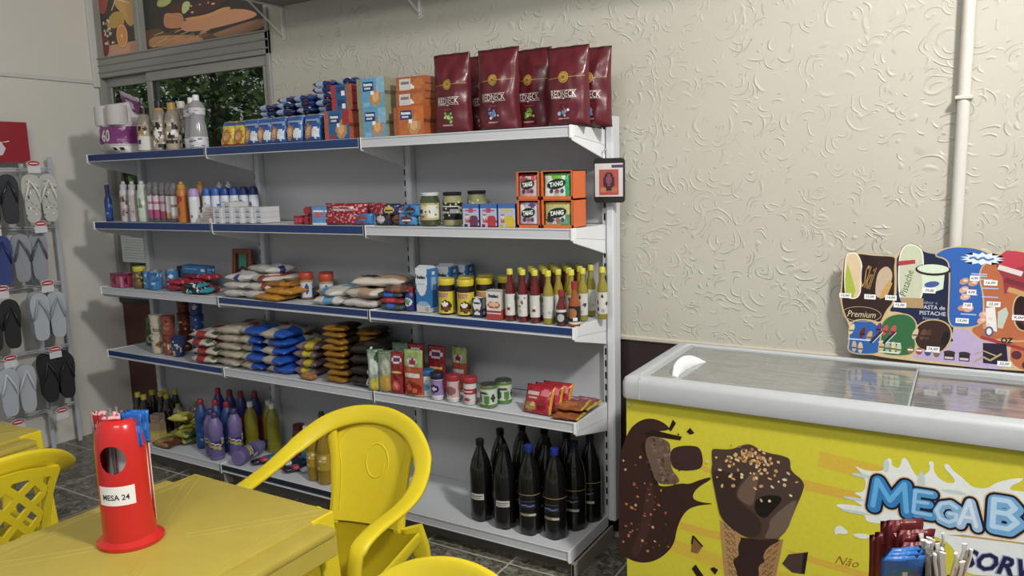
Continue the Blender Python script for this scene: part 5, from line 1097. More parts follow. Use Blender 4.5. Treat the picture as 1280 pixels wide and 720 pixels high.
for c, (x, y, n0, n) in enumerate(((-1.85, -.10, 0, 3), (-1.72, -.10, 0, 7), (-1.59, -.10, 0, 8), (-1.465, -.10, 0, 8), (-1.335, -.10, 0, 10), (-1.20, -.10, 0, 10))):
    for k in range(n):
        put_('noodle_packet', NL[(c+k) % 3], x+R.uniform(-.010, .010), y+R.uniform(-.012, .012)-.012*0, Z1+k*.0280, R.uniform(-.12, .12), f'blue noodle packet lying {ORD[k]} from the bottom of the {ORD[c]} stack from the left', 'noodles', 'noodle packets on the top shelf')
# crackers
def crk(b, c2, c3, t): return paint(b, [('r', 0, 0, .16, 1, c2), ('e', .68, .36, .22, .3, '#b98552'), ('e', .68, .36, .12, .16, '#d3a672'), ('r', .74, .5, 1, 1, c3), ('r', .22, .58, .62, .9, '#1c3a78'), ('r', .26, .72, .58, .80, '#d9dfe8'), ('r', .28, .62, .5, .66, '#c9cfdb'), ('r', .5, .45, .62, .56, '#e8eaec'), ('r', .2, .08, .45, .2, c3)])
def cracker(w, h, d, p, txt=None):
    me = carton(w, d, h, p, paint(p(.05, .5), [('r', 0, .45, 1, .55, blend(p(.05, .5), .7))]), n=(18, 16), name='cracker_packet')
    return [P('packet', me, FILM)] + ([textpart('lettering', txt, front(-d/2), w*.32, h*.10, '#e6e9ee', cx=-w*.08, cy=h*.78)] if txt else [])
K1 = cracker(.145, .128, .085, crk('#1f5f9c', '#b0563c', '#a32c32', 0), 'Renata'); K2 = cracker(.118, .10, .08, crk('#1d5c94', '#a8323c', '#9a5a3c', 0), 'Renata')
K3 = cracker(.148, .124, .085, crk('#5b9cc4', '#8c8a6c', '#7fb0cc', 0), 'Renata'); K4 = cracker(.155, .118, .085, crk('#b8622c', '#a5542a', '#c96a28', 0), 'Renata')
K5 = cracker(.150, .060, .08, paint('#a9582c', [('r', .12, .15, .5, .9, '#c9c3bc'), ('r', .16, .5, .46, .7, '#7a7470'), ('r', .5, .2, .6, .5, '#dcd8d2'), ('e', .75, .5, .18, .36, '#b86a30')]))
put_('cracker_packet', K1, -1.148, -.235, Z1, 0, 'blue and red cracker packet standing at the front left of the cracker packs', 'crackers', 'cracker packets')
for k in range(2): put_('cracker_packet', K2, -1.125, -.21, Z1+.129+k*.052, 0, None, None) if False else None
K2a = cracker(.118, .054, .08, paint('#1d5c94', [('r', 0, 0, .2, 1, '#a8323c'), ('r', .74, 0, 1, 1, '#9a5a3c'), ('r', .3, .3, .66, .8, '#1c3a78'), ('r', .5, .15, .66, .5, '#dfe3e8')]))
put_('cracker_packet', K2a, -1.122, -.225, Z1+.1285, 0, 'small blue and red cracker packet lying on the front left packet, lower of two', 'crackers', 'cracker packets')
put_('cracker_packet', K2a, -1.125, -.225, Z1+.183, .03, 'small blue and red cracker packet, upper of the two above the front left packet', 'crackers', 'cracker packets')
put_('cracker_packet', K3, -.945, -.235, Z1, 0, 'light blue cracker packet, lower of the two stacked', 'crackers', 'cracker packets')
put_('cracker_packet', K3, -.948, -.235, Z1+.1245, .02, 'light blue cracker packet, upper of the two stacked', 'crackers', 'cracker packets')
put_('cracker_packet', K4, -.752, -.235, Z1, 0, 'orange cracker packet standing beside the maroon bags', 'crackers', 'cracker packets')
put_('cracker_packet', K5, -.752, -.22, Z1+.1185, 0, 'flat orange and white cracker packet directly on the orange packet', 'crackers', 'cracker packets')
put_('cracker_packet', K5, -.748, -.22, Z1+.179, .02, 'flat orange and white cracker packet at the very top beside the maroon bags', 'crackers', 'cracker packets')
# maroon charcoal/mate bags
MAR = mat('matte_maroon_film', .34, None, bump=.25, scale=9, var=.10, coat=.1)
def maroon(seed, pic, w=.175, h=.315):
    me, sf = bag(w, h, .085, paint('#5e1822', [('r', 0, .965, 1, 1, '#431219'), ('r', 0, 0, 1, .02, '#4a131b')]), 'g', (22, 30), seed, 'bag', .012)
    a = Art(); a.line([(-w*.46, h*.60), (w*.46, h*.615)], .0022, '#b08a35', 1)
    a.ell(0, h*.61, .021, .021, '#a98432', 2, 24); a.ell(0, h*.61, .017, .017, '#7a5a22', 3, 24); a.ell(0, h*.61, .0145, .0145, '#b08a35', 4, 24)
    a.line([(-.007, h*.61-.004), (.007, h*.61+.006)], .003, '#6e4a1c', 5); a.line([(-.007, h*.61+.006), (.007, h*.61-.004)], .003, '#6e4a1c', 5)
    a.text('REDNECK', .000, h*.405, w*.60, .024, '#cfc9c4', 2, .0); a.line([(-w*.31, h*.45), (w*.31, h*.45)], .0014, '#cfc9c4', 1); a.line([(-w*.31, h*.358), (w*.31, h*.358)], .0014, '#cfc9c4', 1); a.ell(0, h*.35, .005, .004, '#cfc9c4', 2, 5)
    a.rect(-.018, h*.295, .018, h*.303, '#8d4a34', 1)
    RR = random.Random(seed)
    for k in range(16): a.ell(RR.gauss(0, .011), h*.20+RR.gauss(0, .009), RR.uniform(.004, .009), RR.uniform(.004, .008), RR.choice(pic), 2+k*.1, 8, RR.random())
    a.rect(-.024, h*.095, .024, h*.112, '#a9877c', 1)
    return [P('bag', me, MAR), P('printed_front', a.mesh('printed_front', sf, eps=.0005, cut=(.01, .012)), PRINT)]
G_ = ['#5f8f3a', '#7fae4a', '#3f6d2c', '#a9c47a']; B_ = ['#6a8cc4', '#9ab4e0', '#c7d4ea', '#4a6aa8']; F_ = ['#8f2436', '#5f8f3a', '#8fa4cf', '#c7cfe0', '#a83a4a']
for x, y, rz, kd, lb in ((-.562, -.225, .02, maroon(1, G_), 'maroon foil bag with a green picture, leftmost of the front maroon bags'), (-.345, -.225, -.05, maroon(2, B_, .190, .313), 'maroon foil bag with a blue picture in the middle of the front row'),
                         (-.045, -.225, -.03, maroon(3, F_, .175, .290), 'maroon foil bag with a fruit picture, rightmost of the front maroon bags'), (-.475, -.10, .05, maroon(4, G_), 'maroon foil bag half hidden between the left and middle front bags'),
                         (-.240, -.135, -.10, maroon(5, G_, .175, .312), 'maroon foil bag directly behind the right edge of the middle front bag'), (-.215, -.045, .05, maroon(6, B_, .175, .31), 'maroon foil bag furthest back between the middle and right front bags'), (.000, -.11, .0, maroon(7, B_, .155, .295), 'maroon foil bag behind the right front bag at the end of the top shelf')):
    put_('foil_bag', kd, x, y, Z1, rz, lb, 'bag', 'maroon foil bags')

# ---- second shelf ----------------------------------------------------
def spray(r, h, body, capc, lab, caph=.045, nz=True, m=PLAST, capm=PLAST):
    pr = [(r*.95, 0), (r, .004), (r, h-caph-.012), (r*.8, h-caph)]
    cp = [(r*.78, h-caph), (r*.78, h-caph*.45), (r*.42, h-caph*.3), (r*.38, h), (0, h)] if nz else [(r*.98, h-caph-.008), (r*.98, h-caph*.5), (r*.75, h-caph*.1), (r*.4, h), (0, h)]
    return bottle(pr, cp, body, capc, (r+.0005, h*.10, h*.66, lab), m, capm, 16)
def stripes(base, *s): return paint(base, [('r', 0, a_, 1, b_, c_) for a_, b_, c_ in s])
brn = lambda s: rlabel('#b9aeb0', s, 14, ['#5c3a3e', '#d9d2d2', '#8a7074', '#3a2a2c'])
sh2 = [  # x, y, kind, label
 (-2.985, -.215, bottle([(.019, 0), (.020, .004), (.020, .115), (.012, .145), (.009, .150)], [(.010, .148), (.012, .205), (0, .205)], '#1e3478', '#1c2f66', (.0205, .02, .10, rlabel('#2a4698', 1, 8, ['#7f93c8', '#1c2f6c'])), PLAST), 'slim dark blue bottle at the left end of the second shelf'),
 (-3.02+.07, -.13, bottle([(.018, 0), (.019, .004), (.019, .10), (.010, .125)], [(.011, .12), (.011, .165), (0, .165)], '#1d2b24', '#20262c', (.0195, .02, .09, rlabel('#22302c', 2, 8, ['#5a7a5c', '#10141a'])), PLAST), 'slim black and green bottle next to the dark blue bottle'),
 (-2.812, -.225, spray(.024, .222, '#c3bfc4', '#b9b9be', brn(3)), 'white and brown spray bottle, left of the pair beside the green and white one'),
 (-2.735, -.225, spray(.024, .221, '#c3bfc4', '#b9b9be', brn(4)), 'white and brown spray bottle, right of the pair beside the green and white one'),
 (-2.648, -.225, spray(.028, .220, '#b9c6b9', '#c6cdc6', rlabel('#c3d0c2', 5, 12, ['#5f8a5c', '#e0e8de', '#8a9a86'])), 'green and white spray bottle on the second shelf'),
 (-2.568, -.23, spray(.019, .214, '#a9a0a6', '#b7b2b6', stripes('#cfc4c8', (.0, .35, '#b04a78'), (.62, .75, '#c06a92')), .06, False, CLEAR, CLEAR), 'pink and white banded bottle, first of three from the left'),
 (-2.518, -.23, spray(.019, .212, '#a9a0a6', '#b7b2b6', stripes('#cfc4c8', (.0, .35, '#b04a78'), (.62, .75, '#c06a92')), .06, False, CLEAR, CLEAR), 'pink and white banded bottle, second of three from the left'),
 (-2.470, -.225, spray(.018, .210, '#a9a0a6', '#b7b2b6', stripes('#b9a4ac', (.0, .30, '#9a3a62'), (.62, .75, '#b05a82')), .06, False, CLEAR, CLEAR), 'pink and white banded bottle, third of three from the left'),
 (-2.420, -.225, spray(.018, .208, '#b0a898', '#b7b2b6', stripes('#d2d0c8', (.0, .22, '#b59a5c')), .06, False, CLEAR, CLEAR), 'white bottle with yellow base between the pink banded and the pale pink bottles'),
 (-2.362, -.235, spray(.021, .207, '#b8a4ac', '#b9b2b6', stripes('#d9d4d6', (.0, .14, '#b89aa4'), (.5, .6, '#8a7c86')), .06, False, CLEAR, CLEAR), 'pale pink bottle just left of the orange spray'),
 (-2.285, -.245, spray(.026, .210, '#c0702a', '#c98a3a', paint('#bd6c24', [('e', .5, .85, .3, .15, '#a52a22'), ('e', .4, .7, .2, .1, '#a52a22'), ('r', .4, .15, .6, .5, '#8a4818')]), .035), 'orange spray bottle with a red figure on the second shelf'),
 (-2.262, -.145, spray(.024, .208, '#b56a2c', '#c98a3a', stripes('#b5642c'), .035), 'orange spray bottle standing behind the white one with purple cap'),
 (-2.190, -.245, spray(.026, .176, '#d6d9de', '#a893cc', rlabel('#d3d7dd', 7, 5, ['#8a3a5c', '#4a4a6c', '#b9bcc4']), .035, False), 'white spray can with a lilac cap on the second shelf'),
]
for x, y, kd, lb in sh2: put_('spray_bottle', kd, x, y, Z2, 0, lb, 'bottle', 'toiletries on the second shelf')
for k, (x, y) in enumerate(((-2.173, -.18), (-2.120, -.165), (-2.068, -.150), (-2.018, -.133), (-1.968, -.112), (-1.918, -.095))):
    kd = spray(.024, .178, '#cfd6e2', ['#2f5cb4', '#2f5cb4', '#1f3f8c', '#274a9c', '#1c3474', '#1a2c62'][k], rlabel('#d4dae4', 20+k, 5, ['#4a6ab0', '#aab6ce', '#5a4a6c'] if k < 4 else ['#6a5a64', '#c9ccd4']), .035, False)
    put_('spray_can', kd, x, y, Z2, 0, f'white spray can with a blue cap, {ORD[k]} from the left in the blue capped row', 'spray can', 'blue capped spray cans')
for k, x in enumerate((-2.235, -2.165)):
    put_('spray_bottle', spray(.020, .205, '#5c2a3c', '#cfcfd2', stripes('#6a3048'), .035), x, -.045, Z2, 0, ['dark pink bottle with white nozzle at the back, left of two', 'dark pink bottle with white nozzle at the back, right of two'][k], 'bottle', 'dark bottles at the back of the second shelf')
SO1 = [P(None, carton(.115, .058, .0255, paint('#b9aeab', [('r', .0, 0, .1, 1, '#cfcac6'), ('e', .55, .5, .3, .3, '#a39a98')]), paint('#c4bdbb'), paint('#a79f9e'), (6, 3), 'soap_box'), PAPER)]
SO2 = [P(None, carton(.058, .11, .0255, paint('#cdd0d6', [('e', .5, .5, .3, .3, '#b3b8c2'), ('r', 0, 0, .06, 1, '#9c9ea6'), ('r', .3, 0, .7, .14, '#6d6f78')]), paint('#c9c7c8'), paint('#b9b6b8'), (8, 5), 'soap_box'), PAPER)]
kk = 0
for k, (x, z) in enumerate(((-2.085, 0), (-2.078, 1), (-2.080, 2))): put_('soap_box', SO1, x, -.25+.02*k, Z2+z*.0262, .12*(k-1), f'cream soap box lying lengthways, {["bottom", "middle", "top"][k]} of the left pile', 'soap box', 'soap boxes')
for c in range(5):
    n = 4 if c == 1 else 3
    for k in range(n):
        if c == 4 and False: continue
        put_('soap_box', SO2, -1.985 + c*.0605, -.22+.012*c, Z2+k*.0262, R.uniform(-.04, .04), f'small white soap box, {ORD[k]} from the bottom, {ORD[c]} pile from the left', 'soap box', 'soap boxes')
# red and blue biscuits
RB = paint('#a32330', [('r', .0, .0, .12, 1, '#7d1a24'), ('r', .3, .55, .78, .86, '#d8d0cc'), ('e', .5, .2, .4, .12, '#6a1620')])
for k in range(0): pass
put_('biscuit_pack', [P(None, carton(.030, .10, .040, paint('#9c2634', [('e', .5, .5, .3, .3, '#c04a54')]), n=(4, 4), name='biscuit_pack'), FILM)], -1.425, -.235, Z2, 0, 'small dark red packet at the left end of the biscuits on the second shelf', 'biscuits', 'biscuit packs on the second shelf')
for k, (x, z, c_) in enumerate(((-1.375, 0, '#a02a36'), (-1.345, 0, '#92222e'), (-1.372, .042, '#a42c38'), (-1.335, .042, '#8e202c'))):
    put_('biscuit_pack', [P(None, M().tube([(0, .0, .020), (0, .115, .020)], .020, 10, c_).mesh('roll'), FILM)], x, -.27, Z2+z, 0, f'red biscuit roll end, {["lower left", "lower right", "upper left", "upper right"][k]} of the four beside the blue pack', 'biscuits', 'biscuit packs on the second shelf')
put_('biscuit_pack', [P(None, carton(.075, .09, .082, paint('#4f95cc', [('e', .5, .55, .3, .2, '#c95a6a'), ('r', 0, 0, 1, .14, '#d6dfe6'), ('r', .1, .75, .9, .85, '#dfe9f2')]), n=(10, 10), name='biscuit_pack'), FILM)], -1.290, -.235, Z2, .05, 'light blue biscuit pack between the red rolls and the long red packs', 'biscuits', 'biscuit packs on the second shelf')
def dots(base, seed, n, col): R_ = random.Random(seed); return paint(base, [('e', R_.random(), R_.random(), .022, .05, col) for _ in range(n)])
for k, (x, y, z, w_, t, rz) in enumerate(((-1.175, -.255, 0, .23, None, .02), (-1.145, -.25, .041, .24, 'PRESTIGIO', .05), (-1.00, -.215, .041, .17, None, -.35))):
    me, sf = bag(w_, .055, .045, dots('#9c1f2c', k, 60, '#cf8f92'), 'p', (26, 10), 30+k, 'biscuit_pack', .003)
    kd = [P('wrapper', me, FILM)] + ([textpart('lettering', t, sf, .115, .012, '#8c1a26', (.01, .01), .02, 0, .032, '#d9d2ce')] if t else [])
    put_('biscuit_pack', kd, x, y, Z2+z, rz, ['long red dotted biscuit pack at the bottom of the red pile', 'long red biscuit pack with a white name strip lying on top', 'long red biscuit pack lying crossways at the right of the red pile'][k], 'biscuits', 'biscuit packs on the second shelf')
for k, (x, z, c1, c2) in enumerate(((-1.045, 0, '#2f74b8', '#8a3a2c'), (-.945, 0, '#2c2430', '#c9b9c0'), (-.865, 0, '#3a2622', '#8a4a30'), (-.80, .0, '#3a84bc', '#5a2c24'), (-.90, .041, '#1f2c5c', '#c9b04a'), (-.83, .036, '#3f2a3a', '#8a6a8c'), (-.775, .038, '#2d7ab8', '#3a2a28'))):
    me, _ = bag(.10, .052, .045, paint(c1, [('e', .5, .5, .3, .32, c2), ('r', 0, 0, .08, 1, '#1b2c4c'), ('r', .3, .4, .7, .55, '#d0cdd2' if k % 2 else c1)]), 'p', (14, 8), 40+k, 'biscuit_pack', .006)
    put_('biscuit_pack', [P(None, me, FILM)], x, -.245+.012*(k % 3), Z2+z, R.uniform(-.15, .15), f'{["blue and red", "dark purple and white", "brown", "blue and brown", "navy and yellow", "plum coloured", "bright blue", "blue and pink"][k]} biscuit packet in the small pile left of the olive jar', 'biscuits', 'biscuit packs on the second shelf')
# jars
OLV = mat('jar_of_preserves', .06, None, coat=.8, bump=0, var=.15, scale=40)
def pjar(lab, body, lid, seed, h=.138):
    Rr = random.Random(seed); m = M()
    for k in range(26):
        a_ = Rr.random()*6.28; z = Rr.uniform(.012, .10); c = Vector((.036*math.cos(a_), .036*math.sin(a_), z)); m.lathe([(0, z-.009), (.008, z-.003), (.008, z+.004), (0, z+.010)], 6, Rr.choice(body[1:]), cx=c.x, cy=c.y)
    return [P('glass_jar', M().lathe([(.038, 0), (.041, .004), (.042, .02), (.042, h-.035), (.036, h-.018), (.036, h-.012)], 24, body[0]).mesh('jar', smooth=50), OLV), P('contents', m.mesh('contents'), PLAST), P('lid', M().lathe([(.038, h-.014), (.039, h-.012), (.039, h-.002), (.036, h), (0, h)], 24, lid).mesh('lid', smooth=40), PLAST), P('label', label_band(.0425, .025, .095, lab), PRINT)]
put_('preserve_jar', pjar(paint('#b3a06c', [('e', .35, .6, .3, .3, '#d8c6a0'), ('e', .35, .5, .12, .14, '#2d3a6c'), ('r', .62, .1, 1, .9, '#c9ccc0'), ('r', .2, .1, .5, .28, '#a85a30')]), ['#3a4420', '#6b7434', '#55602a'], '#c3c6c8', 1), -.700, -.225, Z2, 0, 'jar of olives with a white lid on the second shelf', 'jar', 'jars on the second shelf')
put_('preserve_jar', pjar(paint('#16171a', [('r', .1, .75, .9, .8, '#c9c9c0'), ('r', .62, .35, .95, .6, '#8a8c90'), ('r', .1, .4, .5, .48, '#9a9c98')]), ['#8f8e62', '#cfcfb0', '#bdbd92'], '#15161a', 2), -.603, -.20, Z2, 0, 'jar with a black label and black lid beside the olives', 'jar', 'jars on the second shelf')
put_('preserve_jar', pjar(paint('#8f9066', [('e', .5, .5, .3, .3, '#c9c99c')]), ['#85865a', '#cfcfb0', '#bdbd92'], '#1a1b1e', 3, .140), -.55, -.095, Z2, 0, 'jar of pale onions with dark lid standing behind the small jelly boxes', 'jar', 'jars on the second shelf')
JC = [('#6d3350', '#3f1f35', 'purple grape'), ('#b0363c', '#8c2028', 'red strawberry'), ('#c9b42c', '#c7a21e', 'yellow pineapple')]
for k, (c1, c2, nm_) in enumerate(JC):
    p = paint('#aab6d4', [('r', 0, .80, 1, 1, '#3c68b4'), ('e', .5, .72, .34, .07, '#b8485c' if k < 2 else '#cdb35c'), ('e', .68, .26, .30, .24, c1), ('r', .45, 0, 1, .05, c2), ('e', .25, .38, .14, .2, '#b85a50'), ('e', .25, .42, .09, .10, '#e0c3b0'), ('r', .1, 0, .3, .12, c2)])
    put_('jelly_box', [P(None, carton(.076, .030, .091, p, paint('#27407c'), paint('#5c7cbc'), (14, 16), 'jelly_box'), PAPER)], -.462+k*.0835, -.262, Z2, 0, f'small blue jelly box with a {nm_} picture on the second shelf', 'box', 'jelly boxes')
# orange display boxes with sachets
def tangbox(w, pc, seed):
    h = .106; m = M(); d = .115; t = .003
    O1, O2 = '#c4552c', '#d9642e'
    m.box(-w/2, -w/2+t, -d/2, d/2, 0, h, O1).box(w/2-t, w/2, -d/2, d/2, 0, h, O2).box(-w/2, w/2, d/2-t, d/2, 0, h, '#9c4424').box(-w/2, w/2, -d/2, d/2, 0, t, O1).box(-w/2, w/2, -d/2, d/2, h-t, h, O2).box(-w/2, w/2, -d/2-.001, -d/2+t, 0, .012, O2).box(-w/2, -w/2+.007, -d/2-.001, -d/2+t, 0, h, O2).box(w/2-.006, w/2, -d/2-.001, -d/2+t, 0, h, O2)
    me, sf = bag(w*.90, .096, .026, pc, 'p', (16, 16), seed, 'sachet', .004)
    a = Art(); ww = w*.90; a.ell(0, .053, ww*.36, .019, '#2a4a38', 1, 20, .15); a.ell(0, .053, ww*.33, .016, '#16261e', 2, 20, .15); a.text('TANG', 0, .053, ww*.50, .016, '#e4e6e2', 3, .04, .1, .12)
    a.ell(-ww*.18, .027, .008, .008, '#4b2c5c', 2, 14); a.ell(ww*.05, .027, .010, .007, '#b04a5a', 2, 14); a.ell(ww*.22, .028, .007, .008, '#5a3a7c', 2, 14)
    return [P('display_box', m.mesh('display_box', smooth=0), PAPER)], [P('sachet_film', me, FILM), P('printed_front', a.mesh('p', sf, cut=(.01, .01), eps=.0005), PRINT)]
cols = [paint('#c9a9a4', [('r', 0, .86, 1, 1, '#4c1c22'), ('r', 0, 0, 1, .08, '#6a2a3a'), ('e', .3, .7, .2, .16, '#a33a44'), ('e', .8, .8, .14, .1, '#c04048')]), paint('#c4d6c4', [('r', .82, 0, 1, 1, '#2f9a5c'), ('r', 0, .9, 1, 1, '#3a6a44'), ('e', .5, .8, .2, .10, '#6fae3a'), ('e', .2, .2, .2, .2, '#dfe8da')]),
        paint('#b7b2c2', [('r', 0, 0, 1, .12, '#4a4c5c'), ('r', 0, .9, 1, 1, '#8a7c9c'), ('e', .15, .7, .16, .2, '#dcdcdc'), ('e', .7, .85, .2, .08, '#5c3a6c')]), paint('#b7b06c', [('r', .8, 0, 1, .5, '#4f8a5c'), ('e', .5, .4, .3, .3, '#c9cfc9'), ('e', .25, .3, .16, .14, '#2a2c28'), ('e', .7, .2, .2, .12, '#5f9a6a'), ('r', 0, .9, 1, 1, '#8a7a3a')])]
nm4 = ['red and white sachet in the upper left orange box', 'green and white sachet in the upper right orange box', 'purple and white sachet in the lower left orange box', 'yellow and green sachet in the lower right orange box']
bn4 = ['orange display box, upper left of four', 'orange display box, upper right of four', 'orange display box, lower left of four', 'orange display box, lower right of four']
for k, (x, z, w_) in enumerate(((-.195, .107, .098), (-.072, .107, .130), (-.195, 0, .098), (-.072, 0, .130))):
    bx_, sx_ = tangbox(w_, cols[k], 50+k); y = -.225
    put_('display_box', bx_, x, y, Z2+z, 0, bn4[k], 'box', 'orange display boxes')
    for j in range(2): put_('drink_sachet', sx_, x-.002+(.004*j), y-.046+.024*j, Z2+z+.0035, 0, nm4[k] + (', front one' if j == 0 else ', one behind'), 'sachet', 'sachets in the orange boxes', -.04)
# hanging phone-case like pack on the upright
pk = carton(.112, .016, .128, paint('#cdc8c4', [('r', .16, .06, .84, .80, '#b0504a'), ('e', .5, .46, .20, .28, '#3c2c34'), ('e', .5, .50, .08, .2, '#8a4a5a'), ('e', .3, .2, .12, .08, '#c07a4a'), ('e', .7, .2, .12, .08, '#b86a44'), ('r', .62, .86, 1, .96, '#5a3a6c')]), paint('#8d8884'), n=(20, 22), name='card')
fm = M().prism(rr_(-.062, .062, -.0, .172, .014), lambda u, v, h: (u, -.003+h, v-.024), .010, '#2a282b')
spawn('hanging_pack', [P('plastic_case', fm.mesh('case', bev=.002), GLOSS), P('printed_card', pk, PRINT), P('hanger_hook', M().tube([(-.02, 0, .150), (-.02, .0, .18), (-.02, .025, .185)], .003, 6, '#cfcfcf').mesh('hook'), METAL)], (.036, -.045, 1.455), .12, 'black plastic pack with a red picture card hanging on the right upright', 'accessory')

# ---- third shelf -------------------------------------------------------
put_('wafer_pack', [P(None, carton(.115, .07, .078, paint('#b03a6c', [('e', .35, .5, .2, .28, '#5c2a44'), ('e', .6, .5, .18, .26, '#c8563c'), ('r', .8, 0, 1, 1, '#cf8fae'), ('r', 0, .8, 1, 1, '#8c2a54')]), n=(14, 10), name='wafer_pack'), FILM)], -2.885, -.24, Z3, 0, 'pink pack at the left end of the third shelf', 'box')
put_('pickle_jar', jar(.034, .120, '#6a5a34', '#c4b62c', .026, (.0345, .014, .084, rlabel('#57552e', 3, 16, ['#c9c4a8', '#3a3a22', '#8a5a3a', '#b0a040'])), PLAST), -2.735, -.23, Z3, 0, 'small jar with a yellow lid beside the pink pack', 'jar')
for k, (x, y) in enumerate(((-2.652, -.225), (-2.585, -.235), (-2.54, -.165))):
    put_('food_can', bottle([(.031, 0), (.033, .003), (.033, .098), (.031, .101)], [(.0325, .100), (.0325, .104), (.028, .104), (.028, .102), (0, .102)], '#3f78b4', '#b9bcc0', (.0336, .006, .096, rlabel('#3b7cb8', k, 12, ['#a9c4d8', '#2c5a48', '#d0d8dc', '#27508c'])), PLAST, METAL), x, y, Z3, 0, f'blue printed can, {ORD[k]} from the left on the third shelf', 'can', 'blue cans on the third shelf')
put_('box', [P(None, carton(.085, .05, .115, paint('#2a3450', [('e', .5, .5, .3, .3, '#5c6480'), ('e', .5, .8, .2, .1, '#7a6a5c')]), n=(10, 12), name='box'), PAPER)], -2.52, -.09, Z3, 0, 'dark navy box behind the blue cans on the third shelf', 'box')
put_('long_box', [P(None, carton(.225, .05, .045, paint('#2f74b4', [('r', .1, .5, .6, .7, '#6fa8d4'), ('r', .75, .3, .92, .6, '#c9d8e6'), ('r', .97, 0, 1, 1, '#1c4470')]), n=(20, 6), name='long_box'), PAPER)], -2.37, -.12, Z3+.082, -.06, 'long bright blue box lying on top of the red packs', 'box', None)
for k, (x, y, z, rz, c_) in enumerate(((-2.43, -.215, 0, .1, '#8c2230'), (-2.33, -.20, 0, -.15, '#9c2434'), (-2.42, -.205, .030, 0, '#a42c3a'), (-2.30, -.17, .028, .3, '#93202e'), (-2.25, -.15, .056, -.1, '#a82a38'), (-2.39, -.13, .052, -.1, '#7d1f2c'), (-2.20, -.2, .0, .1, '#8c2230'))):
    me, _ = bag(.12, .09, .034, dots(c_, 60+k, 30, '#c97a80'), 'l', (12, 10), 60+k, 'packet', .008)
    put_('biscuit_pack', [P(None, me, FILM)], x, y, Z3+z, rz, f'dark red packet in the pile below the blue box, number {["one at front left", "two at front middle", "three lying on the front left one", "four lying behind it", "five at the top right", "six at the top left", "seven at bottom right"][k]}'.replace('number one ', '').replace('number two ', '').replace('number three ', '').replace('number four ', '').replace('number five ', '').replace('number six ', '').replace('number seven ', ''), 'packet', 'dark red packets on the third shelf')
for k, (x, z) in enumerate(((-2.24, 0), (-2.17, .005), (-2.21, .028))):
    me, _ = bag(.11, .09, .032, paint('#1d2530', [('d', .1, .2, .5, '#d8dadd'), ('d', .35, .45, .5, '#c04a62'), ('d', .6, .7, .5, '#d8dadd'), ('d', .85, .95, .5, '#3a9aa8'), ('r', .85, 0, 1, 1, '#2f9cae')]), 'l', (14, 12), 70+k, 'striped_packet', .006)
    put_('striped_packet', [P(None, me, FILM)], x, -.262, Z3+z, .2*k-.2, ['black packet with white and pink stripes, left one', 'black packet with white and pink stripes, right one', 'black packet with white and pink stripes lying on the other two'][k], 'packet', 'striped packets on the third shelf')
fm = M(); W_, H_, T_ = .150, .205, .026
fm.box(-W_/2, -W_/2+T_, -.008, .008, 0, H_, '#8c4526').box(W_/2-T_, W_/2, -.008, .008, 0, H_, '#8c4526').box(-W_/2+T_, W_/2-T_, -.008, .008, 0, T_, '#8c4526').box(-W_/2+T_, W_/2-T_, -.008, .008, H_-T_, H_, '#8c4526')
a = Art(); a.rect(-.05, .024, .05, .182, '#2a2624', 0); a.rect(-.030, .10, .028, .178, '#3f8c6c', 1); a.ell(.002, .088, .028, .024, '#1c1b1c', 2); a.ell(.004, .075, .022, .017, '#b9b4b0', 3); a.ell(.006, .088, .018, .014, '#8c2c34', 4); a.rect(-.008, .084, .020, .092, '#d8d4d0', 5); a.ell(-.002, .050, .022, .020, '#d0cdc8', 3)
put_('picture_frame', [P('frame', fm.mesh('frame', bev=.002, smooth=0), mat('orange_brown_wood', .4, '#86441f', bump=.03)), P('picture', a.mesh('picture', front(.002)), PRINT)], -2.105, -.055, Z3+.012, 0, 'orange-brown wooden picture frame standing at the back of the third shelf', 'picture frame', None, -.10)
# flour/sugar bags lying
def lbag(w, d, t, col, band, seed, c3=None, u0=.55, u1=.85):
    s = [('r', u0, 0, u1, 1, band)]
    if c3: s += [('e', (u0+u1)/2, .3, .12, .18, c3)]
    return [P(None, bag(w, d, t, paint(col, s), 'l', (16, 16), seed, 'bag', .008)[0], mat('woven_food_film', .35, None, bump=.15, scale=16, coat=.15))]
fb = [lbag(.155, .24, .042, '#bdb8b2', '#bdb8b2', 1), lbag(.155, .24, .042, '#bfbab5', '#a8382c', 2, None, .70, .86), lbag(.16, .25, .044, '#c3c0bd', '#35307c', 3, '#cfcbd6', .45, .62), lbag(.17, .24, .04, '#c0bab0', '#9a3a2c', 4, '#d9c9bd')]
for k, (x, y, z, i, rz, lb) in enumerate(((-1.905, -.17, 0, 0, .04, 'white flour bag at the bottom left of the flour pile'), (-1.765, -.165, 0, 0, -.05, 'white flour bag at the bottom right of the flour pile'), (-1.905, -.165, .038, 0, -.04, 'white flour bag in the middle layer, left'), (-1.755, -.155, .038, 1, .08, 'white flour bag with a red end in the middle layer, right'),
                                      (-1.90, -.155, .076, 2, .10, 'white flour bag with a blue band on top of the pile, left'), (-1.73, -.135, .074, 3, -.3, 'white flour bag with dark print lying askew on top of the pile, right'), (-1.80, -.115, .112, 2, 1.25, 'white flour bag with a black mark lying highest on the flour pile'))):
    put_('flour_bag', fb[i], x, y, Z3+z, rz, lb, 'flour', 'flour bags on the third shelf')
yb = [lbag(.19, .15, .034, '#b97a1e', '#c98a28', 5, '#8a5216'), lbag(.19, .16, .034, '#8a5a2a', '#b8791f', 6, '#5a3a1c')]
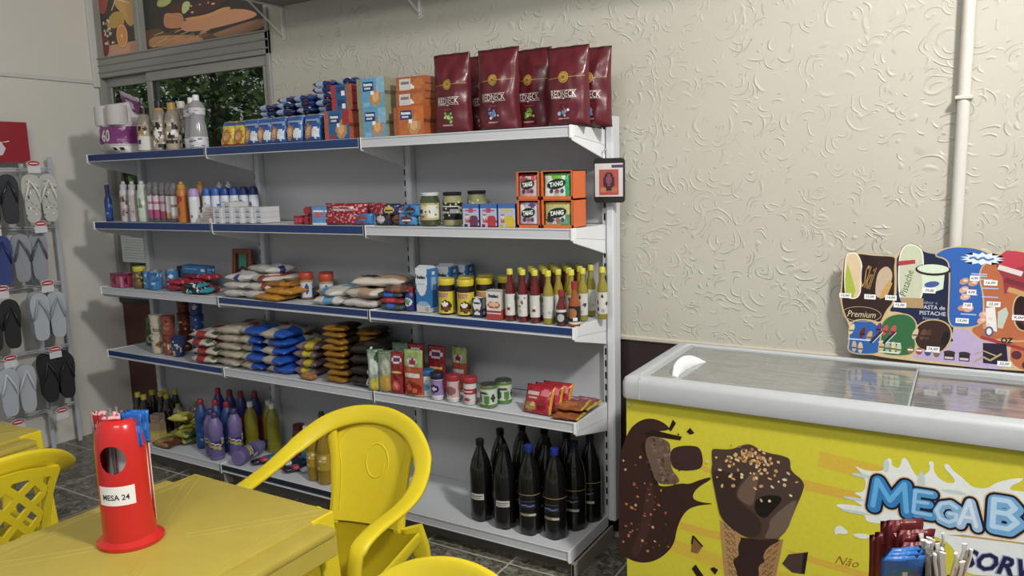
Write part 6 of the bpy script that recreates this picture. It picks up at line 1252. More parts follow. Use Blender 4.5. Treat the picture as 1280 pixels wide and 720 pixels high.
for k, (x, y, z, i) in enumerate(((-1.645, -.235, 0, 0), (-1.585, -.215, .030, 0), (-1.63, -.17, .058, 1), (-1.60, -.09, 0, 1))):
    put_('cereal_bag', yb[i], x, y, Z3+z, .12*(k-1), ['orange-yellow bag at the front of the orange pile', 'orange-yellow bag lying second in the orange pile', 'brown and orange bag lying on top of the orange pile', 'brown and orange bag at the back of the orange pile'][k], 'bag', 'orange bags on the third shelf')
for k, (x, y, z) in enumerate(((-1.520, -.155, .0), (-1.440, -.10, .005), (-1.385, -.16, .0))):
    kd = jar(.032, .128, '#8a6a3c', '#b83c24', .030, (.0326, .010, .092, paint('#c3cbd6', [('r', 0, 0, .5, .5, '#3b6fae'), ('e', .3, .3, .14, .2, '#c79a3c'), ('e', .75, .5, .1, .3, '#2c4a7c'), ('r', 0, .85, 1, 1, '#a98a5c')])), PLAST, PLAST, .95, 1.06)
    put_('small_pot', kd, x, y, Z3, 0, ['white and blue pot with an orange lid, left of three', 'white and blue pot with an orange lid, middle of three', 'white and blue pot with an orange lid, right of three'][k], 'jar', 'orange lidded pots')
wb_ = [lbag(.17, .23, .045, '#c0bbb4', '#5c93b8', 7, '#cfd6da', .4, .7), lbag(.20, .25, .05, '#c2b9ac', '#a88c74', 8, '#1f2430', .5, .9), lbag(.19, .24, .045, '#c0bbb4', '#bdb8b0', 9)]
for k, (x, y, z, i, rz) in enumerate(((-1.27, -.19, 0, 0, .15), (-1.255, -.17, .034, 0, -.45), (-1.08, -.175, 0, 2, 0), (-1.055, -.17, .042, 1, -.12), (-1.03, -.155, .090, 1, -1.2))):
    put_('rice_bag', wb_[i], x, y, Z3+z, rz, ['white bag with light blue print at the bottom left, right of the orange lidded pots', 'white bag with light blue print lying on the other blue printed bag', 'plain white bag at the bottom right of the white pile', 'large white and beige bag lying on the plain white bag', 'beige bag with black lettering lying askew at the top of the white pile'][k], 'rice', 'white bags on the third shelf')
for k, (x, z, c1, c2) in enumerate(((-.905, 0, '#3c4a44', '#2c5aa8'), (-.905, .026, '#8c2c30', '#b03038'), (-.92, .052, '#3c3f46', '#2a5cb0'), (-.885, .075, '#5c3a30', '#7a4a34'))):
    me, _ = bag(.135, .11, .03, paint(c1, [('e', .5, .3, .3, .3, c2), ('r', .3, 0, .7, .12, blend(c2, 1.1))]), 'l', (12, 10), 80+k, 'cookie_pack', .007)
    put_('cookie_pack', [P(None, me, FILM)], x, -.215, Z3+z, .1*k-.1, f'{["dark grey and blue", "red", "dark blue", "brown"][k]} cookie packet in the pile left of the small blue bottle', 'packet', 'cookie packets on the third shelf')
kd = bottle([(.024, 0), (.026, .005), (.026, .068), (.018, .082)], [(.020, .079), (.020, .100), (.017, .103), (0, .103)], '#26306c', '#8c2028', (.0265, .018, .062, paint('#26306c', [('e', .5, .5, .28, .42, '#c9d4d0'), ('e', .5, .55, .2, .26, '#4a9a7c'), ('e', .55, .3, .08, .1, '#a83a3c')])), PLAST)
put_('small_bottle', kd, -.825, -.225, Z3, 0, 'small dark blue bottle with a red cap left of the milk cartons', 'bottle')
def milk(txt):
    p = paint('#2a6cb0', [('e', .42, .72, .40, .34, '#cfd4da'), ('r', .0, .88, .85, 1, '#cfd4da'), ('r', 0, 0, 1, .18, '#b7b6b2'), ('e', .5, .2, .42, .05, '#7ea3c8'), ('r', .62, .02, .9, .12, '#9a9890')])
    m_ = carton(.072, .062, .188, p, paint('#2f74b8', [('r', 0, 0, 1, .1, '#a9b6c4'), ('r', .2, .5, .8, .8, '#8ab0d4'), ('r', .3, .86, .7, .92, '#c9d8e6')]), paint('#c9ced4'), (18, 40), 'carton')
    tp_ = M(); tp_.add([(-.036, -.031, .188), (.036, -.031, .188), (.036, .031, .188), (-.036, .031, .188), (-.036, 0, .200), (.036, 0, .200)], [(0, 1, 5, 4), (2, 3, 4, 5), (1, 2, 5), (3, 0, 4)], '#c3cad2')
    return [P('carton_body', m_, PAPER), P('gable_top', tp_.mesh('top', smooth=0), PAPER), textpart('lettering', txt, front(-.031), .042, .014, '#1a1f2c', None, .05, -.006, .152), textpart('small_lettering', 'Desnatado', front(-.031), .032, .005, '#3a6cae', None, .0, -.006, .122)]
MK = milk('Italac')
put_('milk_carton', MK, -.742, -.215, Z3, .02, 'blue and white milk carton at the front left of the cartons', 'carton', 'milk cartons'); put_('milk_carton', MK, -.695, -.125, Z3, .05, 'blue and white milk carton directly behind the front one', 'carton', 'milk cartons'); put_('milk_carton', MK, -.665, -.045, Z3, .1, 'blue and white milk carton furthest back against the panel', 'carton', 'milk cartons')
def toddy():
    lab = paint('#c6b52a', [('r', 0, .72, 1, .95, '#c6b52a'), ('e', .62, .34, .22, .26, '#3a2418'), ('e', .58, .42, .12, .12, '#d8d4c8'), ('e', .60, .20, .2, .1, '#6a3a20'), ('r', .05, .12, .28, .5, '#a8a03a')])
    k = jar(.0355, .150, '#2a1a14', '#c9b422', .026, (.036, .006, .098, lab), GLOSS, PLAST, .9, 1.0)
    a = Art(); a.text('TODDY', 0, .083, .052, .020, '#c8a8b0', 1, .06, .1); a.text('TODDY', 0, .083, .050, .018, '#a8283c', 2, .02, .1)
    k.append(P('lettering', a.mesh('lettering', wrap(.0362), cut=(.006, None)), INK)); return k
TD = toddy()
for k, (x, y) in enumerate(((-.632, -.225), (-.536, -.225), (-.585, -.145), (-.490, -.150), (-.535, -.065), (-.430, -.075))):
    put_('cocoa_jar', TD, x, y, Z3, .1+.05*k, ['yellow labelled cocoa jar with yellow lid, front left', 'yellow labelled cocoa jar with yellow lid, front right', 'cocoa jar behind and between the two front jars', 'cocoa jar second row right', 'cocoa jar back row left', 'cocoa jar back row right'][k], 'jar', 'cocoa jars')
cp = carton(.046, .034, .080, paint('#1e2a48', [('e', .5, .66, .42, .34, '#d0d2d4'), ('e', .5, .36, .20, .07, '#9c3238'), ('e', .5, .2, .3, .10, '#c9ccd0')]), n=(14, 16), name='carton')
put_('cream_carton', [P('carton_body', cp, PAPER), textpart('lettering', 'Italac', front(-.017), .030, .009, '#1a1f2c', None, .05, 0, .060)], -.462, -.238, Z3, .03, 'small dark blue and white cream carton between the cocoa jars and the red carton', 'carton')
cp = carton(.066, .04, .118, paint('#cfcbc8', [('r', 0, 0, 1, .30, '#a8372f'), ('r', 0, .18, 1, .22, '#cfcbc8'), ('e', .5, .50, .44, .13, '#a85a3c'), ('e', .5, .52, .34, .08, '#d8b48a'), ('r', 0, .96, 1, 1, '#8f8a88')]), paint('#b3402f', [('r', 0, .35, 1, 1, '#b8b4b0')]), n=(16, 26), name='carton')
put_('cream_carton', [P('carton_body', cp, PAPER), textpart('lettering', 'Italac', front(-.02), .044, .013, '#1a1f2c', None, .05, 0, .096)], -.372, -.250, Z3, .05, 'red and white condensed milk carton left of the sauce bottles', 'carton')
# sauces
def sauce(body, seed):
    pr = [(.019, 0), (.0205, .004), (.0205, .118), (.018, .135), (.0105, .158), (.0095, .185)]
    return bottle(pr, [(.0125, .184), (.0125, .203), (.011, .206), (0, .206)], body, '#c9bf3a', (.021, .022, .108, rlabel('#c4c3bd', seed, 5, ['#7c2026', '#3c3a36', '#9a9890', '#d8d8d4'])), LIQ, PLAST, 18)
SR = [sauce('#7a1e1c', k) for k in (1, 2)]; SY = [sauce('#a89a2c', k) for k in (3, 4)]; SD = sauce('#5a1820', 5)
rows = [(-.250, [(-.305, 0), (-.247, 0), (-.192, 0), (-.134, 2)]), (-.195, [(-.285, 4), (-.228, 0), (-.176, 4), (-.118, 2), (-.062, 2)]), (-.140, [(-.270, 4), (-.212, 0), (-.158, 4), (-.100, 2), (-.040, 2)]), (-.085, [(-.250, 0), (-.195, 4), (-.138, 0), (-.078, 2), (-.150+.17, 2)]), (-.032, [(-.235, 0), (-.175, 4), (-.115, 0), (-.055, 2)])]
for r_i, (y, ls) in enumerate(rows):
    for k, (x, c_) in enumerate(ls):
        kd = SR[k % 2] if c_ == 0 else (SD if c_ == 4 else SY[k % 2])
        put_('sauce_bottle', kd, x, y, Z3, R.uniform(-.4, .4), f'{["red", "", "yellow-green", "", "dark red"][c_]} sauce bottle with a yellow cap, {ORD[k]} from the left in the {["front", "second", "third", "fourth", "back"][r_i]} row', 'bottle', 'sauce bottles')
def shorts(body, cap, lab, h, r): return bottle([(r*.95, 0), (r, .004), (r, h*.52), (r*.6, h*.68), (r*.42, h*.78), (r*.42, h*.84)], [(r*.5, h*.83), (r*.55, h), (0, h)], body, cap, (r+.0006, .010, h*.46, lab), LIQ, PLAST, 18)
put_('sauce_bottle', shorts('#7a2620', '#a02830', paint('#2a2426', [('r', 0, .82, 1, 1, '#c9c4c0'), ('e', .6, .4, .2, .3, '#a8a8ac')]), .135, .0215), -.072, -.262, Z3, 0, 'short red sauce bottle with a red cap at the front right', 'bottle', 'short sauce bottles')
put_('sauce_bottle', shorts('#b0581f', '#a02830', paint('#241c1c', [('e', .5, .6, .25, .3, '#a8683c'), ('r', 0, 0, 1, .1, '#c9c4c0'), ('r', .55, .2, .8, .4, '#cfd4dc')]), .170, .0225), -.018, -.258, Z3, 0, 'short orange sauce bottle with a red cap at the end of the front row', 'bottle', 'short sauce bottles')

# ---- fourth shelf --------------------------------------------------------
me, _ = bag(.12, .17, .06, paint('#33522c', [('e', .5, .25, .3, .12, '#8aa86a'), ('e', .5, .25, .18, .07, '#2c4a28'), ('r', 0, .8, 1, 1, '#4a6a40'), ('e', .5, .6, .3, .1, '#3f6434')]), 's', (14, 16), 90, 'pouch', .012)
put_('green_pouch', [P(None, me, FILM)], -2.85, -.10, Z4, .1, 'green film pouch at the left end of the fourth shelf', 'bag')
for c, (x, y, nn, c1, c2) in enumerate(((-2.648, -.215, 2, '#b9b4a0', '#b0602c'), (-2.552, -.210, 2, '#8c4438', '#c98a6a'), (-2.47, -.215, 1, '#2a3a68', '#c9c2ae'), (-2.56, -.10, 3, '#6a2c20', '#a85a38'), (-2.42, -.12, 3, '#2d4a8c', '#c9a0ac'))):
    for k in range(nn):
        kd = bottle([(.027, 0), (.029, .002), (.036, .102), (.038, .104)], [(.038, .104), (.0385, .108), (0, .109)], c1, blend(c1, 1.1), None, PAPER, PAPER)
        mm = M(); Rr = random.Random(100+c*5+k); nu, nv = 22, 10; pf = rlabel(c1, 100+c*5+k, 14, [c2, blend(c2, .8), blend(c1, 1.2), blend(c1, .7), '#c9c2b4'])
        for i in range(nu):
            for j in range(nv):
                z0, z1 = .004+j/nv*.096, .004+(j+1)/nv*.096; r0, r1 = .0296+z0*.069, .0296+z1*.069; a0, a1 = 2*PI*i/nu, 2*PI*(i+1)/nu
                mm.add([(r0*math.sin(a0), -r0*math.cos(a0), z0), (r0*math.sin(a1), -r0*math.cos(a1), z0), (r1*math.sin(a1), -r1*math.cos(a1), z1), (r1*math.sin(a0), -r1*math.cos(a0), z1)], [(0, 1, 2, 3)], pf((i/nu*2+.5) % 1, (j+.5)/nv))
        kd.append(P('printed_sleeve', mm.mesh('sleeve', recalc=False), PRINT))
        put_('noodle_cup', kd, x, y, Z4+k*.1095, 0, f'{["white and orange", "reddish printed", "dark blue and white", "brown printed", "blue and pink"][c]} noodle cup, {["bottom", "second", "third"][k]} in its stack', 'cup', 'noodle cups on the fourth shelf')
sg_ = [lbag(.175, .26, .046, '#bfb6aa', '#bdb3a6', 10, None), lbag(.19, .27, .046, '#b9ac9c', '#8c3a30', 11, '#d0c4b4', .05, .45)]
sgp = [P(None, bag(.19, .27, .047, paint('#bcb3a7', [('e', .42, .06, .2, .06, '#a02c2c'), ('e', .85, .12, .10, .08, '#4a6a3c'), ('e', .40, .5, .3, .14, '#a02c2c'), ('r', .78, .25, 1, .9, '#8f3c34')]), 'l', (18, 18), k, 'bag', .009)[0], _m['woven_food_film']) for k in (1, 2)]
for k in range(4): put_('sugar_bag', sgp[k % 2], -2.175+.012*math.sin(k*2.2), -.165+.010*math.sin(k*3), Z4+k*.044, .09*math.sin(k*2.6), f'white sugar bag with red print, {ORD[k]} from the bottom of the front pile', 'sugar', 'sugar bags')
bb = [P(None, bag(.18, .26, .046, paint('#a59c8a', [('r', .02, .5, .5, 1, '#8a5a4c'), ('r', .5, 0, 1, 1, '#b0a692'), ('e', .8, .5, .12, .14, '#9a3c34')]), 'l', (16, 14), 21, 'bag', .01)[0], _m['woven_food_film'])]
for k in range(5): put_('sugar_bag', bb, -1.985+.01*(k % 2), -.155, Z4+k*.042, -.12+.06*k, f'beige and brown bag, {ORD[k]} from the bottom, between the white and blue piles', 'bag', 'beige bags on the fourth shelf')
def blb(seed, u0=.52): return [P(None, bag(.165, .25, .046, paint('#aca391', [('r', u0, 0, 1, .55, '#1f4fae'), ('e', .75, .75, .16, .12, '#9a3c34'), ('r', .0, .5, .2, 1, '#958c7a')]), 'l', (18, 16), seed, 'bag', .010)[0], _m['woven_food_film'])]
BL = [blb(31), blb(32, .3), blb(33, .6)]
for c, x in enumerate((-1.815, -1.655)):
    for k in range(5): put_('bean_bag', BL[(c+k) % 3], x+.018*math.sin(k*2+c), -.160+.014*math.sin(k*4+c), Z4+k*.044, .13*math.sin(k*3+c), f'beige bag with a bright blue end, {ORD[k]} from the bottom of the {["left", "right"][c]} blue pile', 'beans', 'blue ended bags')
PB = [[P(None, bag(.15, .22, .044, paint('#6d5a5c', [('r', .42, 0, .72, .45, '#b5a428'), ('e', .2, .3, .2, .3, '#8c7078'), ('e', .85, .4, .14, .3, '#574648'), ('e', .5, .8, .3, .15, '#7a686a')]), 'l', (16, 14), 41+k, 'bag', .011)[0], FILM)] for k in (0, 1)]
for k in range(4): put_('bean_bag', PB[k % 2], -1.490+.012*(k % 2), -.135, Z4+k*.042, .08*(k-1), f'purplish clear bag of beans with a yellow label, {ORD[k]} from the bottom', 'beans', 'purplish bean bags')
me, _ = bag(.085, .05, .03, paint('#9c6a34', [('r', .3, .3, .7, .7, '#b8884c')]), 'l', (10, 8), 45, 'packet', .005)
put_('small_packet', [P(None, me, FILM)], -1.425, -.272, Z4, -.12, 'small orange-brown packet at the edge in front of the purplish bean bags', 'packet')
GP = [[P(None, bag(.13, .16, .032, paint('#2e241c', [('r', 0, 0, 1, .26, '#9a6c1e'), ('r', .1, .06, .5, .12, '#c09238'), ('e', .7, .16, .14, .08, '#6a4412'), ('r', 0, .88, 1, 1, '#a8842c'), ('e', .5, .6, .3, .14, '#4a3626')]), 'l', (14, 14), 51+k, 'coffee_pack', .007)[0], mat('gold_foil_film', .3, None, metal=.25, bump=.2, scale=18, var=.1))] for k in (0, 1, 2)]
for k in range(9): put_('coffee_pack', GP[k % 3], -1.262+.010*math.sin(k*2.3), -.195+.006*math.sin(k), Z4+k*.0300, .12*math.sin(k*1.7), f'gold and brown coffee pack, {ORD[k]} from the bottom of the front pile', 'coffee', 'gold coffee packs')
for k in range(8): put_('coffee_pack', GP[(k+1) % 3], -1.180, -.082, Z4+k*.0295, .25, f'gold and brown coffee pack, {ORD[k]} from the bottom of the back pile', 'coffee', 'gold coffee packs')
BP = [[P(None, bag(.16, .20, .055, paint('#241f1d', [('e', .6, .2, .2, .1, '#3a3230'), ('r', .75, .02, .8, .06, '#c9c9c9')]), 'l', (14, 14), 61+k, 'coffee_pack', .008)[0], mat('dark_brown_film', .28, None, bump=.2, scale=14))] for k in (0, 1)]
for k in range(4): put_('coffee_pack', BP[k % 2], -1.085+.004*k, -.185, Z4+k*.050, .04*(k-1), f'dark brown coffee bag, {ORD[k]} from the bottom beside the gold packs', 'coffee', 'dark coffee bags')
# pouches
def pouch(w, h, t, p, seed): return [P('pouch', bag(w, h, t, p, 's', (16, 22), seed, 'pouch', .008)[0], FILM)]
gsil = paint('#8a9488', [('r', 0, .9, 1, 1, '#5c7a5c'), ('e', .5, .18, .4, .16, '#b3a42c'), ('e', .4, .6, .3, .2, '#b9c2ba'), ('e', .6, .8, .2, .1, '#3c5a3c')]); gsi2 = paint('#77806c', [('r', 0, .9, 1, 1, '#4a6a4c'), ('e', .5, .25, .4, .2, '#b08a34'), ('e', .5, .6, .3, .2, '#99a08c')])
ket = paint('#8c1f24', [('e', .5, .82, .4, .09, '#cfc4c0'), ('e', .5, .82, .3, .05, '#6d2a6a'), ('r', .1, .48, .9, .56, '#c9b04a'), ('e', .5, .2, .3, .13, '#c04a40'), ('e', .5, .2, .18, .07, '#d8786a')])
kt2 = paint('#a8492c', [('r', 0, .62, 1, 1, '#8ea45c'), ('e', .5, .74, .3, .09, '#c9c0c4'), ('e', .5, .74, .22, .06, '#9a2440'), ('r', .12, .40, .88, .48, '#cfc6c2'), ('e', .5, .17, .44, .15, '#8c2418'), ('e', .4, .2, .12, .06, '#b8502c'), ('e', .65, .14, .12, .06, '#c0603a'), ('r', 0, 0, 1, .05, '#a9985c')])
for x, y, rz, w_, h_, p_, s_, lb in ((-1.000, -.275, .6, .075, .190, gsil, 71, 'silver-green pouch at the left end of the standing pouches'), (-.945, -.268, .55, .075, .188, gsi2, 72, 'grey-green pouch second from the left'), (-.885, -.262, .05, .070, .185, ket, 73, 'dark red ketchup pouch left of the largest pouch'), (-.795, -.265, .0, .105, .205, kt2, 74, 'large green and red tomato sauce pouch in front'),
                               (-.955, -.15, .3, .09, .20, gsi2, 75, 'grey-green pouch in the second row at left'), (-.86, -.16, .1, .09, .205, ket, 76, 'dark red pouch standing in the second row, left'), (-.745, -.16, .0, .095, .205, ket, 77, 'dark red pouch standing in the second row, right'), (-.66, -.11, -.1, .09, .20, kt2, 78, 'green and red pouch at the back right of the pouches')):
    put_('sauce_pouch', pouch(w_, h_, .045, p_, s_), x, y, Z4, rz, lb, 'pouch', 'standing sauce pouches')
def plj(lid, p, h=.115, r=.030): return bottle([(r*.82, 0), (r*.86, .004), (r*.92, h*.8), (r*.9, h*.84)], [(r*1.02, h*.80), (r*1.04, h*.83), (r*1.04, h*.97), (r*.98, h), (0, h)], '#c9c4c8', lid, (r*.93, .012, h*.76, p), PLAST, PLAST, 22, capname='lid')
for x, y, lid, p_, lb in ((-.745, -.235, '#1f5c94', paint('#a9bcc4', [('e', .5, .4, .3, .2, '#4a8cb0'), ('r', 0, .8, 1, 1, '#c3cfd4')]), 'white jar with a blue lid on the fourth shelf'), (-.672, -.262, '#1e2038', paint('#8c76ac', [('e', .5, .5, .26, .22, '#1f1c2c'), ('e', .5, .5, .14, .10, '#c9bcd8'), ('r', 0, 0, 1, .1, '#cfc9d8')]), 'purple jar with a dark navy lid'),
                          (-.592, -.258, '#9c2430', paint('#c3a4a4', [('e', .5, .5, .3, .26, '#8c5a5c'), ('e', .3, .4, .1, .1, '#2c2426'), ('r', 0, 0, 1, .1, '#d4cdcd')]), 'pink jar with a red lid, left of the two red lids'), (-.508, -.258, '#a32832', paint('#cbc3c2', [('r', 0, .45, 1, .78, '#a8343c'), ('r', .2, .55, .8, .62, '#d8ccca'), ('e', .5, .15, .2, .08, '#a8343c')]), 'red and white jar with a red lid, right of the two red lids')):
    put_('plastic_jar', plj(lid, p_), x, y, Z4, 0, lb, 'jar', 'plastic jars on the fourth shelf')
gc = paint('#b9c2b4', [('r', 0, 0, 1, .12, '#4a7a34'), ('r', 0, .86, 1, 1, '#5a7c2c'), ('e', .3, .4, .1, .24, '#3c5c34'), ('e', .6, .36, .12, .22, '#4f7a3c'), ('e', .85, .45, .08, .2, '#2c3c2c'), ('e', .45, .68, .2, .08, '#3a4a3c')])
GC = bottle([(.034, 0), (.0355, .003), (.0355, .090), (.034, .093)], [(.035, .092), (.035, .096), (.030, .096), (.030, .094), (0, .094)], '#8f9a80', '#6f7468', (.036, .004, .089, gc), METAL, METAL, 22, capname='lid')
put_('food_can', GC, -.418, -.255, Z4, 0, 'white and green can at the front beside the red and white jar', 'can', 'green printed cans'); put_('food_can', GC, -.395, -.175, Z4, .6, 'white and green can standing behind the front green can', 'can', 'green printed cans')
pn = paint('#a8202c', [('r', .10, .62, .55, .78, '#cfb8b4'), ('e', .75, .74, .16, .14, '#c9686c'), ('r', .14, .5, .5, .55, '#c99a94'), ('e', .3, .24, .22, .16, '#a87a3c'), ('e', .38, .30, .08, .06, '#d2b070'), ('e', .22, .2, .08, .06, '#6f9a4c'), ('e', .66, .3, .18, .20, '#8c1a24'), ('r', .93, 0, 1, 1, '#c99024')])
for k in range(3): put_('snack_packet', [P('packet', bag(.135, .115, .035, pn, 'p', (18, 16), 95+k, 'packet', .006)[0], FILM)], -.190+.022*k, -.262+.036*k, Z4, -.08+.06*k, f'red peanut packet leaning, {["front", "middle", "back"][k]} one of three', 'snack', 'red peanut packets', -.38)
fp = paint('#8a4a26', [('r', 0, .6, 1, .95, '#8c2834'), ('r', .92, 0, 1, 1, '#b09a2c'), ('e', .4, .3, .3, .2, '#a8622c'), ('e', .4, .75, .2, .06, '#b87a7c')])
for k, (x, y, z, rz) in enumerate(((-.055, -.225, 0, .08), (-.045, -.135, .016, .0), (-.06, -.19, .026, .15))): put_('snack_packet', [P('packet', bag(.115, .15, .022, fp, 'l', (14, 14), 99+k, 'packet', .006)[0], FILM)], x, y, Z4+z, rz, ['flat orange and brown packet at the bottom of the right pile', 'flat orange and brown packet lying towards the back', 'flat orange and brown packet on top of the right pile'][k], 'snack', 'flat snack packets')

# ---- bottom shelf ----------------------------------------------------------
def soda(h, r, cap, lab=None, sticker=False, seed=0):
    m = M(); seg = 20; pr = [(r*.55, 0), (r*.86, .004), (r*.98, .022), (r, .04), (r, h*.42), (r*1.01, h*.52), (r*.98, h*.62), (r*.80, h*.74), (r*.42, h*.87), (r*.31, h*.905), (r*.30, h*.94)]
    vs = []; fs = []
    for j, (rr, z) in enumerate(pr):
        for k in range(seg):
            a_ = 2*PI*k/seg; q = rr*(1+(.07*math.cos(5*a_) if j in (1, 2) else 0)); vs.append((q*math.cos(a_), q*math.sin(a_), z - (.004*math.cos(5*a_) if j == 0 else 0) + (.004 if j == 0 else 0)))
    for j in range(len(pr)-1):
        for k in range(seg): fs.append((j*seg+k, j*seg+(k+1) % seg, (j+1)*seg+(k+1) % seg, (j+1)*seg+k))
    fs.append(tuple(reversed(range(seg))))
    m.add(vs, fs, '#0f100f'); out = [P('bottle_body', m.mesh('bottle_body', smooth=60), DARKB), P('cap', M().lathe([(r*.34, h*.925), (r*.36, h*.93), (r*.36, h*.995), (r*.32, h), (0, h)], 18, cap).mesh('cap', smooth=40), PLAST)]
    a = Art()
    if sticker: a.rect(-.030, .100, .030, .126, '#bdbab4', 0); a.rect(-.026, .114, .024, .118, '#5a5854', 1); a.rect(-.020, .106, .016, .109, '#5a5854', 1)
    else:
        a.rect(-r*2.4, h*.47, r*2.4, h*.48, '#8a7440', 0); a.text('NERO', 0, h*.375, .040, .010, '#5a6478', 1, .03) if 0 else None
        a.line([(-.030, h*.40), (.030, h*.405)], .004, '#3c4654', 1); a.rect(-.034, h*.33, .034, h*.375, '#1f2c4a' if lab else '#1a1f28', 0); a.line([(-.028, h*.352), (-.010, h*.362), (.006, h*.345), (.026, h*.36)], .004, '#77809a', 1)
        a.rect(-.034, h*.235, .034, h*.265, '#8a8264', 0); a.rect(.004, h*.238, .032, h*.262, '#b9b6ac', 1)
    out.append(P('label', a.mesh('label', wrap(r*1.012), cut=(.008, None)), PRINT)); return out
BT = soda(.348, .048, '#121212', sticker=True); BU = soda(.366, .048, '#1b2f8c', lab=True); BV = soda(.366, .048, '#14161a'); BW = soda(.366, .048, '#15303c')
bl = [(-.460, -.270, BT, 'black soda bottle with a white sticker, leftmost in the front row'), (-.335, -.285, BT, 'black soda bottle with a white sticker, second in the front row'), (-.218, -.285, BU, 'black soda bottle with a blue cap, left of the two blue caps in front'), (-.110, -.270, BU, 'black soda bottle with a blue cap, right of the two blue caps in front'),
      (-.075, -.165, BW, 'black soda bottle with a dark teal cap near the right end'), (-.050, -.065, BW, 'black soda bottle with a dark teal cap in the back right corner'), (-.425, -.165, BV, 'black soda bottle with a black cap, left in the second row'), (-.310, -.175, BV, 'black soda bottle with a black cap, middle of the second row'), (-.195, -.180, BV, 'black soda bottle with a black cap, right in the second row'),
      (-.375, -.065, BV, 'black soda bottle with a black cap, left in the back row'), (-.265, -.065, BV, 'black soda bottle with a black cap, middle of the back row'), (-.155, -.070, BW, 'black soda bottle with a dark teal cap, right in the back row')]
for x, y, kd, lb in bl: put_('soda_bottle', kd, x, y, Z5, R.uniform(-.3, .1)+.35, lb, 'bottle', 'black soda bottles')
vin = bottle([(.032, 0), (.034, .004), (.034, .13), (.014, .19), (.012, .20)], [(.0155, .195), (.0155, .222), (0, .222)], '#1c1210', '#a89a34', None, DARKB, PLAST, 16)
for k, (x, y) in enumerate(((-2.915, -.20), (-2.835, -.215), (-2.88, -.13), (-2.80, -.13), (-2.85, -.06), (-2.765, -.06), (-2.73, -.14))):
    put_('vinegar_bottle', vin, x, y, Z5, 0, f'dark vinegar bottle with a yellow cap, {["leftmost front", "right front", "second row left", "second row middle", "back left", "back right", "second row right"][k]}', 'bottle', 'dark vinegar bottles')
# odd goods at the left: cartons and green-yellow packets
odd = [(-2.625, -.285, .0, carton(.075, .05, .105, paint('#a8924a', [('r', 0, .6, 1, 1, '#8f7a5c'), ('r', .1, .1, .9, .5, '#b8a458')]), n=(8, 8), name='box'), 'yellow-brown box at the front left of the bottom shelf', 'box', 0), (-2.70, -.23, .0, carton(.06, .05, .13, paint('#7c6c62', [('e', .5, .6, .3, .2, '#a89c94')]), n=(8, 8), name='box'), 'greyish brown box behind the yellow-brown box', 'box', 0)]
for x, y, z, me, lb, ct, rz in odd: put_('small_box', [P(None, me, PAPER)], x, y, Z5+z, .3, lb, ct)
for k, (x, y, z, c1, c2) in enumerate(((-2.50, -.31, 0, '#5c3026', '#8a6a3c'), (-2.56, -.20, 0, '#3c4a24', '#8f8c34'), (-2.44, -.21, 0, '#4a5a2c', '#a09a3c'), (-2.45, -.22, .034, '#38501f', '#8a8c30'), (-2.52, -.13, .034, '#6a6828', '#a8a23c'), (-2.58, -.10, .07, '#77742c', '#b0ac44'), (-2.47, -.10, .068, '#6a6c2a', '#a5a440'), (-2.55, -.17, .10, '#8a8434', '#b8b24a'), (-2.40, -.12, .04, '#5c5a26', '#8f8a38'))):
    me, _ = bag(.13, .12, .04, paint(c1, [('e', .5, .4, .3, .3, c2), ('r', 0, 0, 1, .10, c2), ('r', .2, .06, .6, .2, blend(c2, 1.2))]), 'l', (12, 10), 110+k, 'packet', .010)
    put_('food_packet', [P(None, me, FILM)], x, y, Z5+z, .4*math.sin(k*2.1), f'{["red-brown", "dark green", "green and yellow", "bright green", "olive", "mustard yellow", "olive yellow", "pale yellow", "brown olive"][k]} packet in the heap on the bottom shelf left of the blue bottles', 'packet', 'packets heaped on the bottom shelf')
for k, (x, y) in enumerate(((-2.60, -.05), (-2.66, -.12))): put_('clear_tub', [P('tub', M().lathe([(.028, 0), (.034, .10), (.030, .13), (.012, .15)], 16, '#8c7c78').mesh('tub'), LIQ), P('lid', M().lathe([(.013, .15), (.013, .165), (0, .165)], 12, '#7a8a4c').mesh('lid'), PLAST)], x, y, Z5+.075 if 0 else Z5, 0, ['brownish clear bottle behind the packet heap, right of two', 'brownish clear bottle behind the packet heap, left of two'][k], 'bottle', 'brownish clear bottles')
def clean(body, cap, lab, h=.265, r=.036, m=PLAST): return bottle([(r*.92, 0), (r, .006), (r, h*.30), (r*.9, h*.45), (r, h*.60), (r*.95, h*.74), (r*.5, h*.88), (r*.42, h*.90)], [(r*.48, h*.885), (r*.5, h*.97), (r*.38, h), (0, h)], body, cap, (r*1.012, h*.08, h*.52, lab), m, PLAST, 20)
blu = clean('#23457f', '#8c2030', rlabel('#23509c', 4, 8, ['#4a6cb0', '#16336c', '#8a9cc4']), .27, .034); blr = clean('#2a2c6c', '#9c2434', rlabel('#8a2434', 5, 8, ['#2a2c6c', '#b04a58']), .29, .033)
pur = clean('#6f6298', '#3a3060', paint('#5f5488', [('r', 0, .35, 1, .75, '#3a2c64'), ('d', .45, .6, .3, '#a8a04a'), ('d', .65, .72, .3, '#c9bcd8')]), .25, .038)
for k, (x, y) in enumerate(((-2.30, -.235), (-2.215, -.205), (-2.13, -.20))): put_('cleaner_bottle', blu, x, y, Z5, 0, f'blue cleaner bottle with a red cap, {["left", "middle", "right"][k]} of the front blue ones', 'bottle', 'blue cleaner bottles')
for k, (x, y) in enumerate(((-2.335, -.09), (-2.25, -.08), (-2.165, -.075), (-2.095, -.040))): put_('cleaner_bottle', blr, x, y, Z5, 0, f'dark bottle with a red cap behind the blue cleaners, {ORD[k]} from the left', 'bottle', 'dark red capped bottles')
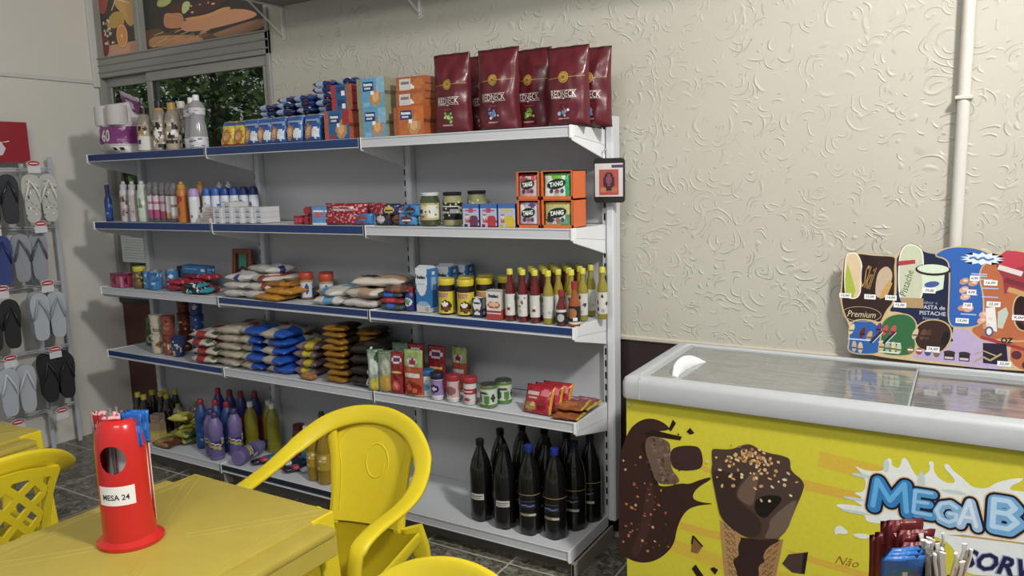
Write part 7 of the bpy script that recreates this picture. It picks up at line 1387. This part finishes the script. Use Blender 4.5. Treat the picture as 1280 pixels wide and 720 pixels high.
for k, (x, y) in enumerate(((-2.085, -.315), (-2.045, -.225), (-2.15, -.29))): put_('softener_bottle', pur, x, y, Z5, .2*k, ['lilac softener bottle standing at the very front', 'lilac softener bottle standing behind the front one', 'lilac softener bottle partly hidden at the left'][k], 'bottle', 'lilac softener bottles')
put_('softener_bottle', pur, -1.935, -.175, Z5+.038, math.radians(12), 'lilac softener bottle lying on its side, base to the front', 'bottle', 'lilac softener bottles', -PI/2) if 0 else None
ly = empty('softener_bottle', (-1.895, -.345, Z5+.039), (-PI/2, 0, math.radians(14)))
for p in pur: obj(p[0], p[1], p[2], ly)
tag(ly, 'lilac softener bottle lying on its side with its base to the front', 'bottle', 'lilac softener bottles')
oil = lambda c_, lb_: bottle([(.034, 0), (.037, .006), (.037, .05), (.034, .06), (.037, .07), (.037, .16), (.030, .20), (.013, .235), (.012, .24)], [(.0155, .236), (.0155, .262), (0, .262)], c_, '#c9c9c0', lb_, LIQ, PLAST, 20)
OI = oil('#8f8a1e', None); OJ = oil('#a8861c', (.0375, .07, .15, rlabel('#a88a24', 3, 10, ['#a83a28', '#c9a84a', '#d8cfa0'])))
for k, (x, y) in enumerate(((-2.030, -.130), (-1.965, -.06), (-1.895, -.10))): put_('oil_bottle', OI, x, y, Z5, 0, f'bottle of yellow cooking oil, {["left", "middle", "right"][k]} of the three beside the dark bottles', 'bottle', 'oil bottles at the left')
for k, (x, y) in enumerate(((-1.415, -.28), (-1.335, -.29), (-1.37, -.19), (-1.28, -.20), (-1.30, -.11))): put_('oil_bottle', OJ, x, y, Z5, 0, f'cooking oil bottle with red and yellow label seen through the chair arm, {["front left", "front right", "second row left", "second row right", "back"][k]}', 'bottle', 'oil bottles behind the chair')
kd = bottle([(.030, 0), (.034, .005), (.034, .12), (.028, .14)], [(.030, .138), (.030, .165), (0, .165)], '#5c3a34', '#5c2024', (.0345, .02, .10, rlabel('#6a5a54', 6, 8, ['#8c4a40', '#3a3a3a'])), PLAST)
put_('brown_jar', kd, -1.73, -.075, Z5, 0, 'brown jar with a dark red lid right of the upright post', 'jar')
for k, (x, y, c1, c2, cp_) in enumerate(((-1.60, -.15, '#a9c0cc', '#3a7aa8', '#d0d0d0'), (-1.575, -.06, '#2c3a2c', '#4a4a3a', '#1f3a24'), (-1.50, -.12, '#b08a4c', '#8f5a34', '#c9b04a'))):
    put_('cleaner_bottle', clean(c1, cp_, rlabel(c2, 7+k, 6, [c1, '#c9c4b8']), .20 if k != 1 else .25, .030), x, y, Z5, 0, ['pale blue and white bottle left of the chair arm', 'dark green bottle behind the pale blue bottle', 'orange-brown bottle beside the chair arm'][k], 'bottle', 'bottles left of the chair arm')
for k in range(9):
    x, y = -1.80+.038*k, -.315+.028*k*.9; me, _ = bag(.05, .19, .030, paint(['#233a54', '#2a5a7c', '#1d2c3c', '#8c3040', '#27486c'][k % 5], [('r', 0, 0, 1, .2, ['#1c1c24', '#a83a50', '#b9b9c0'][k % 3]), ('e', .5, .5, .3, .1, '#5a7c9c')]), 'l', (8, 12), 130+k, 'packet', .005)
    put_('slim_packet', [P(None, me, FILM)], x*1.0, -.22+.02*(k % 3), Z5+.014*(k % 2), -.35, f'slim dark blue packet lying on the bottom shelf, {ORD[k]} from the left', 'packet', 'slim packets on the bottom shelf')
print('objects', len(bpy.data.objects), 'tris', sum(len(o.data.polygons) for o in bpy.data.objects if o.type == 'MESH'))
